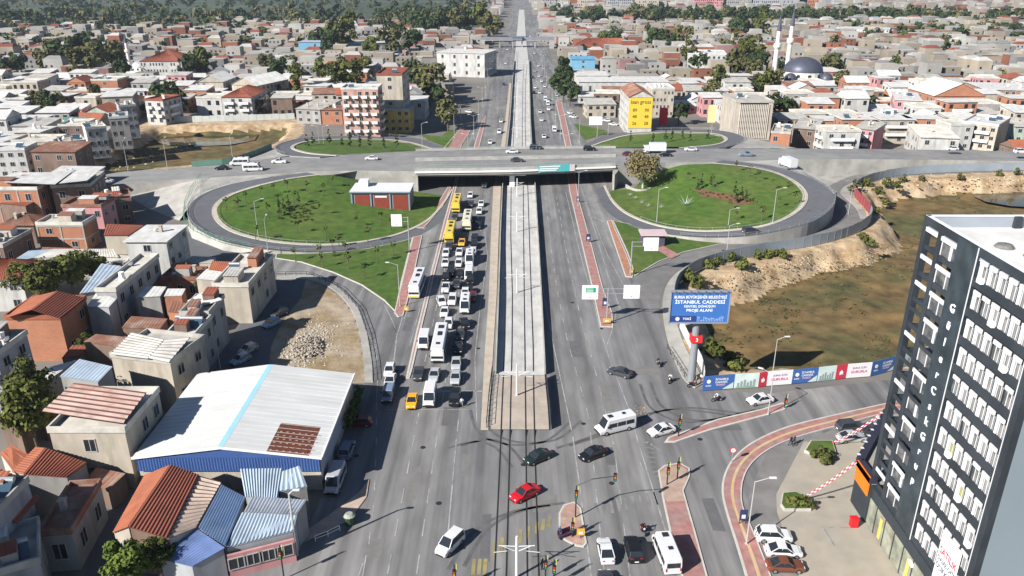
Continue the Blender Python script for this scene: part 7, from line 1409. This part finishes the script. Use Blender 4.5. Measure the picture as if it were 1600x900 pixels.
signal(G(1042, 757, .15), 3.2, 'left traffic light on the beige end of the pink island'); signal(G(1058, 748, .15), 3.2, 'right traffic light on the beige end of the pink island'); signal(G(1060, 681, .15), 3.4, 'traffic light on the pink strip beside the white sedan')
signal(G(1226, 637, .15), 2.2, 'small signal at the far tip of the pink strip'); signal(G(444, 905), 4.5, 'traffic light at the lower left corner pavement'); signal(G(711, 925), 3.6, 'traffic light at the lower edge left of the tram rails'); signal(G(852, 908), 3.4, 'traffic light at the lower edge right of the tram rails'); signal(G(865, 915), 3.4, 'second traffic light at the lower edge right of the rails'); signal(G(799, 697 - 25, .2), 2.4, 'small signal post between the rails at the beige slab') if 0 else None
def small_sign(p, w, h, z, mat, label, posts=2, name='sign_board', cat='sign', rz=0):
    t = thing(name, label, cat, p, rz)
    for s in ((-1, 1) if posts == 2 else (0,)): mb = MB(); mb.box((s * w * .4, 0, 0), (.08, .08, z + h * .5)); mb.build('post', dark_metal, t)
    mb = MB(); mb.box((0, -.06, z), (w, .08, h)); b = mb.build('panel', mat, t); mb = MB(); mb.box((0, -.11, z + h * .2), (w * .5, .02, h * .35)); mb.build('panel_print', flat('sign_pale', (.55, .60, .70)), b)
navy = flat('sign_navy', (.03, .04, .10)); small_sign(G(1160, 818, .16), .9, 1.5, .5, navy, 'small dark blue sign on the curved pavement'); small_sign(G(945, 482, .15), 1.0, 1.6, .6, navy, 'dark sign on the red strip below the gantry'); small_sign(G(919, 378, .15), 1.0, 1.6, .4, navy, 'dark sign midway on the right red strip'); small_sign(G(903, 316, .15), .8, 1.4, .3, navy, 'dark sign on the red strip near the bridge')
yb_ = M('chevron_yellow', (.62, .36, .03), .6, .1); small_sign(G(907, 840, .15), .9, .9, .4, yb_, 'yellow chevron board on the small island', 1); small_sign(G(948, 506, .15), 1.4, .8, .3, yb_, 'yellow chevron board at the tip of the red strip'); small_sign(G(988, 428, .15), 1.2, .7, .3, yb_, 'yellow chevron board at the tip of the orange strip'); small_sign(G(635, 487, .15), .9, .8, .3, yb_, 'chevron board at the tip of the left red pavement')
nosign = thing('no_turn_sign', 'round red and white sign at the curved kerb', 'sign', G(1143, 722, .1)); mb = MB(); mb.cyl((0, 0, 0), (0, 0, 1.7), .05, n=6); mb.build('post', steel, nosign); mb = MB(); mb.cyl((0, -.05, 1.9), (0, -.12, 1.9), .42, n=16); mb.build('disc', flat('sign_red', (.6, .03, .04)), nosign); mb = MB(); mb.cyl((0, -.12, 1.9), (0, -.15, 1.9), .3, n=16); mb.build('disc_face', let_m, nosign)
for k, (Yp, hh) in enumerate(((65.5, 5.4), (103.8, 5.4), (144.5, 5.4), (184, 5.4), (217, 5.4), (262, 5.4), (302, 5.4), (342, 5.4), (382, 5.4), (422, 5.4))):
    x = .5 + .0064 * (Yp - 66); t = thing('catenary_mast', '', 'mast', (x, Yp, .05), 0, 'tram masts'); later(t, 'white tram masts counted from the camera', 'mast', 'tram masts', 'n')
    mb = MB(); mb.cyl((0, 0, 0), (0, 0, hh), .17, .12, 8); mb.build('post', twhite, t)
    for s in (-1, 1): mb = MB(); mb.bar((0, 0, hh - 1.3), (s * 1.9, 0, hh - 1.2), .07); mb.bar((s * .2, 0, hh - 1.9), (s * 1.5, 0, hh - 1.25), .06); mb.bar((s * 1.0, 0, hh - 1.9), (s * 2.4, -.1, hh - 2.0), .05); mb.build('bracket', twhite, t)

# ------------------------------------------------------------------ station house, kiosk, footbridge, banner, rubble
st = thing('station_house', 'flat white-roofed station house with red panels on the left lawn', 'building', G(600, 332, .1)); sa, sb = G(552, 327, .1), G(640, 333, .1); sa.y = sb.y = (sa.y + sb.y) / 2; wS = (sb - sa).length; sx_ = (sa.x + sb.x) / 2 - st.location.x; sy_ = sa.y - st.location.y; dS = 8.5; hS = 5.2
grm = M('station_grey', (.22, .25, .28), .7, .08)
mb = MB(); mb.box((sx_, sy_ + dS / 2 + .1, -.3), (wS, dS, hS + .3)); mb.build('wall', grm, st); mb = MB(); mb.box((sx_, sy_ + dS / 2 - .1, hS), (wS + .5, dS + 1, .35), 0, top=1); mb.build('roof', [grm, twhite], st); mb = MB(); mb.box((sx_ - wS * .33, sy_ + dS * .7, hS + .35), (wS * .16, 3, 1.6)); mb.build('roof_hut', twhite, st)
for k in range(3): mb = MB(); mb.box((sx_ - wS * .31 + k * wS * .325, sy_ + .0, .25), (wS * .25, .12, hS - 1.0)); b = mb.build('red_panel', M('panel_red', (.21, .042, .024), .7, .12, 1), st)
mb = MB(); mb.box((sx_ + .2, sy_ - .1, hS - 1.4), (wS * .2, .1, .5)); mb.build('name_board', twhite, st)
for k in range(4): mb = MB(); mb.box((sx_ - wS / 2 + .2 + k * (wS - .4) / 3, sy_ - .05, 0), (.4, .3, hS)); mb.build('pillar', grm, st)
ki = thing('kiosk', 'small kiosk with pale roof and dark front on the right lawn corner', 'kiosk', G(1021, 385, .15)); mb = MB(); mb.box((0, 2, 0), (5.2, 3.4, 2.7)); mb.build('wall', M('kiosk_wall', (.10, .07, .12), .6, .1), ki); mb = MB(); mb.box((0, 1.8, 2.7), (6.2, 4.6, .22)); mb.build('roof', M('kiosk_roof', (.55, .42, .42), .7, .08), ki); mb = MB(); mb.box((1.2, .28, .9), (1.8, .06, 1.2)); mb.build('window', glass_blue, ki); mb = MB(); mb.box((-1.8, .26, 0), (1.2, .08, 2.2)); mb.build('door', let_m, ki)
fbx = road_x(690); fb = thing('footbridge', 'covered footbridge and tram stop across the far avenue', 'bridge', (fbx, 690, 0)); mb = MB(); mb.box((0, 0, 5.6), (62, 4, .5)); mb.build('deck', concrete, fb)
for s in (-1, 1): mb = MB(); mb.box((0, s * 1.9, 6.1), (62, .12, 2.4)); mb.build('railing', M('foot_mesh', (.20, .21, .25), .6, .15, .3), fb)
mb = MB(); mb.box((0, 0, 8.4), (9, 9, .5)); mb.box((0, 0, 6.0), (8, 8, 2.4)); mb.build('stop_house', M('stop_grey', (.16, .18, .22), .6, .1), fb)
for x in (-30, -15, -4, 4, 15, 30): mb = MB(); mb.box((x, 0, 0), (1, 2.4, 5.7)); mb.build('pier', concrete, fb)
for s in (-1, 1): mb = MB(); mb.box((s * 29, -5, 0), (3.4, 9, 5.6)); mb.build('stair', concrete_wall, fb)
a_b, b_b = lerpl(0)[7].lerp(lerpl(0)[8], .25), lerpl(0)[7].lerp(lerpl(0)[8], .60); bt = thing('bridge_banner', 'teal and white printed banner on the bridge parapet', 'banner', a_b)
mb = MB(); wall_line(mb, [a_b + Vector((0, -.45, -.95)), b_b + Vector((0, -.45, -.95))], 2.1, .06); mb.build('cloth', M('banner_teal', (.08, .42, .42), .6, .1, .5), bt, off=a_b)
for k, (f0, f1, z) in enumerate(((.03, .6, .55), (.03, .55, -.1), (.03, .5, -.6))): mb = MB(); wall_line(mb, [a_b.lerp(b_b, f0) + Vector((0, -.52, z)), a_b.lerp(b_b, f1) + Vector((0, -.52, z))], .3, .04); mb.build('banner_text', let_m, bt, off=a_b)
mb = MB(); wall_line(mb, [a_b.lerp(b_b, .86) + Vector((0, -.52, -.9)), b_b + Vector((0, -.52, -.9))], 2.0, .04); mb.build('banner_end', flat('banner_rose', (.60, .52, .50)), bt, off=a_b)
rng = random.Random(12); mb = MB()
def rock(mb, p, s):
    n0 = mb.add([(p.x + s * a * rng.uniform(.6, 1.2), p.y + s * b * rng.uniform(.6, 1.2), p.z + s * c_ * rng.uniform(.6, 1.2)) for a, b, c_ in ((1, 0, 0), (-1, 0, 0), (0, 1, 0), (0, -1, 0), (0, 0, .9), (0, 0, -.5))])
    for f in ((0, 2, 4), (2, 1, 4), (1, 3, 4), (3, 0, 4), (2, 0, 5), (1, 2, 5), (3, 1, 5), (0, 3, 5)): mb.f.append(tuple(n0 + k for k in f)); mb.m.append(0)
for k in range(900):
    t = rng.random(); x, y = 500 - 45 * t + rng.gauss(0, 16), 520 + 45 * t + rng.gauss(0, 13); p = G(x, y); p.z = max(0, 1.5 - .02 * ((x - 480) ** 2 / 10 + (y - 545) ** 2 / 6)) * rng.random(); rock(mb, p, rng.uniform(.08, .32))
o = mb.build('rubble', M('rubble_stone', (.36, .32, .265), .95, .2, 1.5), kind='stuff'); o['label'] = 'heap of pale rubble on the sandy lot'; o['category'] = 'rubble'
mb = MB()
for k in range(700):
    x = rng.uniform(1080, 1395); t = (x - 1080) / 315; y = 452 - 78 * t + rng.gauss(0, 7) + (14 if x > 1300 else 0); p = on_floor(x, min(max(y, 365), 470)); rock(mb, p, rng.uniform(.06, .26))
for k in range(260): x = rng.uniform(1340, 1600); p = on_floor(x, 283 + rng.gauss(0, 5)); rock(mb, p, rng.uniform(.15, .5))
for k in range(140): x = rng.uniform(180, 300); p = on_floor(x, 262 - (x - 180) * .3 + rng.gauss(0, 4)); rock(mb, p, rng.uniform(.2, .7))
o = mb.build('boulders', cliff_m, kind='stuff'); o['label'] = 'loose sandy stones on the pit slopes'; o['category'] = 'stones'
mb = MB()
for k in range(60): p = G(rng.gauss(1003, 6), rng.gauss(640, 4), .05); rock(mb, p, rng.uniform(.06, .16))
o = mb.build('debris', M('debris', (.30, .22, .17), .9, .3, 3), kind='stuff'); o['label'] = 'patch of broken debris on the right carriageway edge'; o['category'] = 'debris'
# utility tidy-ups: junction boxes and bins
for px, lab in (((1085, 600), 'pile of bags at the foot of the billboard pole'),): pass
gb = thing('garbage_bin', 'dark green bin at the lower left street corner', 'bin', G(547, 818, .05)); mb = MB(); mb.cyl((0, 0, 0), (0, 0, 1.2), .55, .7, 12); mb.build('body', flat('bin_green', (.03, .06, .035), .6), gb); mb = MB(); mb.cyl((0, 0, 1.2), (0, 0, 1.45), .74, .4, 12); mb.build('lid', flat('bin_lid', (.30, .31, .26), .6), gb)

# ------------------------------------------------------------------ people and motorcycles
CL = {k: flat('cloth_' + k, c_, .9) for k, c_ in (('black', (.015, .015, .018)), ('navy', (.03, .04, .09)), ('blue', (.10, .2, .42)), ('white', (.62, .62, .60)), ('grey', (.2, .2, .2)), ('red', (.4, .05, .05)), ('khaki', (.25, .2, .12)), ('green', (.08, .2, .08)))}
def person(p, rz, top, leg, label, pose='walk', s=.95):
    t = thing('person', label, 'person', p, rz); t.scale = (s,) * 3; b = child('body', POSE[pose], t)
    for i, m_ in ((0, CL[top]), (1, CL[leg])): b.material_slots[i].link = 'OBJECT'; b.material_slots[i].material = m_
    return t
mb = MB(); mb.bar((0, -.55, .62), (0, .35, .75), .16, .22); mb.bar((0, .3, .8), (0, .68, .32), .09); mb.bar((0, -.2, .45), (0, -.65, .33), .1); mb.box((0, 0, .25), (.26, .45, .35)); MF = mb.mesh('frame', dark_metal); SE = MB().box((0, -.3, .76), (.26, .62, .1)).mesh('seat', black_m); HB = MB().bar((-.36, .42, 1.04), (.36, .42, 1.04), .05).bar((0, .3, .8), (0, .42, 1.04), .06).mesh('handlebar', dark_metal); MW = wheel_mesh(.31, .12); ML = MB().box((0, .5, .82), (.2, .12, .2)).mesh('headlamp', headl); MT = MB().box((0, .02, .7), (.28, .4, .2)).mesh('fuel_tank', flat('tank_red', (.3, .03, .03), .3))
def moto(p, rz, label, rider=None):
    t = sc9(thing('motorcycle', label, 'motorcycle', p, rz))
    for nm, me in (('frame', MF), ('seat', SE), ('handlebar', HB), ('headlamp', ML), ('fuel_tank', MT)): child(nm, me, t)
    for y in (-.66, .7): child('wheel', MW, t, (0, y, .31))
    if rider: person(p, rz, *rider, pose='ride', s=.91)
moto(G(1004, 832, .05), PI + .2, 'motorcycle riding below the zebra crossing', ('black', 'black', 'person in black riding the motorcycle by the zebra crossing')); moto(G(1120, 627, .05), face(-1, -.2), 'motorcycle riding before the blue hoarding sheet', ('white', 'navy', 'person in white riding the motorcycle before the hoarding')); moto(G(1047, 597, .05), face(-.5, -1), 'motorcycle at the kerb left of the billboard', ('white', 'black', 'person in white on the motorcycle left of the billboard'))
moto(G(1028, 571, .05), face(-.3, 1), 'motorcycle going up along the right kerb', ('black', 'grey', 'person in black riding up along the right kerb')); moto(G(1081, 604, .14), face(1, .4), 'motorcycle parked at the foot of the billboard pole')
person(G(1088, 601, .14), 1.2, 'khaki', 'grey', 'person in khaki at the foot of the billboard', 'stand'); person(G(1095, 598, .14), -1, 'white', 'red', 'person in white beside the white sheet fence', 'stand'); person(G(1235, 697, .06), .6, 'black', 'navy', 'person in dark clothes walking near the large planter, left', 'walk'); person(G(1240, 696, .06), .6, 'navy', 'black', 'person in navy walking near the large planter, right', 'walk')
person(G(875, 840, .15), 2.4, 'navy', 'navy', 'person in navy standing at the left edge of the small island', 'stand'); person(G(893, 833, .15), 2.2, 'blue', 'white', 'person in blue shirt standing on the small island', 'stand'); person(G(722, 636, .05), PI, 'white', 'grey', 'person in white walking before the black SUV', 'walk'); person(G(847, 890, .05), 1.0, 'black', 'black', 'person in black standing at the lower edge by the rails', 'stand'); person(G(866, 886, .05), 1.0, 'grey', 'black', 'person in grey at the lower edge by the rails', 'stand') if 0 else None
pbn = thing('street_bench', 'dark bench with purple cover on the small island', 'bench', G(884, 838, .15), .5); mb = MB(); mb.box((0, 0, .4), (2.0, .5, .08)); mb.build('seat', flat('bench_purple', (.08, .03, .06)), pbn); mb = MB(); mb.box((0, .24, .5), (2.0, .06, .5)); mb.build('backrest', flat('bench_purple', (.08, .03, .06)), pbn)
for s in (-1, 1): mb = MB(); mb.box((s * .85, 0, 0), (.08, .45, .4)); mb.build('leg', dark_metal, pbn)

# ------------------------------------------------------------------ air and labels
hz_ = MB(); hz_.box((0, 6000, -6), (30000, 13000, 6 + 68)); hm_ = bpy.data.materials.new('haze'); hm_.use_nodes = True; hn = hm_.node_tree; hn.nodes.remove(hn.nodes['Principled BSDF']); pv = hn.nodes.new('ShaderNodeVolumePrincipled'); pv.inputs['Color'].default_value = (.74, .85, 1, 1); pv.inputs['Density'].default_value = .00008; pv.inputs['Anisotropy'].default_value = .2; hn.links.new(pv.outputs[0], hn.nodes['Material Output'].inputs['Volume'])
hzo = hz_.build('haze', hm_, kind='stuff'); hzo['label'] = 'thin pale haze over the town'; hzo['category'] = 'haze'
SING = (('hatchbacks', 'hatchback'), ('minibuses', 'minibus'), ('cypresses', 'cypress'), ('houses by', 'house by'), ('houses beyond', 'house beyond'), ('trees among', 'tree among'), ('poplars', 'poplar'), ('sedans', 'sedan'), ('SUVs', 'SUV'), ('vans', 'van'), ('cars', 'car'), ('lamps', 'lamp'), ('posts', 'post'))
for (ph, ax), L_ in LABELQ.items():
    W_ = lambda o: PX(o.location)
    if ax == 'x': L_.sort(key=lambda o: W_(o)[0]); tmpl = '{} from the left of the ' + ph
    elif ax == 'y': L_.sort(key=lambda o: -W_(o)[1]); tmpl = '{} from the front of the ' + ph
    else: L_.sort(key=lambda o: o.location.y); tmpl = '{} of the ' + ph
    for k, o in enumerate(L_):
        if len(L_) == 1:
            s_ = ph
            for a, b in SING: s_ = s_.replace(a, b)
            o['label'] = 'the single ' + s_
        else: o['label'] = tmpl.format(ordn(k)).replace('first from the left', 'leftmost').replace('first from the front', 'frontmost')
